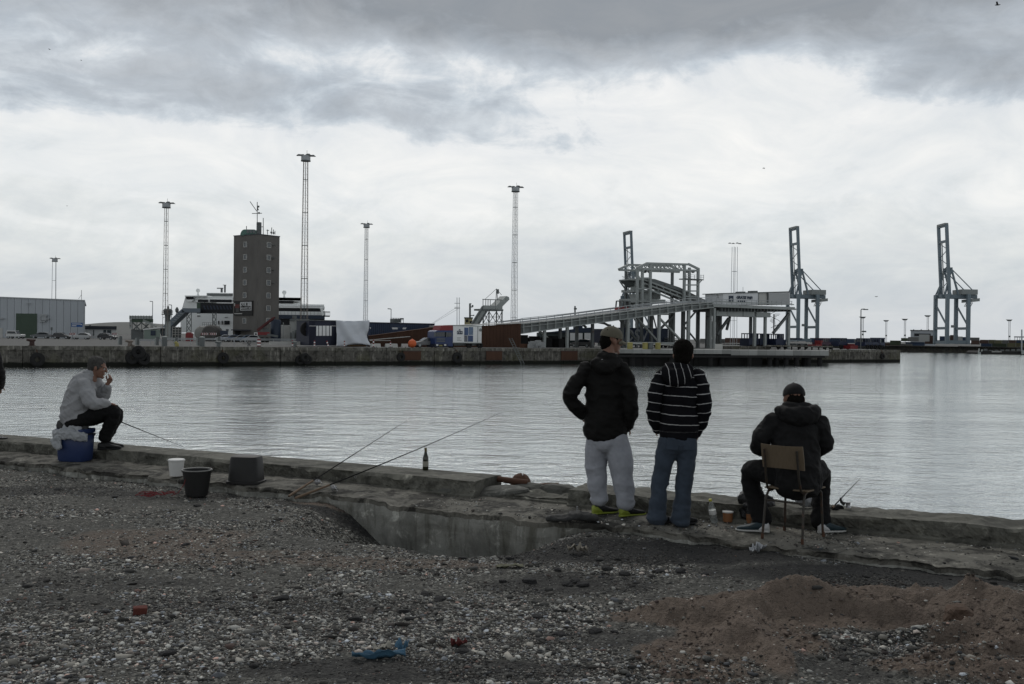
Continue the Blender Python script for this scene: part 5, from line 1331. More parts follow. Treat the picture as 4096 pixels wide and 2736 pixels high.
# ---- tyres and fittings on the quay wall
def tyre(m, px, py, r_=.55, w=.28, off=-.0, tilt=0.0, stack=0):
    c = q(px, py, off) - NF * (.30 + stack)
    prof = [(r_ * .36, -w * .35), (r_ * .44, -w / 2), (r_ * .90, -w / 2), (r_, -w * .3), (r_, w * .3), (r_ * .90, w / 2), (r_ * .44, w / 2), (r_ * .36, w * .35)]
    n = 20; vs, fs = [], []; ax = (NF + UF * tilt).normalized(); u = Vector((0, 0, 1)); v = ax.cross(u).normalized()
    for rad, h in prof:
        for k in range(n):
            g = 2 * math.pi * k / n; vs.append(c + ax * h + (u * math.cos(g) + v * math.sin(g)) * rad)
    m_ = len(prof)
    for i in range(m_):
        for k in range(n): fs.append((i * n + k, i * n + (k + 1) % n, ((i + 1) % m_) * n + (k + 1) % n, ((i + 1) % m_) * n + k))
    m.add(vs, fs)
GT = 'tyre fenders on the far quay wall'
for (px, py, r_, lb) in ((148, 1438, .80, 'black tyre fender hanging on the quay wall below rusty mooring at far left'), (890, 1432, .72, 'black tyre fender on the quay wall below and left of the tower'),
                         (1600, 1428, .62, 'black tyre fender left of rusty plate below the orange buoy'), (1825, 1430, .78, 'black tyre fender on the wall under the blue truck'), (3525, 1425, .60, 'dark tyre fender near the right end of far quay')):
    t = T('tyre_fender', q(px, py, 0) - NF * .3, lb, 'tyre', GT)
    t.p('tyre', M_TYRE, lambda m: tyre(m, px, py, r_, .34), smooth=True)
    t.p('chain', M_RUST, lambda m: m.tube([q(px, py, 0) - NF * .3 + Vector((0, 0, r_)), q(px - 3, 1400, 0) - NF * .2, qg(px - 6, .2, .06)], .04, 6))
def pile(px, py, sc, label, many):
    t = T('tyre_bundle', q(px, py, 0), label, 'tyres')
    for k, (dx_, dz_, st_, tl) in enumerate(many):
        t.p('tyre', M_TYRE, lambda m: tyre(m, px + dx_, py + dz_, sc, .45, 0, tl, st_), smooth=True)
    t.p('rope', M_('old_rope', (.13, .12, .10), .95, .3, 2), lambda m: m.tube([q(px, py, 0) - NF * .4 + Vector((0, 0, sc * .8)), q(px - 14, py - 42, 0) - NF * .15, qg(px - 24, .6, .25)], .09, 6))
pile(548, 1425, .78, 'large bundle of black tyres hanging under a mooring post', [(-22, 6, 0, 0), (8, -6, .25, .3), (24, 10, .1, -.3), (0, -18, .5, .5)])
pile(1208, 1436, .62, 'bundle of black tyres hung with rope below the navy container', [(-12, 4, 0, 0), (14, 2, .3, .4), (2, -8, .5, -.3)])
M_IRONB = M_('rusty_bollard', (.055, .032, .028), .85, .4, 1.5)
GB = 'mooring bollards along the far quay edge'
def bollard(px, label, mat=M_IRONB, h=.55, r_=.28, off=.8):
    t = T('bollard', qg(px, off), label, 'bollard', GB); c = qg(px, off)
    t.p('post', mat, lambda m: m.lathe([(r_ * 1.2, 0), (r_ * 1.2, .06), (r_ * .8, .1), (r_ * .7, h * .6), (r_ * 1.1, h * .8), (r_ * 1.1, h * .95), (r_ * .6, h)], c, 12), smooth=True)
    t.p('horn', mat, lambda m: m.tube([c + Vector((0, 0, h * .8)), c - UF * r_ * 1.6 + Vector((0, 0, h * .9))], [r_ * .5, r_ * .35], 8), smooth=True)
bollard(128, 'rusty red mooring bollard above the leftmost tyre fender', h=.8, r_=.36); bollard(520, 'pale mooring bollard above the big tyre bundle', M_('worn_bollard', (.18, .15, .13), .8, .3, 2), h=.75, r_=.34)
bollard(1180, 'mooring bollard with rope above the tyre bundle below the navy container', M_STEELD, .8, .3); bollard(875, 'dark mooring bollard left of the picnic table', M_STEELD, .7, .3)
one('mooring_hook', M_YELLOWF, qg(705, 1.0), lambda m: m.tube([qg(708, 1), qg(708, 1, .35), qg(703, 1, .55), qg(698, 1, .42)], [.28, .24, .2, .1], 8), 'yellow mooring hook on the far quay edge', 'hook', smooth=True)
GR = 'rusty plates on the far quay wall'
for (x0, x1, lb) in ((1612, 1682, 'rusty steel plate on the wall right of a tyre fender'), (1943, 2006, 'rusty steel plate on the wall left of the leaning ladder'), (2243, 2308, 'rusty steel plate on the wall beside the man in olive cap')):
    t = T('rubbing_plate', q((x0 + x1) / 2, 1425, 0), lb, 'plate', GR)
    t.p('plate', M_RUSTSH, lambda m: qbox(m, x0, 1405, x1, 1440, 0, .12, -.22))
    t.p('frame', M_IRONB, lambda m: [qbox(m, x0 - 2, 1403, x1 + 2, 1406, 0, .16, -.25), qbox(m, x0 - 2, 1439, x1 + 2, 1441, 0, .16, -.25)])
ld = T('ladder', q(2085, 1452, 0) - NF * .8, 'steel ladder leaning against the quay wall with its top above the edge', 'ladder')
la, lb_ = q(2078, 1455, 0) - NF * .9, q(2046, 1352, 0) + NF * .3
for k in (-1, 1): ld.p('rail', M_STEELD, lambda m: m.bar(la + UF * .28 * k, lb_ + UF * .28 * k, .07))
for f in np.linspace(.04, .96, 14): ld.p('rung', M_STEELD, lambda m: m.bar(la.lerp(lb_, f) - UF * .28, la.lerp(lb_, f) + UF * .28, .045))

# ---- warehouse at left
WY = 245.0
wh = T('warehouse', at(170, WY), 'long grey panelled warehouse with green door at the left edge', 'building')
zl, zr_ = pix(0, 1187, WY).z, pix(337, 1200, WY).z
def wtop(px): return zl + (zr_ - zl) * px / 337
for k in range(-9, 13):
    x0, x1 = k * 28.2, (k + 1) * 28.2 - 1.2
    if x1 > 338: break
    def pan(m):
        a, b = at(x0, WY), at(x1, WY); d = Vector((0, .3, 0))
        m.add([a, b, b + Vector((0, 0, wtop(x1) - .25)), a + Vector((0, 0, wtop(x0) - .25)), a + d, b + d, b + d + Vector((0, 0, wtop(x1) - .25)), a + d + Vector((0, 0, wtop(x0) - .25))],
              [(0, 1, 2, 3), (7, 6, 5, 4), (0, 4, 5, 1), (1, 5, 6, 2), (2, 6, 7, 3), (3, 7, 4, 0)])
    wh.p('panel', M_GREYPANEL, pan)
wh.p('wall', M_GREYPANEL, lambda m: ybox(m, -260, 1203, 335, None, WY + .35, 50, -.42))
wh.p('roof', M_GALV, lambda m: m.add([at(-262, WY - .15, wtop(-262) - .25), at(338, WY - .15, wtop(338) - .25), at(338, WY - .15, wtop(338) + .02), at(-262, WY - .15, wtop(-262) + .02)] + [p + Vector((-21, 50, 0)) for p in (at(-262, WY, wtop(-262) - .25), at(338, WY, wtop(338) - .25), at(338, WY, wtop(338) + .02), at(-262, WY, wtop(-262) + .02))], [(0, 1, 2, 3), (7, 6, 5, 4), (0, 4, 5, 1), (1, 5, 6, 2), (2, 6, 7, 3), (3, 7, 4, 0)]))
dr = wh.p('door', M_GREEND, lambda m: ybox(m, 63, 1254, 147, None, WY - .12, .1))
for k in range(1, 6): wh.p('door_rail', M_GREEND, lambda m: ybox(m, 63, 1254 + k * 16, 147, 1255 + k * 16, WY - .15, .05), parent=dr)
wh.p('duct', M_GALV, lambda m: [ybox(m, 158, 1256, 162, 1288, WY - .6, .4), ybox(m, 162, 1257, 187, 1263, WY - .6, .5), ybox(m, 162, 1284, 180, 1288, WY - .6, .5), ybox(m, 164, 1263, 184, 1282, WY - .5, .4), ybox(m, 182, 1273, 195, 1278, WY - .6, .4)])
wh.p('downpipe', M_GALV, lambda m: ybox(m, 334, 1202, 336.5, None, WY - .2, .15))
wh.p('side_door', M_CONCB, lambda m: ybox(m, -2, 1312, 10, None, WY - .12, .1))
wh.p('wall_light', M_GALV, lambda m: [ybox(m, 105, 1211, 118, 1214, WY - .8, .7), ybox(m, -2, 1271, 12, 1276, WY - .8, .7)])
wh.p('antenna', M_STEELD, lambda m: [ybar(m, (326, 1200), (326, 1160), WY + 1, .08), ybar(m, (314, 1196), (325, 1180), WY + 1, .06)])
sg = T('sign_board', at(307, 238), 'blue direction sign with white lettering in front of the warehouse', 'sign')
sg.p('panel', M_('sign_blue', (.02, .09, .28), .5, .1), lambda m: ybox(m, 284, 1291, 330, 1308, 238, .1))
for x in (290, 306): sg.p('post', M_GALV, lambda m: ybox(m, x, 1308, x + 2, None, 238, .12))
for y, a, b in ((1294.5, 287, 322), (1301.5, 287, 305)): sg.p('lettering', M_LETTER, lambda m: ybox(m, a, y, b, y + 3, 237.95, .04))
sg.p('arrow', M_LETTER, lambda m: ybox(m, 322, 1296, 327, 1300, 237.95, .04))
sh_ = T('signal_post', at(206, 236), 'dark sign on a thin post in front of the warehouse', 'sign')
sh_.p('post', M_STEELD, lambda m: ybox(m, 205, 1310, 207, None, 236, .08)); sh_.p('head', M_STEELD, lambda m: ybox(m, 202, 1309, 210, 1321, 235.8, .3))
lo = T('low_shed', at(400, 262), 'low pale shed with broad dark flat roof right of the warehouse', 'building')
lo.p('wall', M_WHITEF, lambda m: ybox(m, 340, 1316, 464, None, 262.5, 14)); lo.p('roof', M_ROOFDK, lambda m: ybox(m, 336, 1304, 466, 1317, 262, 16)); lo.p('vent', M_STEELD, lambda m: ybox(m, 357, 1299, 362, 1304, 264, 1))
for x0, x1 in ((413, 424), (428, 444), (372, 376)): lo.p('window', M_GLASSF, lambda m: ybox(m, x0, 1320, x1, 1342, 262.4, .2))
pl = T('storage_hall', at(430, 700), 'long pale low hall roof in the distance behind the low shed', 'building')
def hall(m):
    n = 14; vs = []; fs = []
    for k in range(n + 1):
        f = k / n; py = 1301 - 13 * math.sin(min(1, f * 1.15) * math.pi * .55); a = pix(300 + 250 * f, py, 700); vs += [a, Vector((a.x, a.y, 0)), a + Vector((0, 60, -1)), Vector((a.x, a.y + 60, 0))]
    for k in range(n):
        a = k * 4; fs += [(a + 1, a + 5, a + 4, a), (a, a + 4, a + 6, a + 2), (a + 2, a + 6, a + 7, a + 3)]
    fs += [(0, 2, 3, 1), (n * 4 + 1, n * 4 + 3, n * 4 + 2, n * 4)]; m.add(vs, fs)
pl.p('hall', M_('pale_sheeting', (.50, .49, .46), .8, .12, .05), hall)
# chevron boards
GC = 'red and white chevron boards in the car park'
for x0, x1, Y, lb in ((278, 303, 215, 'red and white chevron board left of the white hatchback'), (449, 468, 213, 'red and white chevron board right of the low shed'), (805, 832, 196, 'red and white chevron board left of the rusty tank'), (838, 866, 196, 'red and white chevron board in front of the rusty tank')):
    t = T('chevron_board', at((x0 + x1) / 2, Y), lb, 'sign', GC)
    t.p('board', M_WHITEF, lambda m: ybox(m, x0, 1331, x1, 1340, Y, .08)); n = 4
    for k in range(n):
        xa = x0 + (x1 - x0) * k / n; w = (x1 - x0) / n * .55
        t.p('chevron', M_REDP, lambda m: m.prism([pix(xa + w * .0 + 2, 1331, Y - .03), pix(xa + w + 2, 1331, Y - .03), pix(xa + w - 1, 1335.5, Y - .03), pix(xa + w + 2, 1340, Y - .03), pix(xa + 2, 1340, Y - .03), pix(xa - 1, 1335.5, Y - .03)], (0, .025, 0)))
    t.p('post', M_STEELD, lambda m: ybox(m, (x0 + x1) / 2 - 1, 1340, (x0 + x1) / 2 + 1, None, Y + .1, .08))

# ---- floodlight masts
def mast(px, Y, top, w_top, w_bot, label, legs=4, lattice=True, base=0.0, mat=None, drum=True, lean=0.0):
    mat = mat or M_MASTR; c = at(px, Y, base); zt = pix(px, top, Y).z; t = T('floodlight_mast', c, label, 'mast', 'floodlight masts of the harbour')
    zc = zt - 1.0; L = zc - base
    def corner(k, f):
        w = (w_bot + (w_top - w_bot) * f) / 2; a = 2 * math.pi * (k + .5) / legs + .35; r_ = w * .84
        return c + Vector((r_ * math.cos(a), r_ * math.sin(a), L * f))
    for k in range(legs): t.p('leg', mat, lambda m: m.tube([corner(k, 0), corner(k, 1)], .042 if lattice else .07, 6))
    if lattice:
        def br(m):
            n = int(L / 1.15)
            for i in range(n):
                f0, f1 = i / n, (i + 1) / n
                for k in range(legs): m.bar(corner(k, f0), corner((k + 1) % legs, f1), .017); m.bar(corner(k, f0), corner((k + 1) % legs, f0), .017)
        t.p('bracing', mat, br)
        t.p('ladder', M_STEELD, lambda m: m.bar(c + Vector((0, 0, 0)), c + Vector((0, 0, L)), .10))
    else:
        for f in (.25, .5, .75): t.p('spacer', mat, lambda m: [m.bar(corner(k, f), corner((k + 1) % legs, f), .08) for k in range(legs)])
    for f in (.18, .36, .54, .72, .9):
        if lattice: t.p('collar', M_STEELD, lambda m: [m.bar(corner(k, f), corner((k + 1) % legs, f), .06) for k in range(legs)])
    if drum:
        t.p('platform', M_STEELD, lambda m: m.lathe([(.2, zc - base), (.85, zc - base), (.85, zc - base + .14), (.2, zc - base + .18)], c, 16))
        t.p('basket', M_GALV, lambda m: m.lathe([(.8, zc - base + .14), (.8, zc - base + .95), (.76, zc - base + .95), (.76, zc - base + .14)], c, 16, cap=False))
    for k, (sx, sy) in enumerate(((-1.15, .2), (-.45, -.4), (.5, -.35), (1.2, .1))):
        d = c + Vector((sx * (1 if drum else 1.3), sy, zt - base - .12 * (k % 2)))
        t.p('floodlight', M_STEELD, lambda m: m.add([d + Vector(v) for v in ((-.5, -.3, 0), (.5, -.3, 0), (.5, .35, 0), (-.5, .35, 0), (-.2, -.1, .26), (.2, -.1, .26), (.2, .2, .26), (-.2, .2, .26))], [(3, 2, 1, 0), (4, 5, 6, 7), (0, 1, 5, 4), (1, 2, 6, 5), (2, 3, 7, 6), (3, 0, 4, 7)]))
    t.p('spike', M_STEELD, lambda m: m.bar(c + Vector((.2, 0, zt - base)), c + Vector((.2, 0, zt - base + .9)), .05)) if drum else None
    return t
mast(216, 300, 1034, 1.5, 1.9, 'shortest floodlight mast, behind the grey warehouse', 3, False, mat=M_GALV)
mast(660, 200, 812, 1.15, 1.75, 'lattice floodlight mast between the warehouse and the brown tower')
mast(1215, 172, 622, 1.15, 2.0, 'tallest lattice floodlight mast, right of the brown tower')
mast(1461, 262, 896, 1.2, 1.7, 'thin lattice floodlight mast above the white tarpaulin', mat=M_GALV)
mast(2055, 202, 748, 1.2, 1.8, 'lattice floodlight mast above the start of the steel ramp', mat=M_GALV)
mast(2934, 302, 974, 1.9, 2.4, 'bare three legged floodlight mast behind the white terminal box', 4, False, mat=M_GALV, drum=False)
def tmast(px, top, Y, label):
    c = at(px, Y, .5); z = pix(px, top, Y).z; t = T('lamp_mast', c, label, 'mast', 'distant lamp masts behind the right quay')
    for d in (-.55, .55): t.p('pole', M_GALV, lambda m: m.bar(c + Vector((d, 0, 0)), Vector((c.x + d, c.y, z)), .3))
    t.p('lamp_bar', M_STEELD, lambda m: m.prism([Vector((c.x - 2.6, Y, z + 1)), Vector((c.x - 1.2, Y, z - .3)), Vector((c.x + 1.2, Y, z - .3)), Vector((c.x + 2.6, Y, z + 1))], (0, 1, 0)))
    t.p('box', M_STEELD, lambda m: m.box((c.x, c.y - .3, z * .35), (1.3, .6, 1.3)))
tmast(3450, 1272, 760, 'distant lamp mast right behind the curved street lamp'); tmast(3544, 1285, 900, 'distant lamp mast above the blue bus cab'); tmast(3619, 1280, 820, 'distant lamp mast just left of the grey harbour hall'); tmast(3710, 1266, 800, 'distant lamp mast above the grey harbour hall'); tmast(4037, 1283, 820, 'distant lamp mast near the right edge of the picture')
sl = T('street_lamp', qg(3444, 6), 'tall curved street lamp near the right end of the far quay', 'street lamp')
sl.p('pole', M_STEELD, lambda m: m.tube([qg(3443, 6), q(3444, 1240, 6), q(3446, 1237, 6), q(3458, 1236, 6)], .1, 6)); sl.p('lamp_head', M_STEELD, lambda m: m.box(q(3463, 1238, 6), (.9, .4, .2))); sl.p('lower_lamp', M_STEELD, lambda m: [m.bar(q(3444, 1326, 6), q(3456, 1325, 6), .1), m.box(q(3457, 1326, 6), (.7, .4, .3))])
GS = 'thin street lamps behind the gangways'
for px, top, Y, lb in ((609, 1206, 240, 'thin street lamp right of the green steel stair frame'), (685, 1220, 240, 'thin street lamp left of the ferry bridge'), (1563, 1236, 200, 'thin street lamp above the blue containers')):
    t = T('street_lamp', at(px, Y), lb, 'street lamp', GS); z = pix(px, top, Y).z
    t.p('pole', M_GALV, lambda m: m.bar(at(px, Y), at(px, Y, z), .13)); t.p('lamp_head', M_STEELD, lambda m: m.bar(at(px, Y, z), at(px, Y, z) - Vector((.7, 0, -.05)), .16))
# ---- control tower
TY = 220.0
tc = at(1028, TY - 4.6); zt = pix(1028, 938, TY - 4.6).z
cl_, cr_ = at(931, TY), at(1114, TY + .3)
back = cl_ + cr_ - tc
tw = T('harbour_tower', at(1025, TY), 'tall brown rendered tower with small white framed windows and billboard', 'building')
base4 = [tc, cr_, back, cl_]
tw.p('wall', M_TOWER, lambda m: m.prism([Vector((p.x, p.y, .8)) for p in base4], (0, 0, zt - .8)))
tw.p('plinth', M_TOWER, lambda m: m.prism([Vector((p.x, p.y, 0)) * .97 + Vector((tw.loc.x, tw.loc.y, 0)) * .03 for p in base4], (0, 0, .8)))
ctr = (tc + back) / 2
tw.p('roof_edge', M_ROOFDK, lambda m: m.prism([Vector((p.x, p.y, 0)) + (Vector((p.x, p.y, 0)) - Vector((ctr.x, ctr.y, 0))).normalized() * .12 + Vector((0, 0, zt)) for p in base4], (0, 0, .18)))
def face_pt(a, b, f, z, out): 
    d = (b - a); n = Vector((d.y, -d.x, 0)).normalized(); p = a.lerp(b, f) + n * out; return Vector((p.x, p.y, z))
def tower_window(a, b, f, zc, w=1.05, h=1.1):
    d = (b - a).normalized()
    def fr(m, ww, hh, out, th):
        c = face_pt(a, b, f, zc, out); m.prism([c - d * ww / 2 - Vector((0, 0, hh / 2)), c + d * ww / 2 - Vector((0, 0, hh / 2)), c + d * ww / 2 + Vector((0, 0, hh / 2)), c - d * ww / 2 + Vector((0, 0, hh / 2))], face_pt(a, b, f, zc, out - th) - c)
    wo = tw.p('window', M_GLASSF, lambda m: fr(m, w * .8, h * .85, .02, .1))
    def bars(m):
        for sx in (-1, 1): c = face_pt(a, b, f, zc, .06) + d * sx * w / 2; m.box(c, (.11, .14, h), math.atan2(d.y, d.x))
        for sz in (-1, 1): c = face_pt(a, b, f, zc + sz * h / 2, .06); m.box(c, (w + .11, .14, .11), math.atan2(d.y, d.x))
    tw.p('frame', M_WFRAME, bars, parent=wo)
for py in (978, 1028, 1079, 1130, 1181, 1283):
    tower_window(cl_, tc, .49, pix(980, py, TY - 2.4).z)
for py in (980, 1030, 1081, 1131, 1182, 1233, 1283):
    tower_window(tc, cr_, .49, pix(1072, py, TY - 2.4).z)
dL = (tc - cl_).normalized()
z0, z1 = pix(975, 1262, TY - 2.4).z, pix(975, 1203, TY - 2.4).z
bb = tw.p('billboard', M_('billboard_black', (.012, .011, .011), .6, .3, 1), lambda m: m.prism([face_pt(cl_, tc, .07, z0, .25), face_pt(cl_, tc, .84, z0, .25), face_pt(cl_, tc, .84, z1, .25), face_pt(cl_, tc, .07, z1, .25)], dL.cross(Vector((0, 0, 1))) * -.15))
def bpatch(name, f0, f1, py0, py1, mat, out=.28):
    a_, b_ = pix(975, py1, TY - 2.4).z, pix(975, py0, TY - 2.4).z
    return tw.p(name, mat, lambda m: m.prism([face_pt(cl_, tc, f0, a_, out), face_pt(cl_, tc, f1, a_, out), face_pt(cl_, tc, f1, b_, out), face_pt(cl_, tc, f0, b_, out)], dL.cross(Vector((0, 0, 1))) * -.025), parent=bb)
for f0, f1, y0, y1 in ((.34, .80, 1208, 1210.5), (.34, .80, 1239, 1241.5), (.34, .36, 1210, 1239), (.78, .80, 1210, 1239)): bpatch('border', f0, f1, y0, y1, M_LETTER)
bpatch('picture', .12, .30, 1217, 1232, M_('picture_red', (.12, .03, .025), .6, .4, 2)); bpatch('picture', .09, .12, 1212, 1224, M_CONCB); bpatch('picture', .16, .28, 1233, 1248, M_('picture_grey', (.06, .06, .06), .6, .5, 2)); bpatch('caption', .10, .42, 1253, 1256, M_CONCB)
zc = pix(975, 1219, TY - 2.4).z; text('KØR BIL', 1.05, face_pt(cl_, tc, .57, zc, .31), dL, M_LETTER, tw, 'lettering', .03, parent=bb)
zc = pix(975, 1232, TY - 2.4).z; text('når du kører bil', .48, face_pt(cl_, tc, .57, zc, .31), dL, M_LETTER, tw, 'lettering', .015, parent=bb)
tw.p('canopy', M_ROOFDK, lambda m: ybox(m, 924, 1318, 1000, 1322, TY - 4, 6)); tw.p('entrance', M_SHIPDK, lambda m: m.prism([face_pt(cl_, tc, .1, 0, .05), face_pt(cl_, tc, .32, 0, .05), face_pt(cl_, tc, .32, 2.2, .05), face_pt(cl_, tc, .1, 2.2, .05)], dL.cross(Vector((0, 0, 1))) * -.1))
def dome(m):
    vs, fs = [], []; n = 10
    for k in range(n + 1):
        a = math.pi * k / n * .5
        vs += [pix(966 + 25 * (1 - math.sin(a)) * 0 + (1 - math.sin(a)) * 0 + 0, 0, 1) * 0 + Vector((at(966 + 18 * (1 - math.cos(a)), TY).x, TY - 2, zt + 1.35 * math.sin(a))), Vector((at(966 + 18 * (1 - math.cos(a)), TY).x, TY + 2.5, zt + 1.35 * math.sin(a)))]
    e = at(1022, TY).x; vs += [Vector((e, TY - 2, zt + 1.35)), Vector((e, TY + 2.5, zt + 1.35)), Vector((e, TY - 2, zt)), Vector((e, TY + 2.5, zt))]
    N = len(vs) // 2
    for k in range(N - 1): fs.append((2 * k, 2 * k + 1, 2 * k + 3, 2 * k + 2))
    fs.append((2 * N - 2, 2 * N - 1, 1, 0)); fs += [tuple(2 * k for k in range(N)), tuple(2 * k + 1 for k in reversed(range(N)))]; m.add(vs, fs)
cu_ = tw.p('copper_housing', M_COPPER, dome)
for x in (982, 994, 1006): tw.p('pane', M_GLASSF, lambda m: ybox(m, x, 919, x + 9, 932, TY - 2.1, .08), parent=cu_)
tw.p('chimney', M_STEELD, lambda m: m.lathe([(.55, 0), (.55, zt * .0 + pix(1031, 893, TY).z - zt), (.45, pix(1031, 893, TY).z - zt + .05)], at(1031, TY - 1.5, zt), 14), smooth=True)
def ant(m):
    for a, b in (((1029, 893), (1029, 808)), ((1000, 806), (1027, 845)), ((1008, 854), (1048, 853)), ((1029, 835), (1035, 826)), ((1053, 938), (1053, 872)), ((1041, 908), (1053, 907)), ((1070, 938), (1070, 918)), ((1066, 921), (1076, 922)), ((1086, 938), (1087, 910)), ((1094, 938), (1094, 918)), ((1100, 938), (1100, 924)), ((986, 917), (986, 904))): ybar(m, a, b, TY - 1, .13)
    for a in ((1034, 826), (1031, 838), (1036, 852), (1085, 930), (1094, 932)): m.box(pix(*a, TY - 1), (.35, .3, .35))
tw.p('antenna', M_STEELD, ant)
for k, py in enumerate((982, 1032, 1036, 1082, 1133)): tw.p('bracket', M_STEELD, lambda m: m.box(face_pt(tc, cr_, .68, pix(1088, py, TY).z, .25), (.8, .5, .1), .5))

# ---- ferry behind the tower
FY = 252.0
fe = T('ferry', at(1000, FY), 'large white ferry moored behind the tower, dark window bands and round radomes', 'ship')
FD = 22
fe.p('hull', M_WHITEST, lambda m: ybox(m, 776, 1240, 1298, 1375, FY, FD))
fe.p('forward_wall', M_WHITEST, lambda m: m.prism([pix(742, 1186, FY + 1), pix(776, 1186, FY + 1), pix(800, 1250, FY + 1), pix(800, 1330, FY + 1), pix(722, 1330, FY + 1), pix(722, 1255, FY + 1)], (0, FD - 4, 0)))
fe.p('upper_deck', M_WHITEST, lambda m: [ybox(m, 776, 1189, 1200, 1200, FY + 1, FD - 2), ybox(m, 780, 1199, 930, 1210, FY + .4, 2)])
fe.p('window_band', M_SHIPDK, lambda m: [ybox(m, 790, 1198, 830, 1208, FY - .2, .6), ybox(m, 838, 1198, 925, 1208, FY - .2, .6)])
fe.p('aft_roof', M_WHITEST, lambda m: [ybox(m, 1110, 1190, 1205, 1204, FY + 1, FD), ybox(m, 1110, 1213, 1200, 1217, FY, FD), ybox(m, 1110, 1217, 1295, 1224, FY - .5, FD), ybox(m, 1110, 1225, 1297, 1232, FY - 1, FD)])
fe.p('window_band', M_SHIPDK, lambda m: [ybox(m, 1113, 1203, 1172, 1213, FY - .3, .5), ybox(m, 1110, 1233, 1286, 1246, FY - .6, .5)])
fe.p('rail_deck', M_WHITEST, lambda m: [ybox(m, 1110, 1246, 1300, 1260, FY - .8, .4)])
fe.p('belt', M_SHIPBLUE, lambda m: ybox(m, 1110, 1260, 1298, 1275, FY - 1, FD))
fe.p('strut', M_WHITEST, lambda m: [ybar(m, (1285, 1232), (1292, 1262), FY - 1.2, .5)])
fe.p('aft_lower', M_SHIPDK, lambda m: ybox(m, 1110, 1276, 1296, 1300, FY - .5, 2))
for k in range(12): fe.p('stanchion', M_STEELG, lambda m: ybox(m, 1120 + k * 15, 1246, 1121 + k * 15, 1260, FY - 1.1, .2))
pt = fe.p('aft_platform', M_STEELD, lambda m: [ybox(m, 1297, 1246, 1318, 1248, FY - 1, 5), ybox(m, 1296, 1262, 1318, 1266, FY - 1, 5)])
for k in range(6): fe.p('rail_bar', M_STEELD, lambda m: ybox(m, 1298 + k * 4, 1246, 1299 + k * 4, 1264, FY - 1, .2), parent=pt)
br_ = fe.p('bridge', M_WHITEST, lambda m: [m.prism([pix(739, 1182, FY), pix(826, 1182, FY), pix(826, 1186, FY), pix(739, 1186, FY)], (0, 12, 0)), m.prism([pix(748, 1198, FY), pix(775, 1198, FY), pix(765, 1206, FY), pix(750, 1206, FY)], (0, 10, 0))])
for k in range(4): fe.p('pane', M_SHIPDK, lambda m: m.prism([pix(742 + k * 8, 1187, FY + .3), pix(748.5 + k * 8, 1187, FY + .3), pix(752 + k * 7, 1197, FY + .3), pix(746 + k * 7, 1197, FY + .3)], (0, .4, 0)), parent=br_)
fe.p('upper_house', M_WHITEST, lambda m: ybox(m, 824, 1172, 930, 1190, FY + 6, 10)); fe.p('window_band', M_STEELD, lambda m: ybox(m, 826, 1174, 930, 1184, FY + 5.7, .5))
for px, py, r_ in ((792, 1162, .55), (1137, 1170, .6)):
    ra = fe.p('radome', M_WHITEST, lambda m: m.lathe([(.05, -r_), (r_ * .7, -r_ * .7), (r_, 0), (r_ * .7, r_ * .7), (.05, r_)], pix(px, py, FY + 4), 12), smooth=True)
    fe.p('pedestal', M_WHITEST, lambda m: [ybar(m, (px, py + 6), (px, py + 26), FY + 4, .3), ybar(m, (px - 5, py + 24), (px, py + 6), FY + 4, .12), ybar(m, (px + 5, py + 24), (px, py + 6), FY + 4, .12)], parent=ra)
rm_ = fe.p('radar_mast', M_STEELD, lambda m: [ybox(m, 894, 1140, 901, 1170, FY + 6, .6), ybox(m, 889, 1139, 903, 1141, FY + 6, .4), ybar(m, (868, 1153), (893, 1153), FY + 6, .25), ybox(m, 880, 1154, 889, 1170, FY + 6, .5)])
for x0, x1 in ((872, 876), (886, 890), (897, 918)): fe.p('window', M_SHIPDK, lambda m: ybox(m, x0, 1283, x1, 1298, FY - .3, .5))
fe.p('bow_marking', M_STEELD, lambda m: [ybox(m, 788, 1262, 800, 1266, FY - .2, .3), ybox(m, 898, 1268, 910, 1270, FY - .2, .3)])
fe.p('boarding_tube', M_SHIPDK, lambda m: ybox(m, 800, 1212, 932, 1253, FY - 12, 4)); fe.p('tube_end', M_GREEND, lambda m: ybox(m, 786, 1212, 801, 1253, FY - 12, 4))
for k in range(9): fe.p('tube_pane', M_SHIPBLUE, lambda m: m.prism([pix(812 + k * 13, 1222, FY - 12.1), pix(818 + k * 13, 1222, FY - 12.1), pix(824 + k * 13, 1238, FY - 12.1), pix(818 + k * 13, 1238, FY - 12.1)], (0, .08, 0)))
fn = T('passenger_gangway', at(760, FY - 16), 'grey covered gangway sloping up to the ferry, left of the tower', 'gangway')
GY_ = FY - 16
fn.p('landing', M_('gangway_blue_grey', (.15, .18, .21), .6, .2, .6), lambda m: ybox(m, 727, 1233, 800, 1250, GY_, 4))
fn.p('tube', MATS['gangway_blue_grey'], lambda m: m.prism([pix(726, 1236, GY_), pix(740, 1250, GY_), pix(668, 1320, GY_), pix(636, 1322, GY_), pix(656, 1302, GY_)], (0, 3.5, 0)))
fn.p('lower_tube', MATS['gangway_blue_grey'], lambda m: m.prism([pix(636, 1320, GY_), pix(672, 1320, GY_), pix(668, 1350, GY_), pix(648, 1350, GY_)], (0, 3.5, 0)))
for k in range(5): fn.p('louvre', M_STEELG, lambda m: ybar(m, (720 - k * 8, 1254 + k * 8), (733 - k * 8, 1256 + k * 8), GY_ - .1, .15))
for x in (745, 763, 848, 862): fn.p('support', M_STEELD, lambda m: ybox(m, x, 1250, x + 3, None, GY_ + 1, .4))
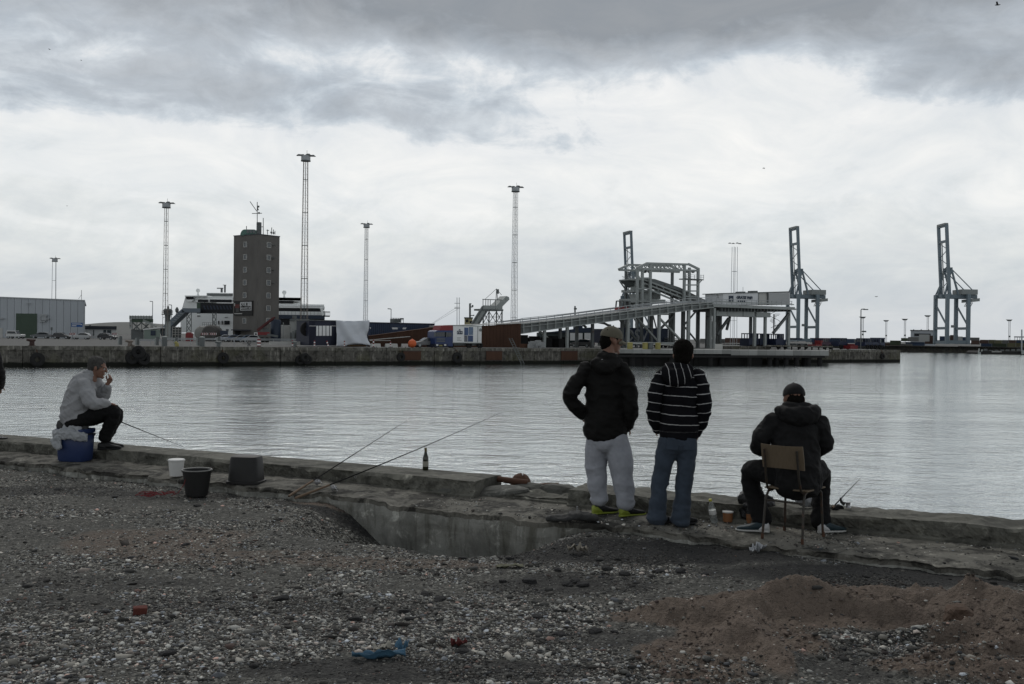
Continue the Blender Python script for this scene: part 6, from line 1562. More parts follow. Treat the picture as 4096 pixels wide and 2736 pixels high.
for a, b in ((747, 763), (850, 862)):
    for k in range(3): fn.p('brace', M_STEELD, lambda m: [ybar(m, (a, 1254 + k * 24), (b, 1278 + k * 24), GY_ + 1, .12), ybar(m, (b, 1254 + k * 24), (a, 1278 + k * 24), GY_ + 1, .12)])
fn.p('signal_horn', M_STEELD, lambda m: [m.lathe([(.1, -.7), (.4, -.4), (.45, .1), (.2, .6), (.05, .7)], pix(708, 1240, GY_), 10), ybar(m, (703, 1262), (707, 1244), GY_, .12)])
# green steel stair frame
gf = T('loading_frame', at(560, 238), 'green grey steel loading frame with cross bracing left of the gangway', 'frame')
gf.p('top_box', M_STEELG, lambda m: ybox(m, 516, 1263, 608, 1276, 238, 4)); gf.p('deck', M_GREEND, lambda m: [ybox(m, 526, 1276, 612, 1289, 238.3, 4)])
for k in range(9): gf.p('rail_post', M_STEELD, lambda m: ybox(m, 518 + k * 11, 1261, 519.5 + k * 11, 1277, 237.9, .15))
for x0 in (517, 527, 545, 565, 582, 602): gf.p('column', M_STEELD if x0 > 520 else M_STEELG, lambda m: ybox(m, x0, 1277, x0 + (9 if x0 == 517 else 3), 1318 if x0 > 520 else 1314, 238.5, .5))
for a, b in (((530, 1290), (566, 1326)), ((566, 1290), (534, 1318)), ((565, 1290), (600, 1318)), ((600, 1290), (572, 1318))): gf.p('brace', M_STEELD, lambda m: ybar(m, a, b, 238.6, .25))
gf.p('stair', M_STEELG, lambda m: [ybar(m, (572, 1284), (625, 1306), 237.5, .35), ybar(m, (572, 1278), (640, 1306), 237.5, .12)])
gf.p('base', M_STEELD, lambda m: ybox(m, 524, 1318, 574, None, 239, 4))
gh = T('site_cabin', at(600, 232), 'pale green cabin with sloping roof in front of the loading frame', 'cabin')
gh.p('wall', M_('cabin_green', (.22, .27, .24), .7, .1), lambda m: ybox(m, 575, 1318, 640, None, 232, 4)); gh.p('roof', M_WHITEF, lambda m: m.prism([pix(572, 1316, 231.8), pix(642, 1308, 231.8), pix(642, 1313, 231.8), pix(572, 1320, 231.8)], (0, 4.4, 0))); gh.p('window', M_SHIPBLUE, lambda m: ybox(m, 602, 1322, 622, 1342, 231.9, .1))
wt = T('watch_platform', at(668, 225), 'small dark steel watch platform with signal drums at the mast foot', 'platform')
wt.p('drum', M_STEELD, lambda m: [m.lathe([(.9, 0), (1.0, 1.0), (.7, 1.3)], at(670, 225, pix(670, 1258, 225).z), 12), m.lathe([(.5, 0), (.75, 1.6)], at(670, 225, pix(670, 1284, 225).z), 10), m.lathe([(.2, 0), (.25, .6), (.1, 1.0)], at(671, 225, pix(671, 1240, 225).z), 8)])
wt.p('deck', M_STEELD, lambda m: ybox(m, 645, 1256, 690, 1259, 224, 2.5))
for x in (646, 656, 680, 689): wt.p('rail_post', M_STEELD, lambda m: ybox(m, x, 1243, x + 1.5, 1257, 224, .12))
wt.p('rail', M_STEELD, lambda m: [ybox(m, 646, 1243, 690, 1244.5, 224, .12), ybox(m, 646, 1250, 690, 1251, 224, .12)])
wt.p('stem', M_STEELG, lambda m: ybox(m, 660, 1284, 682, None, 225, 1.2))
tk = T('storage_tank', at(850, 215), 'rusty horizontal cylindrical tank with railing left of the tower', 'tank')
def tank(m):
    c = pix(848, 1334, 215); m.lathe([(.1, -2.0), (1.5, -1.9), (1.8, -1.5), (1.8, 2), (1.5, 2.3), (.1, 2.4)], c, 22, axis='Y')
tk.p('shell', M_('tank_brown', (.085, .082, .078), .8, .3, .5, rust=.15), tank, smooth=True)
tk.p('second_shell', M_('tank_pale', (.30, .30, .28), .8, .2, .5, rust=.2), lambda m: m.lathe([(.1, -1), (1.3, -.8), (1.5, -.5), (1.5, 4), (.1, 4.3)], pix(808, 1332, 217), 20, axis='Y'), smooth=True)
for k in range(8): tk.p('rail_post', M_STEELD, lambda m: ybox(m, 808 + k * 8, 1290, 809.2 + k * 8, 1306, 214, .1))
tk.p('rail', M_STEELD, lambda m: [ybox(m, 808, 1290, 866, 1291, 214, .1), ybox(m, 808, 1297, 866, 1298, 214, .1), ybox(m, 866, 1304, 878, 1305, 214, .1), ybox(m, 877, 1304, 878.5, 1322, 214, .1)])
pr = T('pallet_rack', at(708, 214), 'pale lattice pallet rack standing below the gangway', 'rack')
for x in (688, 700, 712, 724): pr.p('upright', M_CONCB, lambda m: ybox(m, x, 1306, x + 2, None, 214, 1.2))
for y in (1308, 1318, 1328, 1338): pr.p('shelf', M_CONCB, lambda m: ybox(m, 688, y, 726, y + 1.8, 214, 1.4))
pr.p('contents', M_STEELD, lambda m: ybox(m, 690, 1310, 724, None, 214.6, .7))

# ---- cars and vehicles
M_CARGLASS = M_('car_glass', (.02, .024, .028), .08, .2, 1, bump=0, spec=.7)
def paint(col): return M_('car_paint_%d_%d_%d' % tuple(int(c * 1000) for c in col), col, .3, .06, 1, bump=0, spec=.6)
def car(px, Y, yaw, col, label, kind='hatch', L=4.2, group='cars parked on the far quay', z=0.0):
    o = empty('car', at(px, Y, z), yaw, label, 'car', group); W = 1.72; k = L / 4.2; pm = paint(col)
    if kind == 'jeep':
        low = [(-1.9, .45), (-1.9, 1.0), (1.75, 1.0), (1.9, .9), (1.9, .45)]; top = [(-1.85, 1.0), (-1.8, 1.75), (.35, 1.75), (.75, 1.05)]
        win = [(-1.6, 1.12), (-1.6, 1.6), (.25, 1.6), (.55, 1.12)]
    else:
        low = [(-2.05, .35), (-2.1, .75), (-1.95, .95), (.75, .98), (1.75, .82), (2.08, .62), (2.1, .35)]; top = [(-2.0, .92), (-1.55, 1.38), (-.8, 1.47), (.1, 1.45), (.95, .95)]
        win = [(-1.75, .99), (-1.4, 1.34), (-.7, 1.41), (.05, 1.39), (.72, .99)]
    def ext(m, poly, w): m.prism([(x * k, -w / 2, zz) for x, zz in poly], (0, w, 0))
    part('body', pm, o, lambda m: ext(m, low, W), bevel=.06); part('cabin', pm, o, lambda m: ext(m, top, W * .86), bevel=.06)
    part('side_glass', M_CARGLASS, o, lambda m: ext(m, win, W * .88))
    part('windscreen', M_CARGLASS, o, lambda m: m.prism([(x * k, -W * .36, zz) for x, zz in (((.16, 1.42), (.90, 1.0), (.93, 1.01), (.19, 1.435)) if kind != 'jeep' else ((.4, 1.7), (.73, 1.08), (.77, 1.09), (.43, 1.71)))], (0, W * .72, 0)))
    for wx in (-1.28, 1.32):
        for sy in (-1, 1):
            w_ = part('wheel', M_TYRE, o, lambda m: m.lathe([(.2, -.1), (.33, -.1), (.33, .1), (.2, .1)], (wx * k, sy * W * .44, .33), 14, axis='Y'))
            part('hub', M_GALV, w_, lambda m: m.lathe([(.02, -.105), (.2, -.108), (.2, .108), (.02, .105)], (wx * k, sy * W * .44, .33), 12, axis='Y'))
    for sy in (-1, 1):
        part('headlight', M_WHITEF, o, lambda m: m.box((2.02 * k if kind != 'jeep' else 1.86, sy * .6, .66 if kind != 'jeep' else .8), (.1, .3, .14))); part('tail_light', M_REDP, o, lambda m: m.box((-2.06 * k if kind != 'jeep' else -1.9, sy * .65, .78), (.06, .2, .2)))
    if kind == 'jeep': part('spare_wheel', M_TYRE, o, lambda m: m.lathe([(.05, -.1), (.34, -.1), (.34, .1), (.05, .1)], (-2.02, 0, .85), 14, axis='X'))
    return o
car(62, 219, R(-4), (.55, .56, .55), 'white boxy off road car with spare wheel in front of warehouse', 'jeep', 3.9)
car(163, 231, R(-170), (.13, .14, .15), 'grey estate car parked in front of the warehouse', L=4.3)
car(248, 224, R(2), (.035, .035, .04), 'dark hatchback parked left of the red chevron board', L=3.9)
car(326, 220, R(-176), (.42, .43, .43), 'silver white hatchback parked right of the red chevron board', L=3.9)
car(430, 222, R(-8), (.018, .020, .025), 'black car parked in front of the low shed', L=4.0)
car(1704, 147.5, R(205), (.11, .115, .12), 'dark silver car parked between orange buoy and blue truck', L=4.0)
car(2330, 180, R(150), (.10, .10, .10), 'dark grey car parked under the steel ramp', L=4.2)
for px, c, lb in ((893, (.4, .43, .47), 'pale blue van roof behind the guard rail left of the tower'), (925, (.16, .2, .27), 'blue grey car behind the guard rail below the tower'), (958, (.3, .3, .3), 'light grey car behind the guard rail below the tower canopy'), (1002, (.5, .5, .5), 'white car behind the guard rail beside the red crane truck'), (984, (.10, .16, .24), 'blue car behind the guard rail between two pale cars')):
    car(px, 200 + (px % 3) * 1.5, R(200), c, lb, L=3.6, z=-.02)
one('parked_van', M_REDP, at(752, 206), lambda m: [ybox(m, 742, 1332, 772, None, 206, 2), ybox(m, 748, 1329, 766, 1333, 206.2, 1.6)], 'small red van behind the guard rail below the gangway', 'van', bevel=.05)
nv = T('pickup_truck', at(892, 208), 'dark blue truck parked left of the tower foot', 'truck')
nv.p('body', M_SHIPBLUE, lambda m: [ybox(m, 880, 1322, 912, 1340, 208, 2.4), ybox(m, 903, 1316, 914, 1326, 208.3, 2)], bevel=.05); nv.p('window', M_CARGLASS, lambda m: ybox(m, 904, 1318, 912, 1323, 207.95, .1)); nv.p('wheel', M_TYRE, lambda m: [m.lathe([(.1, -.15), (.45, -.15), (.45, .15), (.1, .15)], at(x, 208.2, .45), 12, axis='Y') for x in (886, 906)])

# guard rails and posts
def guard_rail(x0, x1, y, off, label):
    t = T('guard_rail', qg((x0 + x1) / 2, off), label, 'guard rail', 'guard rails along the far quay road'); n = max(2, int((x1 - x0) / 50))
    t.p('beam', M_GALV, lambda m: [qbox(m, x0, y, x1, y + 3.2, off, .08), qbox(m, x0, y + 4.6, x1, y + 7.6, off, .08)]) 
    for k in range(n + 1): t.p('post', M_GALV, lambda m: qbox(m, x0 + (x1 - x0) * k / n - 1, y + 1, x0 + (x1 - x0) * k / n + 1, None, off + .15, .12))
guard_rail(655, 870, 1352, 33, 'galvanised guard rail across the picture left of the tower'); guard_rail(885, 1200, 1354, 31, 'galvanised guard rail in front of the tower'); guard_rail(560, 645, 1356, 36, 'galvanised guard rail below the pale cabin')
GP = 'grey steel posts in pairs along the far quay'
k = 0
for px, h, off, c in ((483, 34, 22, 'leftmost'), (552, 32, 20, 'second'), (630, 34, 17, 'third'), (706, 34, 16, 'fourth'), (796, 36, 15, 'fifth'), (876, 38, 14, 'sixth')):
    t = T('steel_post', qg(px, off), '%s pair of grey steel posts along the quay, counted from left' % c, 'post', GP); d = qdepth(px, off); hh = h * d / FPX
    t.p('post', M_STEELD, lambda m: m.lathe([(.19, 0), (.19, hh)], qg(px, off), 10)); t.p('post', M_STEELG, lambda m: m.lathe([(.16, 0), (.16, hh * .85)], qg(px - 7, off + 1.5), 10))
for px in (658, 808):
    t = T('mooring_drum', qg(px, 4), 'stout grey mooring drum on the quay edge, %s' % ('left of the yellow hook' if px < 700 else 'below the ferry hull windows'), 'bollard'); t.p('drum', M_STEELD, lambda m: m.lathe([(.33, 0), (.33, 1.15)], qg(px, 4), 14)); t.p('cap', M_STEELG, lambda m: m.lathe([(.36, 1.15), (.36, 1.25), (.1, 1.3)], qg(px, 4), 14))
pc = T('picnic_table', qg(1010, 5), 'dark picnic table on the quay below the tower', 'table')
pc.p('top', M_STEELD, lambda m: qbox(m, 990, 1367, 1046, 1370, 5, 1.0)); pc.p('bench', M_STEELD, lambda m: [qbox(m, 984, 1375, 1050, 1377, 5, .35, -.5), qbox(m, 984, 1375, 1050, 1377, 5, .35, 1.2)])
for x in (1000, 1038): pc.p('leg', M_STEELD, lambda m: [qbar(m, (x + 6, 1368), (x - 8, 1384), 5, .1, .2), qbar(m, (x - 6, 1368), (x + 8, 1384), 5, .1, .6)])
GW = 'red and white warning posts on the far quay'
for px, h, lean, lb in ((1036, 32, 0, 'wide red and white warning marker by the picnic table'), (1171, 28, -2, 'red and white warning post left of the rope bollard'), (1258, 27, 0, 'red and white warning post in front of navy container, left one'), (1315, 26, -8, 'tilted red and white warning post before the navy container'), (1378, 26, 0, 'red and white warning post in front of the tarpaulin'), (1494, 32, 0, 'red and white warning post at the right end of the tarpaulin'), (1562, 24, 0, 'thin pale warning post above the white barrier')):
    off = 2.5; p0 = qg(px, off); hh = h * qdepth(px, off) / FPX; p1 = p0 + Vector((lean * .037, 0, hh)); t = T('warning_post', p0, lb, 'post', GW); w = .42 if px == 1036 else .13
    for k in range(5): t.p('band', M_REDP if k % 2 == 0 else M_WHITEF, lambda m: m.tube([p0.lerp(p1, k / 5), p0.lerp(p1, (k + 1) / 5)], w / 2 + .03, 8))
    t.p('foot', M_STEELD, lambda m: m.box(p0 + Vector((0, 0, .05)), (.5, .5, .1)))
# red lorry crane below the tower
lc = T('lorry_crane', at(1050, 203), 'red lorry mounted crane with raised boom at the tower foot', 'crane')
lc.p('boom', M_('boom_red', (.10, .022, .022), .6, .3, 1), lambda m: [ybar(m, (1030, 1322), (1098, 1270), 203, .5), ybar(m, (1050, 1304), (1100, 1268), 202.5, .3)]); lc.p('jib_head', M_STEELD, lambda m: ybox(m, 1090, 1266, 1104, 1277, 202.6, .8))
lc.p('chassis', M_REDP, lambda m: ybox(m, 1030, 1328, 1078, 1340, 203, 2.5)); lc.p('turret', M_STEELD, lambda m: [ybox(m, 1052, 1312, 1078, 1330, 203.5, 2)]); lc.p('cab', M_WHITEF, lambda m: ybox(m, 1016, 1330, 1030, None, 203, 2.4)); lc.p('cab_window', M_CARGLASS, lambda m: ybox(m, 1019, 1333, 1027, 1340, 202.9, .1)); lc.p('outrigger', M_STEELD, lambda m: ybar(m, (1070, 1338), (1112, 1346), 202.5, .4))
for x in (1024, 1050, 1068): lc.p('wheel', M_TYRE, lambda m: m.lathe([(.1, -.2), (.5, -.2), (.5, .2), (.1, .2)], at(x, 202.8, .5), 12, axis='Y'))
one('tank_column', M_SHIPBLUE, at(1102, 206), lambda m: [m.lathe([(1.1, 0), (1.1, pix(1102, 1283, 206).z), (.9, pix(1102, 1278, 206).z)], at(1102, 206), 14)], 'dark blue upright silo at the right foot of the tower', 'silo', smooth=True)
pw = T('pier_shed', at(1190, 205), 'pale grey shed with pipes and a hanging tyre beside the tall mast', 'shed')
pw.p('wall', M_CONCB, lambda m: ybox(m, 1112, 1303, 1160, None, 210, 5)); pw.p('front', M_('shed_grey', (.33, .34, .33), .8, .15, .4, rust=.1), lambda m: ybox(m, 1158, 1282, 1236, None, 206, 5)); pw.p('roof', M_STEELD, lambda m: [ybox(m, 1158, 1276, 1236, 1283, 205.7, 6), ybox(m, 1168, 1262, 1186, 1278, 207, 3)])
for x in (1131, 1183, 1204): pw.p('pipe', M_STEELG, lambda m: ybox(m, x, 1290, x + 3, None, 205.6, .3))
pw.p('shutter', M_STEELG, lambda m: ybox(m, 1188, 1287, 1202, 1322, 205.8, .2)); pw.p('low_wall', M_CONCB, lambda m: qbox(m, 1080, 1366, 1228, 1380, 14, .4))
pw.p('junk', M_STEELD, lambda m: [ybox(m, 1160 + k * 9, 1330 - (k % 3) * 5, 1167 + k * 9, None, 204 - k % 2, 1) for k in range(8)])
# ---- navy office container with pale window panels
oc = T('office_container', qg(1289, 10), 'navy office container with five tall pale window panels', 'container')
oc.p('wall', M_NAVY, lambda m: qbox(m, 1236, 1282, 1344, 1382, 10, 5))
for k in range(22): oc.p('rib', M_NAVY, lambda m: qbox(m, 1238 + k * 4.9, 1284, 1240 + k * 4.9, 1380, 10, .08, -.07)) if not (1262 < 1239 + k * 4.9 < 1326) else None
oc.p('trim', M_WHITEF, lambda m: [qbox(m, 1236, 1303, 1262, 1304.5, 10, .05, -.1), qbox(m, 1326, 1303, 1344, 1304.5, 10, .05, -.1)])
for x0, x1 in ((1264, 1272), (1275, 1286.5), (1289.5, 1301), (1304, 1315.5), (1319, 1325)): oc.p('window', M_WHITEF, lambda m: qbox(m, x0, 1303, x1, 1343, 10, .06, -.08))
oc.p('roof', M_STEELD, lambda m: qbox(m, 1234, 1280, 1346, 1283, 9.8, 5.4))
t = T('tractor_tyre', qg(1222, 12), 'large tyre hanging beside the navy office container', 'tyre'); t.p('tyre', M_TYRE, lambda m: m.add(*(lambda mm: (tyre(mm, 1226, 1316, 1.05, .5, 12), (mm.v, mm.f))[1])(MB())), smooth=True)
# tarpaulin draped over a container
def tarp(m):
    n, w = 26, 16; vs, fs = [], []
    for j in range(w + 1):
        for i in range(n + 1):
            f, g = i / n, j / w; px = 1345 + 129 * f + 3 * math.sin(g * 5 + f * 2); sag = 3 * math.sin(f * math.pi) * (1 - g); bottom = 1384 - 10 * max(0, math.sin((f - .28) * math.pi / .72)) * (f > .28) - 2 * (f > .9)
            py = 1281 + sag + (bottom - 1281 - sag) * g
            p = q(px, py, 9.2); fold = .30 * math.sin(7 * f - 4.5 * g + 1.5 * math.sin(3 * f)) * (.3 + g) + .12 * math.sin(17 * f - 9 * g) + .15 * vn1(f * 6, g * 5)
            vs.append(p - NF * (fold + .3 * g))
    for j in range(w):
        for i in range(n): a = j * (n + 1) + i; fs.append((a, a + 1, a + n + 2, a + n + 1))
    m.add(vs, fs)
def vn1(a, b): return float(vnoise(np.array([a]), np.array([b]), seed=9)[0])
tp = T('tarpaulin', qg(1410, 9), 'pale grey tarpaulin draped over a container beside the navy office', 'tarpaulin')
_o = tp.p('sheet', M_TARP, tarp, smooth=True); _m = _o.modifiers.new('t', 'SOLIDIFY'); _m.thickness = .04
tc2 = T('covered_container', qg(1410, 11), 'container hidden under the grey tarpaulin, timber sleepers below', 'container'); tc2.p('wall', M_NAVY, lambda m: qbox(m, 1348, 1284, 1472, 1378, 10.2, 4.5)); tc2.p('sleeper', M_('old_timber', (.14, .09, .05), .9, .3, 2), lambda m: qbox(m, 1395, 1379, 1465, 1386, 9.4, 1.5))
# blue containers behind, rusty sheet wall of the ramp
GBC = 'blue containers stacked behind the rusty wall'
bc = T('long_container', qg(1600, 20), 'long blue container with white marking behind the rusty ramp wall', 'container')
bc.p('wall', M_BLUECT, lambda m: m.prism([q(1475, 1291, 20), q(1738, 1297, 20), qg(1738, 20), qg(1475, 20)], NF * 2.5)); bc.p('top_rail', M_NAVY, lambda m: m.prism([q(1473, 1288, 19.8), q(1740, 1294, 19.8), q(1740, 1298, 19.8), q(1473, 1292, 19.8)], NF * 2.8))
for x0, x1, mt in ((1567, 1600, M_LETTER), (1608, 1626, M_LETTER), (1478, 1484, M_LETTER), (1590, 1612, M_BLUECT)): bc.p('marking', mt, lambda m: m.prism([q(x0, 1310 + (x0 - 1567) * .02, 19.95 - (.05 if mt is M_BLUECT else 0)), q(x1, 1310, 19.95 - (.05 if mt is M_BLUECT else 0)), q(x1 - 3, 1317, 19.95 - (.05 if mt is M_BLUECT else 0)), q(x0 + 3, 1317, 19.95 - (.05 if mt is M_BLUECT else 0))], NF * .03))
for k in range(30): bc.p('corrugation', M_BLUECT, lambda m: m.prism([q(1486 + k * 8.3, 1293 + k * .2, 19.9), q(1489 + k * 8.3, 1293 + k * .2, 19.9), qg(1489 + k * 8.3, 19.9), qg(1486 + k * 8.3, 19.9)], NF * .1)) if not 9 < k < 17 else None
pf = T('roof_plant', qg(1590, 21, 3.4), 'railed roof platform with ventilation drum on the blue container', 'platform')
pf.p('drum', M_STEELD, lambda m: qbox(m, 1577, 1275, 1602, 1290, 21, 1.6))
for x in (1563, 1573, 1583, 1593, 1603, 1612): pf.p('rail_post', M_STEELD, lambda m: qbox(m, x, 1272, x + 1.4, 1291, 20.6, .07))
pf.p('rail', M_STEELD, lambda m: [qbox(m, 1563, 1272, 1613, 1273.3, 20.6, .07), qbox(m, 1563, 1280, 1613, 1281, 20.6, .07), qbox(m, 1605, 1273, 1614, 1278, 20.8, .6)])
rw = T('sheet_pile_wall', qg(1800, 13), 'rusty brown sheet pile wall rising to the start of the ramp', 'wall')
def rwtop(px): return float(np.interp(px, [1476, 1700, 1765, 1930, 2084], [1346, 1316, 1306, 1306, 1297]))
npx = np.linspace(1476, 2084, 45)
for i in range(44):
    a, b = npx[i], npx[i + 1] - .6
    rw.p('sheet', M_RUSTSH, lambda m: m.prism([q(a, rwtop(a), 13), q(b, rwtop(b), 13), qg(b, 13, .0), qg(a, 13, .0)], NF * (.4 if i % 2 else .55) ))
rw.p('cap_beam', M_RUSTSH, lambda m: [m.prism([q(a - 1, rwtop(a) - 2.5, 12.9), q(b + 1, rwtop(b) - 2.5, 12.9), q(b + 1, rwtop(b) + 1, 12.9), q(a - 1, rwtop(a) + 1, 12.9)], NF * .8) for a, b in ((1476, 1700), (1700, 1765), (1765, 1930), (1930, 2084))])
rw.p('handrail', M_CONCB, lambda m: [qbar(m, (1476, 1360), (1640, 1346), 12, .1), qbar(m, (1480, 1362), (1562, 1362), 3, .06)])
rw.p('walkway', M_CONCB, lambda m: m.prism([q(1765, 1303, 12.8), q(2084, 1291, 12.8), q(2084, 1294, 12.8), q(1765, 1306, 12.8)], NF * 4))
# orange buoy, barriers
bu = T('buoy', qg(1649, 2.2), 'big orange ball buoy on the quay edge beside the car', 'buoy')
bu.p('ball', M_ORANGEF, lambda m: m.lathe([(.12, 0)] + [(.6 * math.sin(a), .6 - .6 * math.cos(a)) for a in np.linspace(.25, 2.95, 14)] + [(.1, 1.2)], qg(1649, 2.2), 24), smooth=True)
bu.p('neck', M_ORANGEF, lambda m: m.lathe([(.1, 1.15), (.09, 1.27), (.04, 1.3)], qg(1649, 2.2), 10), smooth=True)
GV = 'white concrete barriers on the far quay'
for x0, x1, lb in ((1546, 1592, 'white concrete barrier left of the orange buoy, longer one'), (1611, 1634, 'white concrete barrier just left of the orange buoy'), (1488, 1524, 'white concrete barrier at the right foot of the tarpaulin')):
    t = T('barrier', qg((x0 + x1) / 2, 4), lb, 'barrier', GV)
    a, b = qg(x0, 4), qg(x1, 4)
    t.p('block', M_CONCB, lambda m: m.add([a, b, b + NF * .6, a + NF * .6, a + NF * .18 + Vector((0, 0, .55)), b + NF * .18 + Vector((0, 0, .55)), b + NF * .42 + Vector((0, 0, .55)), a + NF * .42 + Vector((0, 0, .55))], [(3, 2, 1, 0), (4, 5, 6, 7), (0, 1, 5, 4), (1, 2, 6, 5), (2, 3, 7, 6), (3, 0, 4, 7)]))
    t.p('slot', M_STEELD, lambda m: m.prism([a.lerp(b, .45) - NF * .01, a.lerp(b, .55) - NF * .01, a.lerp(b, .55) - NF * .01 + Vector((0, 0, .12)), a.lerp(b, .45) - NF * .01 + Vector((0, 0, .12))], NF * .1))
# delivery truck, front end facing left towards us
tr = T('box_truck', qg(1830, 3), 'box truck with blue cab, red roof fairing and white printed body', 'truck')
def fp(px, py, off): return q(px, py, off)
tr.p('box', M_WHITEF, lambda m: qbox(m, 1812, 1304, 1926, 1372, 3, 2.5)); tr.p('box_trim', M_STEELG, lambda m: [qbox(m, 1810, 1301, 1928, 1305, 2.95, 2.6), qbox(m, 1811, 1370, 1927, 1373, 2.95, 2.6), qbox(m, 1910, 1305, 1912, 1370, 2.94, .05)])
tr.p('fairing', M_REDP, lambda m: m.prism([q(1758, 1322, 3), q(1766, 1302, 3), q(1812, 1300, 3), q(1814, 1322, 3)], NF * 2.3), bevel=.05)
cb = tr.p('cab', M_('truck_blue', (.015, .035, .12), .35, .1, 1, bump=0), lambda m: m.prism([q(1742, 1326, 3), q(1750, 1321, 3), q(1812, 1321, 3), q(1812, 1386, 3), q(1741, 1386, 3), q(1740, 1352, 3)], NF * 2.4), bevel=.06)
ux = UF
def front(m, y0, y1, w0, w1, dx0, dx1, th=.05):
    a0 = q(dx0, y0, 3); a1 = q(dx1, y1, 3); m.prism([a0 + NF * w0, a0 + NF * w1, a1 + NF * w1, a1 + NF * w0], -UF * th)
tr.p('windscreen', M_CARGLASS, lambda m: m.prism([q(1745, 1329, 2.97), q(1783, 1329, 2.97), q(1784, 1346, 2.97), q(1742, 1346, 2.97)], -NF * .05), parent=cb)
tr.p('side_window', M_CARGLASS, lambda m: m.prism([q(1791, 1330, 2.97), q(1806, 1330, 2.97), q(1806, 1346, 2.97), q(1791, 1347, 2.97)], -NF * .05), parent=cb)
tr.p('grille', M_STEELD, lambda m: [m.prism([q(1746, 1352 + 6 * k, 2.97), q(1780, 1352 + 6 * k, 2.97), q(1780, 1355 + 6 * k, 2.97), q(1746, 1355 + 6 * k, 2.97)], -NF * .05) for k in range(3)], parent=cb)
tr.p('bumper', M_NAVY, lambda m: qbox(m, 1740, 1376, 1790, 1388, 2.9, 2.5), parent=cb)
for x in (1745, 1777): tr.p('headlight', M_WHITEF, lambda m: qbox(m, x, 1377, x + 8, 1383, 2.87, .05), parent=cb)
tr.p('number_plate', M_YELLOWF, lambda m: qbox(m, 1757, 1380, 1770, 1385, 2.87, .04), parent=cb)
tr.p('mirror', M_STEELD, lambda m: [qbox(m, 1739, 1330, 1743, 1346, 2.6, .2), qbox(m, 1786, 1329, 1790, 1348, 2.6, .2)], parent=cb)
for x in (1800, 1872, 1915): 
    w_ = tr.p('wheel', M_TYRE, lambda m: m.add(*(lambda mm: (tyre(mm, x, 1381, .48, .3, 3.6), (mm.v, mm.f))[1])(MB())))
tr.p('chassis', M_STEELD, lambda m: qbox(m, 1812, 1372, 1925, 1382, 3.6, 1.2))
tr.p('emblem', M_LETTERD, lambda m: [qbox(m, 1828, 1324, 1850, 1337, 2.96, .05), m.prism([q(1834, 1322, 2.95), q(1839, 1316, 2.95), q(1844, 1322, 2.95)], NF * .04)]); 
for k, (x0, x1) in enumerate(((1830, 1835), (1837, 1842), (1844, 1848))): tr.p('emblem_letter', M_LETTER, lambda m: [qbox(m, x0, 1327, x0 + 1.4, 1334, 2.93, .04), qbox(m, x0, 1327 + 3 * k % 4, x1, 1328.6 + 3 * k % 4, 2.93, .04)])
for y, x1 in ((1350, 1844), (1355, 1840), (1360, 1846)): tr.p('lettering', M_STEELG, lambda m: qbox(m, 1828, y, x1, y + 2, 2.96, .04))
for x0, x1, y0, y1, c in ((1857, 1873, 1310, 1341, (.06, .10, .20)), (1875, 1892, 1308, 1340, (.12, .17, .25)), (1857, 1870, 1342, 1367, (.14, .15, .17)), (1872, 1892, 1342, 1367, (.05, .08, .17))): tr.p('picture', M_('print_%d' % int(c[0] * 100 + y0), c, .5, .7, 2.2, bump=0), lambda m: qbox(m, x0, y0, x1, y1, 2.96, .05))
tr.p('rear_lock', M_STEELD, lambda m: m.add(*(lambda mm: (tyre(mm, 1919, 1320, .22, .08, 3.1), (mm.v, mm.f))[1])(MB())))
# stair tower gangway
sgw = T('boarding_stair', qg(1960, 26), 'grey steel boarding stair tower with raised walkway arm', 'stair tower')
o_ = 26
sgw.p('stair', M_STEELD, lambda m: [qbar(m, (1888, 1297), (1932, 1226), o_, .35), qbar(m, (1912, 1297), (1952, 1234), o_, .35)])
for k in range(14):
    f = k / 13; sgw.p('step', M_STEELG, lambda m: qbar(m, (1890 + 42 * f, 1295 - 67 * f), (1912 + 38 * f, 1295 - 60 * f), o_, .22))
sgw.p('deck', M_STEELD, lambda m: qbox(m, 1930, 1236, 2012, 1243, o_ - .3, 3)); sgw.p('mesh', M_STEELG, lambda m: qbox(m, 1932, 1222, 1986, 1236, o_ - .25, .06))
sgw.p('arm', M_STEELG, lambda m: m.prism([q(1984, 1224, o_ - .4), q(2026, 1184, o_ - .4), q(2036, 1188, o_ - .4), q(2038, 1198, o_ - .4), q(2010, 1226, o_ - .4), q(2010, 1240, o_ - .4), q(1984, 1238, o_ - .4)], NF * 2.2))
sgw.p('top_rail', M_STEELD, lambda m: qbox(m, 1929, 1197, 2006, 1200, o_, .15))
for x in (1930, 1941, 1950, 1959, 1979, 2003): sgw.p('post', M_STEELD, lambda m: qbox(m, x, 1198, x + 1.6, 1238, o_, .1))
for x in (1932, 1955, 1985, 2007): sgw.p('leg', M_STEELD, lambda m: qbox(m, x, 1243, x + 2.4, None, o_ + .5, .25))
for a, b in ((1934, 1956), (1956, 1986), (1986, 2008)): sgw.p('brace', M_STEELD, lambda m: [qbar(m, (a, 1246), (b, 1292), o_ + .5, .09), qbar(m, (b, 1246), (a, 1292), o_ + .5, .09), qbar(m, (a, 1268), (b, 1268), o_ + .5, .09)])
sgw.p('hoist', M_STEELD, lambda m: [qbar(m, (1984, 1198), (1986, 1156), o_, .12), qbar(m, (1990, 1198), (1987, 1156), o_, .12), qbar(m, (1940, 1197), (1986, 1155), o_, .06), qbar(m, (1986, 1155), (2006, 1180), o_, .06), m.box(q(1992, 1166, o_), (.35, .3, .8))])
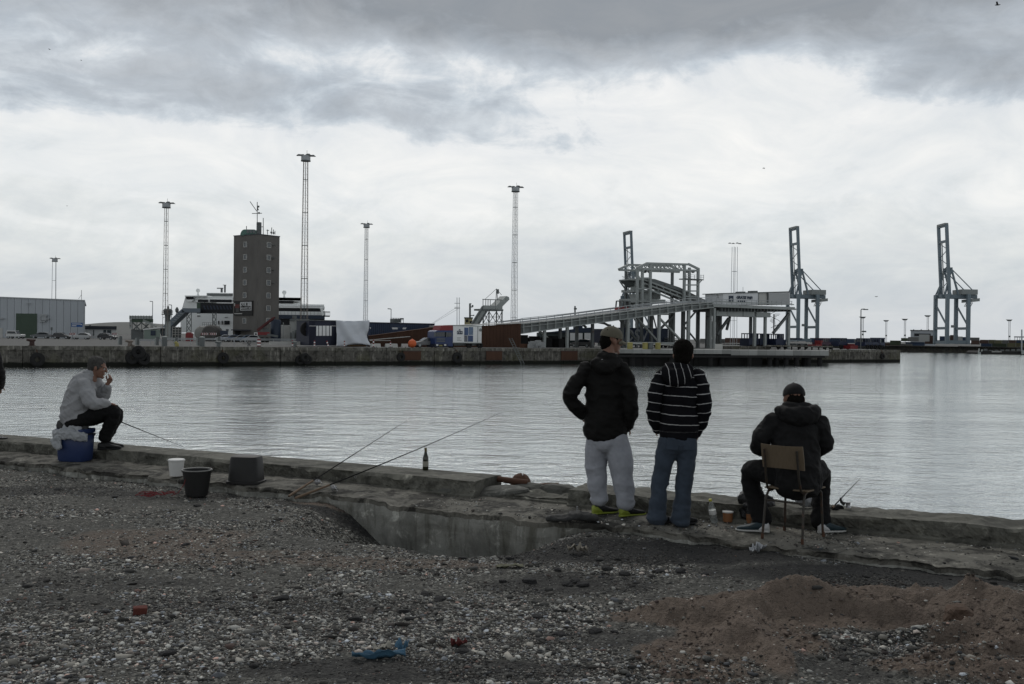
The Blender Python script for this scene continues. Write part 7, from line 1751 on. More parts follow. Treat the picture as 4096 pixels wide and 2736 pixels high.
# tug wheelhouse and mast, scaffold mast
tg = T('tug_boat', at(1873, 185, -1), 'tug with pale yellow wheelhouse and dark mast behind the truck', 'boat')
tg.p('wheelhouse', M_('cream_paint', (.42, .38, .22), .6, .15, .5), lambda m: ybox(m, 1857, 1272, 1889, 1330, 185, 4)); tg.p('window', M_SHIPDK, lambda m: [ybox(m, 1862, 1278, 1872, 1289, 184.9, .1), ybox(m, 1878, 1284, 1888, 1292, 184.9, .1)]); tg.p('roof', M_STEELD, lambda m: ybox(m, 1855, 1269, 1891, 1273, 184.6, 4.6))
tg.p('mast', M_STEELD, lambda m: [ybar(m, (1880, 1270), (1880, 1214), 186, .35), ybox(m, 1876, 1213, 1884, 1216, 186, .4), ybar(m, (1880, 1228), (1890, 1228), 186, .2), ybox(m, 1885, 1220, 1892, 1228, 186, .4), ybar(m, (1878, 1262), (1896, 1262), 186, .15), ybox(m, 1892, 1259, 1896, 1264, 186, .4)])
tg.p('hull', M_SHIPBLUE, lambda m: ybox(m, 1840, 1330, 1905, 1392, 184, 6))
sc_ = T('scaffold_mast', at(1832, 230), 'thin scaffold mast with guy wires above the truck', 'mast')
for x in (1828, 1837): sc_.p('pole', M_GALV, lambda m: ybar(m, (x, 1190), (x, 1366), 230, .13))
sc_.p('rung', M_GALV, lambda m: [ybar(m, (1818, y), (1840, y), 230, .12) for y in (1213, 1229, 1234)]); sc_.p('guy', M_GALV, lambda m: [ybar(m, (1730, 1292), (1822, 1232), 230, .05), ybar(m, (1735, 1292), (1832, 1236), 230, .05)])

# ---- the long steel ramp to the upper ferry deck
OF = 14
rp = T('steel_ramp', qg(2500, OF), 'long grey steel vehicle ramp rising to the right on columns', 'ramp')
gt = [(2083, 1294), (2275, 1274), (2517, 1242), (2752, 1214), (2850, 1208)]; gb = [(2083, 1333), (2275, 1305), (2517, 1272), (2752, 1239), (2850, 1228)]
def rt(px): return float(np.interp(px, [p[0] for p in gt], [p[1] for p in gt]))
def rb(px): return float(np.interp(px, [p[0] for p in gb], [p[1] for p in gb]))
xs_ = [2083, 2160, 2275, 2400, 2517, 2640, 2752, 2850]
for bk, nm in ((0, 'near_girder'), (7.5, 'far_girder')):
    gd = None
    for i in range(len(xs_) - 1):
        a, b = xs_[i], xs_[i + 1] - .4
        gd = rp.p('girder', M_('girder_web', (.17, .185, .185), .65, .25, .6, rust=.1), lambda m: m.prism([q(a, rt(a) + 2, OF) + NF * bk, q(b, rt(b) + 2, OF) + NF * bk, q(b, rb(b), OF) + NF * bk, q(a, rb(a), OF) + NF * bk], NF * .25))
        if bk == 0:
            for off_y, th in ((0, 3.2), (.34, 2.6), (.98, 3.5)):
                rp.p('flange', M_STEELG, lambda m: m.prism([q(a, rt(a) + (rb(a) - rt(a)) * off_y, OF) - NF * .45, q(b, rt(b) + (rb(b) - rt(b)) * off_y, OF) - NF * .45, q(b, rt(b) + (rb(b) - rt(b)) * off_y + th, OF) - NF * .45, q(a, rt(a) + (rb(a) - rt(a)) * off_y + th, OF) - NF * .45], NF * .45), parent=gd)
for i in range(len(xs_) - 1):
    a, b = xs_[i], xs_[i + 1]
    rp.p('deck', M_STEELD, lambda m: m.prism([q(a, rt(a), OF), q(b, rt(b), OF), q(b, rt(b) + 6, OF), q(a, rt(a) + 6, OF)], NF * 7.5))
    for bk in (.3, 6.9): rp.p('guard_beam', M_GALV, lambda m: m.prism([q(a, rt(a) - 9, OF) + NF * bk, q(b, rt(b) - 9, OF) + NF * bk, q(b, rt(b) - 4, OF) + NF * bk, q(a, rt(a) - 4, OF) + NF * bk], NF * .12))
for k in range(24):
    px = 2090 + k * 32; rp.p('web_stiffener', M_STEELG, lambda m: m.prism([q(px - 1.5, rt(px) + 2, OF) - NF * .4, q(px + 1.5, rt(px) + 2, OF) - NF * .4, q(px + 1.5, rb(px), OF) - NF * .4, q(px - 1.5, rb(px), OF) - NF * .4], NF * .4))
    rp.p('railing_post', M_GALV, lambda m: qbar(m, (px, rt(px)), (px, rt(px) - 20), OF, .09))
for px in range(1945, 2083, 34): rp.p('railing_post', M_GALV, lambda m: qbar(m, (px, 1304), (px, 1286 - (px - 1945) * .06), OF + 3, .09))
rp.p('handrail', M_GALV, lambda m: [qbar(m, (a, rt(a) - 20), (b, rt(b) - 20), OF, .09) for a, b in zip(xs_[:-1], xs_[1:])] + [qbar(m, (1930, 1294), (2083, 1276), OF + 3, .09)])
for px, bk in ((2180, 0), (2271, 0), (2284, 3), (2392, 6), (2414, 3), (2514, 0), (2562, 5), (2610, 7), (2638, 0), (2694, 6), (2755, 0), (2768, 5), (2784, 7), (2668, 7)):
    rp.p('column', M_STEELG if bk < 3 else M_STEELD, lambda m: m.prism([qg(px - 4.5, OF) + NF * bk, qg(px + 4.5, OF) + NF * bk, qg(px + 4.5, OF) + NF * (bk + .4), qg(px - 4.5, OF) + NF * (bk + .4)], (0, 0, q(px, rb(px) - 1, OF).z)))
for a, b, bk in (((2190, 1318), (2240, 1360), 3), ((2460, 1278), (2520, 1310), 5), ((2590, 1270), (2680, 1372), 3), ((2650, 1270), (2752, 1376), 1), ((2752, 1262), (2690, 1325), 4), ((2560, 1272), (2640, 1372), 6), ((2392, 1290), (2414, 1310), 5)):
    rp.p('brace', M_STEELG if bk < 4 else M_STEELD, lambda m: qbar(m, a, b, OF, .34, bk))
rp.p('tie', M_STEELG, lambda m: [qbar(m, (2514, 1372), (2755, 1374), OF, .4, .5), qbar(m, (2514, 1300), (2414, 1282), OF, .2, 5), qbar(m, (2560, 1256), (2755, 1256), OF, .25, 5)])
# flat upper deck
OD = 14
ud = T('ferry_deck', qg(3000, OD), 'flat grey steel deck on columns at the top of the ramp', 'platform')
ud.p('deck', M_STEELG, lambda m: qbox(m, 2850, 1222, 3178, 1231, OD, 11)); ud.p('edge_beam', M_STEELG, lambda m: [qbox(m, 2848, 1228, 3178, 1234, OD, .3, -.35), qbox(m, 2860, 1210, 3176, 1214, OD, .1, .1)])
for k in range(22): ud.p('rib', M_STEELD, lambda m: qbox(m, 2890 + k * 13, 1232, 2893 + k * 13, 1246, OD, 8, .3))
bg_ = ud.p('box_girder', M_STEELG, lambda m: qbox(m, 2880, 1246, 3096, 1266, OD, 3, 1.0)); ud.p('girder_joint', M_STEELD, lambda m: qbox(m, 2985, 1246, 2987, 1266, OD, .2, .95), parent=bg_)
for k in range(20): ud.p('railing_post', M_GALV, lambda m: qbar(m, (2790 + k * 20, 1222), (2790 + k * 20, 1195 + k * .5), OD, .09, .2))
ud.p('handrail', M_GALV, lambda m: [qbar(m, (2752, 1195), (3172, 1205), OD, .09, .2), qbar(m, (2752, 1204), (3172, 1214), OD, .08, .2)])
for px, bk in ((2820, 6), (2858, 0), (2873, 2), (2904, 5), (2912, 8), (2972, 6), (2990, 8), (3036, 1), (3080, 5), (3093, 2), (3172, 1)):
    ud.p('column', M_STEELG if bk < 3 else M_STEELD, lambda m: m.prism([qg(px - 4, OD) + NF * bk, qg(px + 4, OD) + NF * bk, qg(px + 4, OD) + NF * (bk + .4), qg(px - 4, OD) + NF * (bk + .4)], (0, 0, q(px, 1232, OD).z)))
for a, b, bk, w in (((2935, 1266), (2915, 1350), 5, .5), ((2975, 1272), (2928, 1338), 4, .45), ((3009, 1266), (2996, 1320), 6, .4), ((3170, 1255), (3108, 1332), 1, .45), ((2848, 1238), (2795, 1300), 4, .25), ((2800, 1310), (2850, 1372), 4, .25)): ud.p('brace', M_STEELD, lambda m: qbar(m, a, b, OD, w, bk))
sp = T('spiral_stair', qg(3105, OD + 3), 'narrow spiral stair hanging under the steel deck', 'stair')
sp.p('pole', M_STEELD, lambda m: qbox(m, 3094, 1256, 3097, 1345, OD + 3, .15))
for k in range(16): a = k * .55; c = q(3100, 1256 + k * 5, OD + 3); sp.p('tread', M_STEELD, lambda m: m.bar(c, c + Vector((math.cos(a), math.sin(a), 0)) * 1.0, .28, .08))
sp.p('rail', M_STEELD, lambda m: m.tube([q(3100, 1252 + k * 2.5, OD + 3) + Vector((math.cos(k * .275), math.sin(k * .275), .9)) for k in range(32)], .05, 5))
wb_ = T('terminal_box', qg(3030, OD + 4, 6.5), 'white terminal building on the steel deck with free wifi lettering', 'building')
WO = OD + 4
wb_.p('sign_panel', M_('sign_white', (.66, .67, .68), .6, .06, .3), lambda m: m.prism([q(2893, 1174, WO), q(3034, 1171, WO), q(3034, 1219, WO), q(2893, 1219, WO)], NF * 5))
wb_.p('middle_panel', M_CONCB, lambda m: m.prism([q(3035, 1170, WO + .3), q(3071, 1170, WO + .3), q(3071, 1219, WO + .3), q(3035, 1219, WO + .3)], NF * 5)); wb_.p('end_panel', M_('sheet_pale', (.50, .51, .51), .6, .08, .3), lambda m: m.prism([q(3075, 1171, WO), q(3160, 1168, WO), q(3160, 1219, WO), q(3075, 1219, WO)], NF * 5))
for k in range(20): wb_.p('rib', MATS['sheet_pale'], lambda m: m.prism([q(3077 + k * 4.1, 1174, WO - .1), q(3079 + k * 4.1, 1174, WO - .1), q(3079 + k * 4.1, 1217, WO - .1), q(3077 + k * 4.1, 1217, WO - .1)], NF * .1))
wb_.p('seam', M_STEELD, lambda m: [m.prism([q(x, 1170, WO - .05), q(x + 2.5, 1170, WO - .05), q(x + 2.5, 1219, WO - .05), q(x, 1219, WO - .05)], NF * .2) for x in (3033, 3071.5)])
wb_.p('roof', M_STEELD, lambda m: m.prism([q(2890, 1172, WO - .2), q(3164, 1165, WO - .2), q(3164, 1169, WO - .2), q(2890, 1175, WO - .2)], NF * 5.6)); [wb_.p('roof_unit', M_STEELD, lambda m: m.prism([q(a, 1163 if a > 3000 else 1166, WO + 1), q(a + 18, 1163 if a > 3000 else 1166, WO + 1), q(a + 18, 1174, WO + 1), q(a, 1174, WO + 1)], NF * 1.5)) for a in (2964, 3013)]; wb_.p('antenna', M_STEELD, lambda m: qbar(m, (2972, 1168), (2972, 1148), WO + 1, .06))
ic = wb_.p('wifi_icon', M_LETTERD, lambda m: m.prism([q(2916, 1183, WO - .1), q(2934, 1183, WO - .1), q(2934, 1210, WO - .1), q(2916, 1210, WO - .1)], NF * .08))
for r_ in (4, 7, 10): wb_.p('wifi_arc', M_LETTER, lambda m: m.tube([q(2925 + r_ * math.sin(a) * .75, 1204 - r_ * math.cos(a), WO - .16) for a in np.linspace(-.9, .9, 8)], .045, 5), parent=ic)
wb_.p('wifi_dot', M_LETTER, lambda m: m.box(q(2925, 1205, WO - .14), (.12, .06, .12)), parent=ic)
text('GRATIS WiFi', .80, q(2978, 1191, WO - .1), UF, M_LETTERD, wb_, 'lettering', .04, .15)
wb_.p('small_marks', M_LETTERD, lambda m: [m.box(q(x, 1205, WO - .06), (.35, .06, .3)) for x in (2953, 2962, 2970, 2978)])
ss_ = T('speed_sign', q(2867, 1200, OD), 'round speed limit sign on a post on the deck left of terminal', 'sign')
ss_.p('disc', M_STEELD, lambda m: m.add(*(lambda mm: (tyre(mm, 2867, 1180, .30, .06, OD), (mm.v, mm.f))[1])(MB()))); ss_.p('face', M_CONCB, lambda m: m.box(q(2867, 1180, OD) - NF * .3, (.26, .05, .26))); ss_.p('plate', M_STEELD, lambda m: m.box(q(2867, 1191, OD) - NF * .3, (.5, .05, .12))); ss_.p('post', M_GALV, lambda m: qbar(m, (2867, 1190), (2867, 1222), OD, .06))

# ---- portal frame with the lifting bridge
PO = 26
pg_ = T('lift_portal', qg(2670, PO), 'tall grey lifting portal with lattice beam over the ramp', 'portal')
for px, top, bk in ((2549, 1072, 0), (2569, 1072, 0), (2601, 1054, 0), (2583, 1080, 6), (2737, 1056, 0), (2757, 1070, 0), (2770, 1080, 6), (2792, 1076, 0)):
    pg_.p('column', M_STEELG if bk == 0 else M_STEELD, lambda m: m.prism([qg(px - 3.5, PO) + NF * bk, qg(px + 3.5, PO) + NF * bk, qg(px + 3.5, PO) + NF * (bk + .45), qg(px - 3.5, PO) + NF * (bk + .45)], (0, 0, q(px, top, PO).z)))
for bk in (0, 5.5):
    pg_.p('beam_chord', M_STEELG, lambda m: [qbar(m, (2585, 1053), (2757, 1058), PO, .38, bk), qbar(m, (2549, 1074), (2792, 1083), PO, .38, bk)])
    for k in range(9):
        xa = 2603 + k * 15.2; pg_.p('lattice', M_STEELG, lambda m: [qbar(m, (xa, 1056), (xa + 15, 1076), PO, .16, bk), qbar(m, (xa + 15, 1056), (xa, 1076), PO, .12, bk)])
    pg_.p('hip', M_STEELG, lambda m: [qbar(m, (2547, 1072), (2588, 1053), PO, .4, bk), qbar(m, (2753, 1056), (2796, 1077), PO, .4, bk)])
pg_.p('sheave', M_STEELD, lambda m: [m.add(*(lambda mm: (tyre(mm, x, 1086, .32, .5, PO + 2), (mm.v, mm.f))[1])(MB())) for x in (2576, 2593, 2745, 2768)])
[pg_.p('cross_beam', M_STEELG, lambda m: qbar(m, (xa, y), (xb, y), PO, .25)) for xa, xb, y in [(2549, 2601, y) for y in (1112, 1155, 1205)] + [(2737, 2792, y) for y in (1118, 1140, 1164, 1186, 1210)]]
bal = pg_.p('balcony', M_STEELD, lambda m: [qbox(m, 2740, 1115, 2812, 1119, PO - .5, 2)])
for x in (2742, 2758, 2774, 2790, 2800, 2811): pg_.p('rail_post', M_GALV, lambda m: qbox(m, x, 1099, x + 1.2, 1116, PO - .5, .06), parent=bal)
pg_.p('rail', M_GALV, lambda m: [qbox(m, 2742, 1099, 2812, 1100.2, PO - .5, .06), qbox(m, 2742, 1107, 2812, 1108.2, PO - .5, .06)], parent=bal)
pg_.p('knee', M_STEELG, lambda m: qbar(m, (2794, 1136), (2808, 1119), PO, .15))
lb2 = T('lifting_bridge', q(2700, 1165, PO), 'dark steel bridge ramp sloping down to the right inside the portal', 'bridge')
lb2.p('deck', M_STEELD, lambda m: m.prism([q(2578, 1112, PO + 1), q(2620, 1116, PO + 1), q(2720, 1150, PO + 1), q(2846, 1212, PO + 1), q(2842, 1219, PO + 1), q(2710, 1160, PO + 1), q(2570, 1120, PO + 1)], NF * 6))
lb2.p('near_truss', M_STEELG, lambda m: [qbar(m, (2571, 1112), (2850, 1218), PO, .3, .8), qbar(m, (2575, 1128), (2800, 1214), PO, .3, .8), qbar(m, (2580, 1146), (2740, 1214), PO, .3, .8)])
for k in range(9):
    f = k / 8; xa, ya = 2580 + 220 * f, 1128 + 86 * f; lb2.p('web', M_STEELG, lambda m: [qbar(m, (xa, ya - 12), (xa + 10, ya + 14), PO, .12, .8)])
lb2.p('far_truss', M_STEELG, lambda m: [qbar(m, (2600, 1106), (2850, 1208), PO, .2, 7)])
for k in range(13): f = k / 12; xa, ya = 2590 + 255 * f, 1100 + 104 * f; lb2.p('railing_post', M_GALV, lambda m: qbar(m, (xa, ya), (xa, ya + 16), PO, .07, 7.4))
lb2.p('handrail', M_GALV, lambda m: qbar(m, (2585, 1098), (2850, 1205), PO, .07, 7.4))
mh = T('machine_frame', qg(2600, PO + 4), 'cluttered grey steel machinery platforms at the left of portal', 'machinery')
mh.p('platform', M_STEELG, lambda m: [qbox(m, 2512, 1118, 2575, 1122, PO + 2, 3), qbox(m, 2535, 1160, 2640, 1170, PO + 2, 4), qbox(m, 2540, 1196, 2660, 1212, PO + 1, 5)]); mh.p('cabinet', M_STEELG, lambda m: [qbox(m, 2545, 1124, 2566, 1158, PO + 3, 2), qbox(m, 2575, 1172, 2604, 1196, PO + 2.4, 2), qbox(m, 2610, 1170, 2640, 1196, PO + 4, 2), qbox(m, 2538, 1176, 2556, 1240, PO + 3, 2), qbox(m, 2570, 1212, 2590, 1260, PO + 3, 2)])
mh.p('hopper', M_STEELD, lambda m: m.prism([q(2500, 1122, PO + 4), q(2550, 1122, PO + 4), q(2562, 1140, PO + 4), q(2540, 1150, PO + 4)], NF * 2)); mh.p('strut', M_STEELD, lambda m: [qbar(m, a, b, PO, .2, 3) for a, b in (((2548, 1170), (2580, 1240)), ((2620, 1212), (2590, 1300)), ((2640, 1212), (2668, 1320)), ((2560, 1240), (2600, 1320)), ((2520, 1124), (2545, 1160)))])
for k in range(8): mh.p('rail_post', M_GALV, lambda m: qbar(m, (2512 + k * 9, 1118), (2512 + k * 9, 1104), PO + 2, .07))
mh.p('handrail', M_GALV, lambda m: qbar(m, (2512, 1104), (2575, 1104), PO + 2, .07))
# red forklift driving up the ramp
fk = T('forklift', q(2500, 1240, OF + 3), 'red forklift with black cage driving on the ramp', 'forklift')
fk.p('body', M_REDP, lambda m: [m.prism([q(2478, 1246, OF + 3), q(2482, 1230, OF + 3), q(2494, 1226, OF + 3), q(2516, 1228, OF + 3), q(2516, 1244, OF + 3)], NF * 1.6)], bevel=.04)
for x in (2484, 2500, 2517):
    for bk in (0, 1.5): fk.p('cage_post', M_STEELD, lambda m: qbar(m, (x, 1232), (x + (3 if x < 2500 else 0), 1203), OF + 3, .26, bk))
fk.p('roof', M_STEELD, lambda m: qbox(m, 2485, 1202, 2520, 1206, OF + 3, 1.6)); fk.p('mast', M_STEELD, lambda m: qbox(m, 2517, 1203, 2521, 1244, OF + 3.2, 1.2)); fk.p('seat', M_STEELD, lambda m: qbox(m, 2496, 1218, 2503, 1230, OF + 3.5, .6)); 
for x in (2486, 2511): fk.p('wheel', M_TYRE, lambda m: m.add(*(lambda mm: (tyre(mm, x, 1243, .30, .2, OF + 3.3), (mm.v, mm.f))[1])(MB())))

# ---- container cranes
def crane(px, base, S_px, Y, label):
    """drawn in units of the rightmost crane's pixels; S_px scales them"""
    k = S_px * Y / FPX; c = at(px, Y, pix(px, base, Y).z); t = T('container_crane', c, label, 'crane', 'blue grey container cranes')
    W = Vector((4.2, -9.6, 0)) / .0954; G = Vector((7.2, 4.2, 0)) / .0954; RZ = Matrix.Rotation(-math.atan((px - 2048) / FPX), 3, 'Z')
    def L(u, w, g, h): p = c + RZ @ (Vector((u, 0, 0)) + W * w + G * g) * k + Vector((0, 0, h * k)); return p
    def leg(w, g): return L(-65, w, g, 0), L(-65, w, g, 196)
    legs = {}
    for w in (0, 1):
        for g in (0, 1):
            a, b = L(-65, w, g, 0), L(-65, w, g, 196); legs[w, g] = (a, b); t.p('leg', M_CRANE, lambda m: m.bar(a, b, 12.5 * k))
    for g in (0, 1):
        for h, th in ((6, 11), (62, 10), (190, 12)): t.p('cross_beam', M_CRANE, lambda m: m.bar(L(-65, 0, g, h), L(-65, 1, g, h), th * k * .7, th * k))
        t.p('brace', M_CRANE, lambda m: m.bar(L(-65, 0, g, 158), L(-65, 1, g, 70), 5 * k))
    for w in (0, 1): t.p('sill_beam', M_CRANE, lambda m: m.bar(L(-65, w, 0, 8), L(-65, w, 1, 8), 7 * k, 13 * k))
    for w in (.25, .75): t.p('girder', M_CRANE, lambda m: m.bar(L(-65, w, -.15, 188), L(-65, w, 1.55, 188), 6 * k, 15 * k))
    t.p('machine_house', M_CRANEH, lambda m: m.prism([L(-65, .1, .75, 196), L(-65, .1, 1.5, 196), L(-65, .9, 1.5, 196), L(-65, .9, .75, 196)], (0, 0, 20 * k)))
    t.p('trolley_stage', M_CRANEH, lambda m: m.prism([L(-65, .1, 1.2, 166), L(-65, .1, 1.6, 170), L(-65, .9, 1.6, 170), L(-65, .9, 1.2, 166)], (0, 0, 12 * k)))
    bt = []
    for w in (.16, .84):
        a, b = L(-62, w, .14, 190), L(-76, w, .14, 470); bt.append((a, b)); t.p('boom_chord', M_CRANE, lambda m: m.bar(a, b, 10.5 * k))
    for f in (.99, .77): t.p('boom_tie', M_CRANE, lambda m: m.bar(bt[0][0].lerp(bt[0][1], f), bt[1][0].lerp(bt[1][1], f), 9 * k))
    t.p('boom_head', M_CRANEH, lambda m: m.bar(bt[0][0].lerp(bt[0][1], 1.01), bt[1][0].lerp(bt[1][1], 1.01), 14 * k, 8 * k))
    for j in range(6): f0, f1 = .1 + j * .11, .1 + (j + 1) * .11; t.p('boom_lattice', M_CRANE, lambda m: m.bar(bt[j % 2][0].lerp(bt[j % 2][1], f0), bt[1 - j % 2][0].lerp(bt[1 - j % 2][1], f1), 2 * k))
    t.p('boom_ladder', M_CRANEH, lambda m: m.bar(bt[0][0].lerp(bt[1][0], .35), bt[0][0].lerp(bt[0][1], .76).lerp(bt[1][0].lerp(bt[1][1], .76), .35), 3 * k))
    ap = [L(-65, w, .28, 296) for w in (.2, .8)]
    t.p('apex', M_CRANE, lambda m: m.bar(ap[0], ap[1], 10 * k, 12 * k))
    for i, w in enumerate((.2, .8)):
        for g, th in ((.0, 6), (.62, 6), (1.3, 3)): t.p('frame_leg', M_CRANE, lambda m: m.bar(ap[i], L(-65, w, g, 196 if g < 1 else 214), th * k))
    t.p('fore_brace', M_CRANE, lambda m: m.bar(L(-65, 0, -.0, 196), bt[0][0].lerp(bt[0][1], .18), 4 * k))
    t.p('operator_cabin', M_CRANEH, lambda m: m.box(L(-65, .5, .55, 70), (10 * k, 8 * k, 10 * k)))
    for j in range(6): t.p('hanger', M_CRANEH, lambda m: m.bar(L(-65, .5, 1.2 + j * .06, 166), L(-65, .3, 1.22 + j * .06, 150), 1.8 * k))
    return t
crane(3811, 1376, 1.0, 400, 'rightmost blue grey container crane with raised boom'); crane(3213, 1368, .957, 418, 'middle blue grey container crane with raised boom right of the deck'); crane(2545, 1362, .906, 440, 'blue grey container crane with raised boom behind the portal')

# ---- under the ramp: ship hull, trailers, odds and ends
sb = T('supply_boat', at(2250, 200, -1), 'dark green and navy boat moored behind the ramp columns', 'boat')
sb.p('hull', M_('boat_dark_green', (.05, .065, .065), .6, .2, .5), lambda m: m.prism([pix(2150, 1330, 200), pix(2290, 1322, 200), pix(2380, 1330, 200), pix(2370, 1392, 200), pix(2150, 1392, 200)], (0, 8, 0))); sb.p('upper_works', M_SHIPBLUE, lambda m: m.prism([pix(2180, 1330, 199), pix(2330, 1312, 199), pix(2375, 1309, 199), pix(2367, 1330, 199)], (0, 7, 0)))
sb.p('cabin', M_WHITEF, lambda m: [ybox(m, 2280, 1332, 2330, 1362, 198, 4), ybox(m, 2337, 1332, 2366, 1362, 198, 4)]); sb.p('mast', M_STEELD, lambda m: [ybar(m, (2300, 1312), (2300, 1224), 199, .3), ybox(m, 2294, 1232, 2306, 1238, 199, .4)]); sb.p('wheelhouse', M_SHIPBLUE, lambda m: ybox(m, 2292, 1302, 2330, 1316, 200, 3))
GD = 'dark trailers parked under the ramp'
ds = T('lorry_trailer', qg(2590, 26), 'dark blue lorry trailer with big pale DSV lettering under the ramp', 'trailer', GD)
ds.p('box', M_BLUECT, lambda m: qbox(m, 2480, 1312, 2672, 1370, 26, 2.6)); ds.p('chassis', M_STEELD, lambda m: qbox(m, 2490, 1370, 2666, 1382, 26.4, 1.6)); text('DSV', 3.3, q(2543, 1344, 25.9), UF, M_('dsv_grey', (.32, .34, .36), .6, .08, bump=0), ds, 'lettering', .03, .1)
for x in (2620, 2640, 2658): ds.p('wheel', M_TYRE, lambda m: m.add(*(lambda mm: (tyre(mm, x, 1380, .5, .3, 26.4), (mm.v, mm.f))[1])(MB())))
ds2 = T('lorry_trailer', qg(2440, 24), 'navy lorry trailer behind the olive cap of the standing man', 'trailer', GD); ds2.p('box', M_NAVY, lambda m: qbox(m, 2408, 1316, 2476, 1372, 24, 2.6)); ds2.p('chassis', M_STEELD, lambda m: qbox(m, 2412, 1372, 2470, 1384, 24.4, 1.6)); ds2.p('wheel', M_TYRE, lambda m: m.add(*(lambda mm: (tyre(mm, 2430, 1382, .5, .3, 24.4), (mm.v, mm.f))[1])(MB())))
lg = T('flatbed_trailer', qg(2720, 24), 'grey flatbed trailer with stacked steps between the ramp columns', 'trailer', GD); lg.p('bed', M_STEELG, lambda m: [qbox(m, 2680, 1352 + k * 8, 2740, 1355 + k * 8, 24, 2.2) for k in range(3)]); lg.p('frame', M_STEELD, lambda m: qbox(m, 2684, 1376, 2740, 1384, 24, 2)); lg.p('wheel', M_TYRE, lambda m: m.add(*(lambda mm: (tyre(mm, 2700, 1384, .45, .3, 24), (mm.v, mm.f))[1])(MB())))
one('rubble_heap', M_('pale_rubble', (.30, .31, .31), .9, .6, 1.5), qg(2145, 6), lambda m: [m.box(qg(2122 + k * 6, 6, .3 + .25 * ((k * 7) % 3)), (.9, .8, .6 + .3 * (k % 2)), k) for k in range(8)], 'heap of pale rubble and sacks at the foot of the ramp', 'rubble')
one('scrap_heap', M_RUST, qg(2100, 7), lambda m: [m.box(qg(2090 + k * 5, 7, .3), (.8, .9, .7), k * .7) for k in range(6)], 'heap of rusty scrap beside the pale rubble', 'scrap')
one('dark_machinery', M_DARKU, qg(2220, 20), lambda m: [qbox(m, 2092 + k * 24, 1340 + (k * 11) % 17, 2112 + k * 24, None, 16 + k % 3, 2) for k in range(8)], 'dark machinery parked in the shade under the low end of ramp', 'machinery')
GM = 'yellow mooring bollards on the pier'
# ---- concrete pier in front of the deck
def pv(px, py, Y): return pix(px, py, Y)
def pdepth(px): return float(np.interp(px, [2440, 2780, 3330], [150, 154, 165.5]))
def pier_pt(px, z): return at(px, pdepth(px), z)
pr_ = T('pier', pier_pt(2890, WATER_Z), 'low concrete pier slab on dark piles in front of the steel deck', 'pier')
edges = np.linspace(2462, 3316, 25)
for i in range(24):
    a, b = edges[i], edges[i + 1] - .5; col = M_CONCB if i > 12 else M_COPE
    pr_.p('slab', M_('pier_slab_%d' % (i % 4), tuple(x * (1 + .12 * ((i * 5) % 4 - 1.5)) for x in (.24, .245, .235)), .9, .2, .6, bump=.2, bscale=3), lambda m: m.prism([pier_pt(a, -.75 if i > 12 else -.55), pier_pt(b, -.75 if i > 12 else -.55), at(b, qdepth(b, .2), -.75 if i > 12 else -.55), at(a, qdepth(a, .2), -.75 if i > 12 else -.55)], (0, 0, .80 if i > 12 else .62)))
pr_.p('shadow_wall', M_DARKU, lambda m: m.prism([at(2466, pdepth(2466) + 1.2, WATER_Z - 1), at(3050, pdepth(3050) + 2.0, WATER_Z - 1), at(3050, qdepth(3050, -.4), WATER_Z - 1), at(2466, qdepth(2466, -.4), WATER_Z - 1)], (0, 0, -WATER_Z + .3)))  # near-black block filling the open void, its colour stands in for shade
for px in list(range(2480, 3050, 52)) + [3056, 3084, 3118, 3150, 3192, 3236, 3240, 3285]:
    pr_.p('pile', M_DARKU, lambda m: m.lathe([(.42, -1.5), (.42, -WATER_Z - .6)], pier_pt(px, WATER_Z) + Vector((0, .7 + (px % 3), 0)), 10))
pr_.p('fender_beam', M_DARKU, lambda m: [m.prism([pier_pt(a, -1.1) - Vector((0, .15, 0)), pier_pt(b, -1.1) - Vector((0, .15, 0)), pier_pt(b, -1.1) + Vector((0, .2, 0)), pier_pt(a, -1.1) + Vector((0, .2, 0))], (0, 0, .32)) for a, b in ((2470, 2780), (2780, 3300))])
lw = T('parapet_wall', at(2960, 172), 'low stained concrete parapet with flat ledge behind the pier edge', 'wall')
lw.p('wall', M_WALL, lambda m: m.prism([at(2872, 168, 0), at(3080, 173, 0), at(3080, 176, 0), at(2872, 171, 0)], (0, 0, .62))); lw.p('ledge', M_COPE, lambda m: m.prism([at(3062, 171, .62), at(3332, 180, .55), at(3332, 184, .55), at(3062, 175, .62)], (0, 0, .2))); lw.p('block', M_CONCB, lambda m: m.prism([at(2860, 167, 0), at(2891, 167.5, 0), at(2891, 169, 0), at(2860, 168.5, 0)], (0, 0, .95)))
for px in range(3110, 3330, 27): lw.p('stub', M_DARKU, lambda m: m.prism([at(px, 175.5 + (px - 3110) * .025, 0), at(px + 6, 175.7 + (px - 3110) * .025, 0), at(px + 6, 177 + (px - 3110) * .025, 0), at(px, 177 + (px - 3110) * .025, 0)], (0, 0, .56)))
for px, mt, lb in ((2520, M_YELLOWF, 'large yellow bollard on the pier right of the olive cap'), (2581, M_YELLOWF, 'yellow bollard on the pier behind a grey post'), (2632, M_YELLOWF, 'yellow bollard on the pier left of the striped hoodie man'), (2602, M_STEELD, 'dark bollard between two yellow bollards on the pier')):
    c = at(px, pdepth(px) + 3, .05); t = T('pier_bollard', c, lb, 'bollard', GM); t.p('drum', mt, lambda m: m.lathe([(.42, 0), (.42, .9), (.36, .98)], c, 14), smooth=True); t.p('cap', mt, lambda m: m.lathe([(.47, .9), (.47, 1.02), (.2, 1.06)], c, 14), smooth=True)
one('mooring_rope', M_CONCB, at(2580, 156, .7), lambda m: m.tube([at(2520, 156.5, 1.05), at(2560, 156, .9), at(2610, 156.5, .82), at(2690, 158, .72)], .05, 6), 'pale mooring rope slung between the yellow bollards', 'rope')
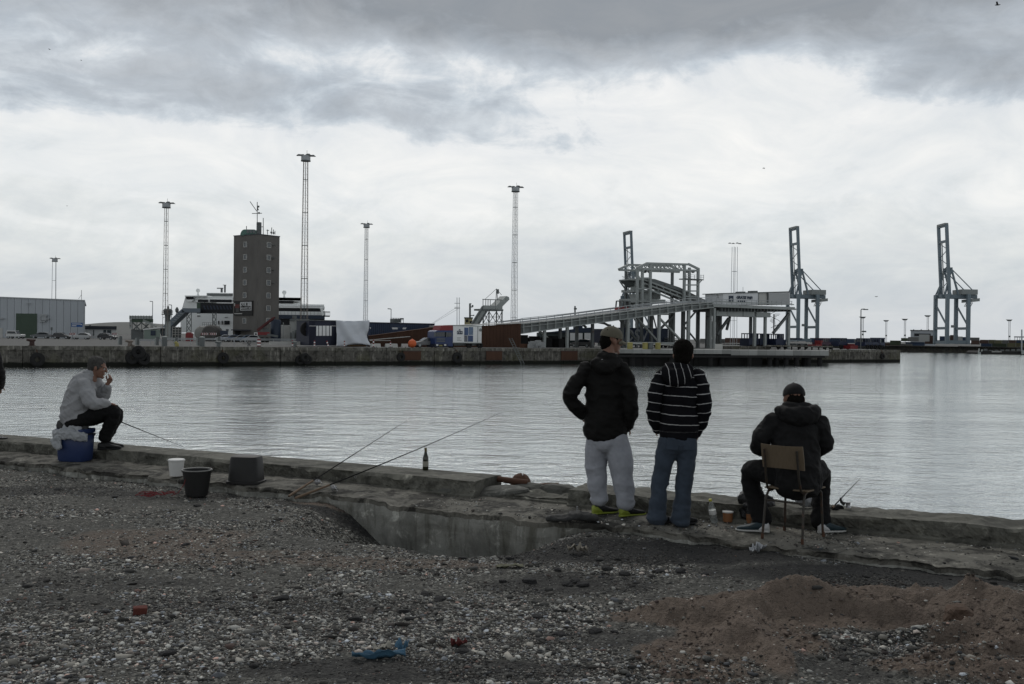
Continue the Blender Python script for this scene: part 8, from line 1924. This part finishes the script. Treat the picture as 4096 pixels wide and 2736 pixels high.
# ---- blue harbour tractors at the right
def tractor(x0, x1, top, cabtop, off, mat, label, cabs, rail=True):
    t = T('harbour_tractor', qg((x0 + x1) / 2, off), label, 'tractor', 'blue harbour tractors parked on the far quay')
    t.p('body', mat, lambda m: qbox(m, x0, top, x1, 1384, off, 2.5)); t.p('chassis', M_STEELD, lambda m: qbox(m, x0 + 2, 1384, x1 - 2, 1390, off + .3, 1.9))
    for a, b in cabs:
        cb_ = t.p('cab', mat, lambda m: [qbox(m, a, cabtop, b, cabtop + 4, off, 2.3), qbox(m, a, top - 3, b, top + 1, off, 2.3)] + [qbox(m, x, cabtop + 4, x + 1.8, top - 3, off, .15) for x in np.linspace(a, b - 1.8, 4)] + [qbox(m, x, cabtop + 4, x + 1.8, top - 3, off, .15, 2.1) for x in np.linspace(a, b - 1.8, 4)])
        t.p('glass', M_GLASSF, lambda m: qbox(m, a + 2, cabtop + 4, b - 2, top - 3, off + 1.0, .05), parent=cb_)
    for x in np.linspace(x0 + 6, x1 - 6, 2 if x1 - x0 < 60 else 4): t.p('wheel', M_TYRE, lambda m: m.add(*(lambda mm: (tyre(mm, x, 1388, .5, .35, off + .1), (mm.v, mm.f))[1])(MB())))
    return t
M_TRB = M_('tractor_blue', (.016, .026, .06), .5, .2, 1); M_TRP = M_('tractor_plum', (.06, .03, .05), .5, .2, 1)
tractor(2996, 3034, 1356, 1333, 18, M_TRB, 'dark blue harbour tractor left of the spiral stair', ((2998, 3032),)); tractor(3040, 3078, 1357, 1334, 18.5, M_TRB, 'dark blue harbour tractor with plum coloured cab frame', ((3041, 3076),)); tractor(3104, 3144, 1358, 1335, 16, M_TRB, 'dark blue harbour tractor right of the spiral stair', ((3108, 3136),))
tractor(3288, 3324, 1370, 1353, 10, M_TRP, 'plum coloured yard tractor right of the crane legs', ((3292, 3318),)); tractor(3354, 3392, 1369, 1352, 9, M_TRB, 'dark blue yard tractor beside the red low loader', ((3360, 3388),)); tractor(3460, 3522, 1372, 1353, 6, M_TRB, 'long dark blue bus like tractor with row of windows', ((3462, 3490), (3492, 3514)))
cb2 = T('lorry_cab', qg(3530, 6), 'dark blue lorry cab at the right end of the far quay', 'lorry'); cb2.p('cab', M_TRB, lambda m: [qbox(m, 3518, 1351, 3540, 1356, 6, 2.3), qbox(m, 3518, 1370, 3540, 1392, 6, 2.3), qbox(m, 3518, 1356, 3521, 1370, 6, 2.3), qbox(m, 3536, 1356, 3539, 1370, 6, 2.3)]); cb2.p('window', M_GLASSF, lambda m: qbox(m, 3521, 1356, 3536, 1370, 6.4, .1)); cb2.p('wheel', M_TYRE, lambda m: m.add(*(lambda mm: (tyre(mm, 3528, 1391, .5, .35, 6), (mm.v, mm.f))[1])(MB())))
one('low_loader', M_REDP, qg(3420, 7), lambda m: [qbox(m, 3402, 1382, 3432, 1396, 7, 2), qbox(m, 3414, 1376, 3420, 1384, 7, 1.5)], 'red low loader between two dark blue tractors', 'trailer'); one('low_loader', M_REDP, qg(3275, 10), lambda m: [qbox(m, 3264, 1378, 3292, 1388, 10, 2), qbox(m, 3284, 1362, 3292, 1380, 10, 1.5)], 'red low loader left of the plum coloured tractor', 'trailer')
fl_ = T('fork_carrier', qg(3205, 14), 'low pale roofed yard vehicle under the middle crane', 'vehicle'); fl_.p('body', M_STEELD, lambda m: qbox(m, 3184, 1374, 3228, 1388, 14, 2)); fl_.p('roof', M_CONCB, lambda m: qbox(m, 3194, 1365, 3222, 1368, 14, 2)); fl_.p('cab', M_TRB, lambda m: qbox(m, 3188, 1352, 3210, 1360, 15, 2)); fl_.p('wheel', M_TYRE, lambda m: [m.add(*(lambda mm: (tyre(mm, x, 1386, .5, .3, 14), (mm.v, mm.f))[1])(MB())) for x in (3192, 3220)])
for k, (x0, x1) in enumerate(((3328, 3352), (3366, 3390), (3414, 3434), (3440, 3460), (3466, 3504))): one('barrier', M_CONCB, qg((x0 + x1) / 2, 2), lambda m: qbox(m, x0, 1398, x1, 1405, 2, .6), 'white concrete barrier on the right end of far quay, %s from left' % ('first', 'second', 'third', 'fourth', 'fifth')[k], 'barrier', 'white barriers at the right end of far quay')

# ---- far shore with containers, hall and barge
hl = T('harbour_hall', at(3690, 470, .5), 'grey flat roofed hall on the far shore left of right crane', 'building'); hl.p('wall', M_GREYPANEL, lambda m: ybox(m, 3642, 1322, 3742, None, 470, 30)); hl.p('dock_opening', M_SHIPDK, lambda m: ybox(m, 3657, 1334, 3722, 1345, 469.8, .3)); hl.p('roof', M_ROOFDK, lambda m: ybox(m, 3640, 1320, 3744, 1323, 469.5, 31)); 
for k in range(3): hl.p('vent', M_STEELD, lambda m: ybox(m, 3652 + k * 30, 1317, 3656 + k * 30, 1321, 472, 2))
rr = random.Random(8); GCT = 'stacked containers on the far shore'
rows = []
def ctn(x0, x1, y0, y1, Y, mi, lb):
    t = T('container', at((x0 + x1) / 2, Y, .3), lb, 'container', GCT); t.p('box', M_CTR[mi], lambda m: ybox(m, x0, y0, x1, y1, Y, 2.6)); t.p('door_bar', M_STEELG, lambda m: ybox(m, x1 - 3, y0 + 1, x1 - 2, y1 - 1, Y - .05, .05))
names = ['brown', 'blue', 'grey', 'green', 'olive', 'pale']
lst = [(3632, 3676, 1348, 1366, 2), (3676, 3718, 1338, 1368, 5), (3718, 3740, 1342, 1368, 0), (3604, 3634, 1352, 1365, 3), (3622, 3700, 1368, 1376, 1), (3700, 3742, 1366, 1376, 0), (3758, 3790, 1345, 1362, 1), (3790, 3800, 1342, 1364, 5), (3800, 3832, 1340, 1362, 0), (3832, 3850, 1346, 1362, 5), (3850, 3880, 1348, 1364, 1), (3880, 3918, 1350, 1362, 2),
       (3884, 3920, 1362, 1378, 0), (3920, 3956, 1359, 1374, 0), (3956, 3982, 1359, 1374, 4), (3982, 4010, 1360, 1374, 4), (4010, 4036, 1360, 1374, 2), (4036, 4066, 1360, 1372, 0), (4066, 4110, 1360, 1372, 1), (3924, 3970, 1374, 1390, 1), (3970, 4030, 1374, 1390, 3), (4030, 4066, 1372, 1388, 4), (4066, 4110, 1372, 1388, 4), (3600, 3650, 1376, 1388, 2), (3650, 3700, 1376, 1388, 1), (3560, 3604, 1362, 1380, 3), (3540, 3600, 1372, 1386, 0), (3330, 3420, 1355, 1372, 1), (3420, 3460, 1356, 1372, 2), (3240, 3330, 1352, 1370, 1), (2900, 3000, 1352, 1372, 0), (2800, 2900, 1355, 1372, 2)]
def zone(x0, x1): return ('seen under the steel deck' if x1 < 3010 else 'behind the blue tractors' if x1 < 3500 else 'left of the grey hall' if x1 < 3636 else 'in front of the grey hall' if x1 < 3745 else 'behind the legs of the right crane' if x1 < 3884 else 'right of the right crane' if x1 < 3985 else 'near the right edge')
cnt = {}
for i, (x0, x1, y0, y1, mi) in sorted(enumerate(lst), key=lambda e: e[1][0]):
    row = 'lower' if y1 > 1376 else 'upper'; zk = (zone(x0, x1), row); cnt[zk] = cnt.get(zk, 0) + 1
    ctn(x0, x1, y0, y1, 400 + (i % 3) * 5 + (30 if mi == 5 else 0), mi, '%s container, %s from left in %s row %s' % (names[mi], ('first', 'second', 'third', 'fourth', 'fifth', 'sixth', 'seventh')[cnt[zk] - 1], row, zk[0]))
bg2 = T('barge', at(4010, 350, WATER_Z), 'long low dark barge at the right edge with white lettering', 'barge')
bg2.p('hull', M_('barge_black', (.016, .016, .015), .8, .4, .4), lambda m: m.prism([pix(3912, 1409, 350), pix(3920, 1403, 350), pix(4300, 1408, 350), pix(4300, 1426, 350), pix(3916, 1421, 350)], (0, 9, 0))); bg2.p('deck_gear', M_STEELD, lambda m: [ybox(m, 3935 + k * 22, 1396 + (k * 5) % 6, 3950 + k * 22, 1408, 352, 3) for k in range(9)]); bg2.p('bow_gear', M_STEELG, lambda m: [ybar(m, (3914, 1412), (3917, 1394), 349.5, .3), ybar(m, (3926, 1406), (3929, 1398), 350, .3), ybox(m, 3912, 1408, 3924, 1418, 349.5, .6)]); bg2.p('lettering', M_CONCB, lambda m: [ybox(m, 3968 + k * 5, 1405, 3971 + k * 5, 1409, 349.9, .05) for k in range(8)]); bg2.p('wheelhouse', M_STEELG, lambda m: ybox(m, 4086, 1402, 4130, 1416, 349, 4))
one('rail_portal', M_SHIPBLUE, at(4078, 396, .5), lambda m: [ybox(m, 4056, 1346, 4140, 1350, 396, 3)] + [ybox(m, 4058 + k * 10, 1350, 4060 + k * 10, 1362, 396, .4) for k in range(8)], 'dark blue railed gantry above the containers at the right edge', 'gantry')
one('flag_pole', M_GALV, at(4086, 356, -1), lambda m: ybar(m, (4087, 1318), (4087, 1410), 356, .35), 'thin pale pole on the barge at the right edge', 'pole')

# ---- gulls
def gull(px, py, Y, span, rz, flap, col, label):
    o = empty('gull', pix(px, py, Y), rz, label, 'bird', 'gulls in the sky'); mt = M_('gull_%d' % int(col * 100), (col, col, col), .8, .1, bump=0)
    b = Blob(); b.limb([(0, -.26 * span, 0, .02 * span, .02 * span), (0, -.05 * span, 0, .07 * span, .06 * span), (0, .12 * span, .01, .055 * span, .05 * span), (0, .22 * span, .03 * span, .03 * span, .03 * span)], 8, sub=2); b.m.build('body', mt, o, smooth=True)
    for s_ in (-1, 1):
        part('wing', mt, o, lambda m: m.prism([(s_ * .04 * span, .10 * span, .02), (s_ * .25 * span, .13 * span, flap * .16 * span), (s_ * .5 * span, -.02 * span, flap * .10 * span), (s_ * .25 * span, -.03 * span, flap * .15 * span), (s_ * .04 * span, -.08 * span, .02)], (0, 0, .02 * span)))
gull(3990, 20, 60, .62, R(60), 1.6, .02, 'dark gull flying at the top right corner'); gull(3055, 672, 110, .5, R(40), -1.0, .05, 'gull gliding high in the middle of the sky'); gull(198, 198, 130, .5, R(80), 1, .06, 'small gull at the upper left of the sky'); gull(325, 242, 150, .5, R(110), .8, .06, 'small gull right of another at the upper left sky'); gull(3505, 1187, 160, .9, R(30), .6, .4, 'pale gull flying low left of the rightmost crane'); gull(268, 824, 180, .5, R(70), .7, .06, 'tiny gull left of the first lattice mast')
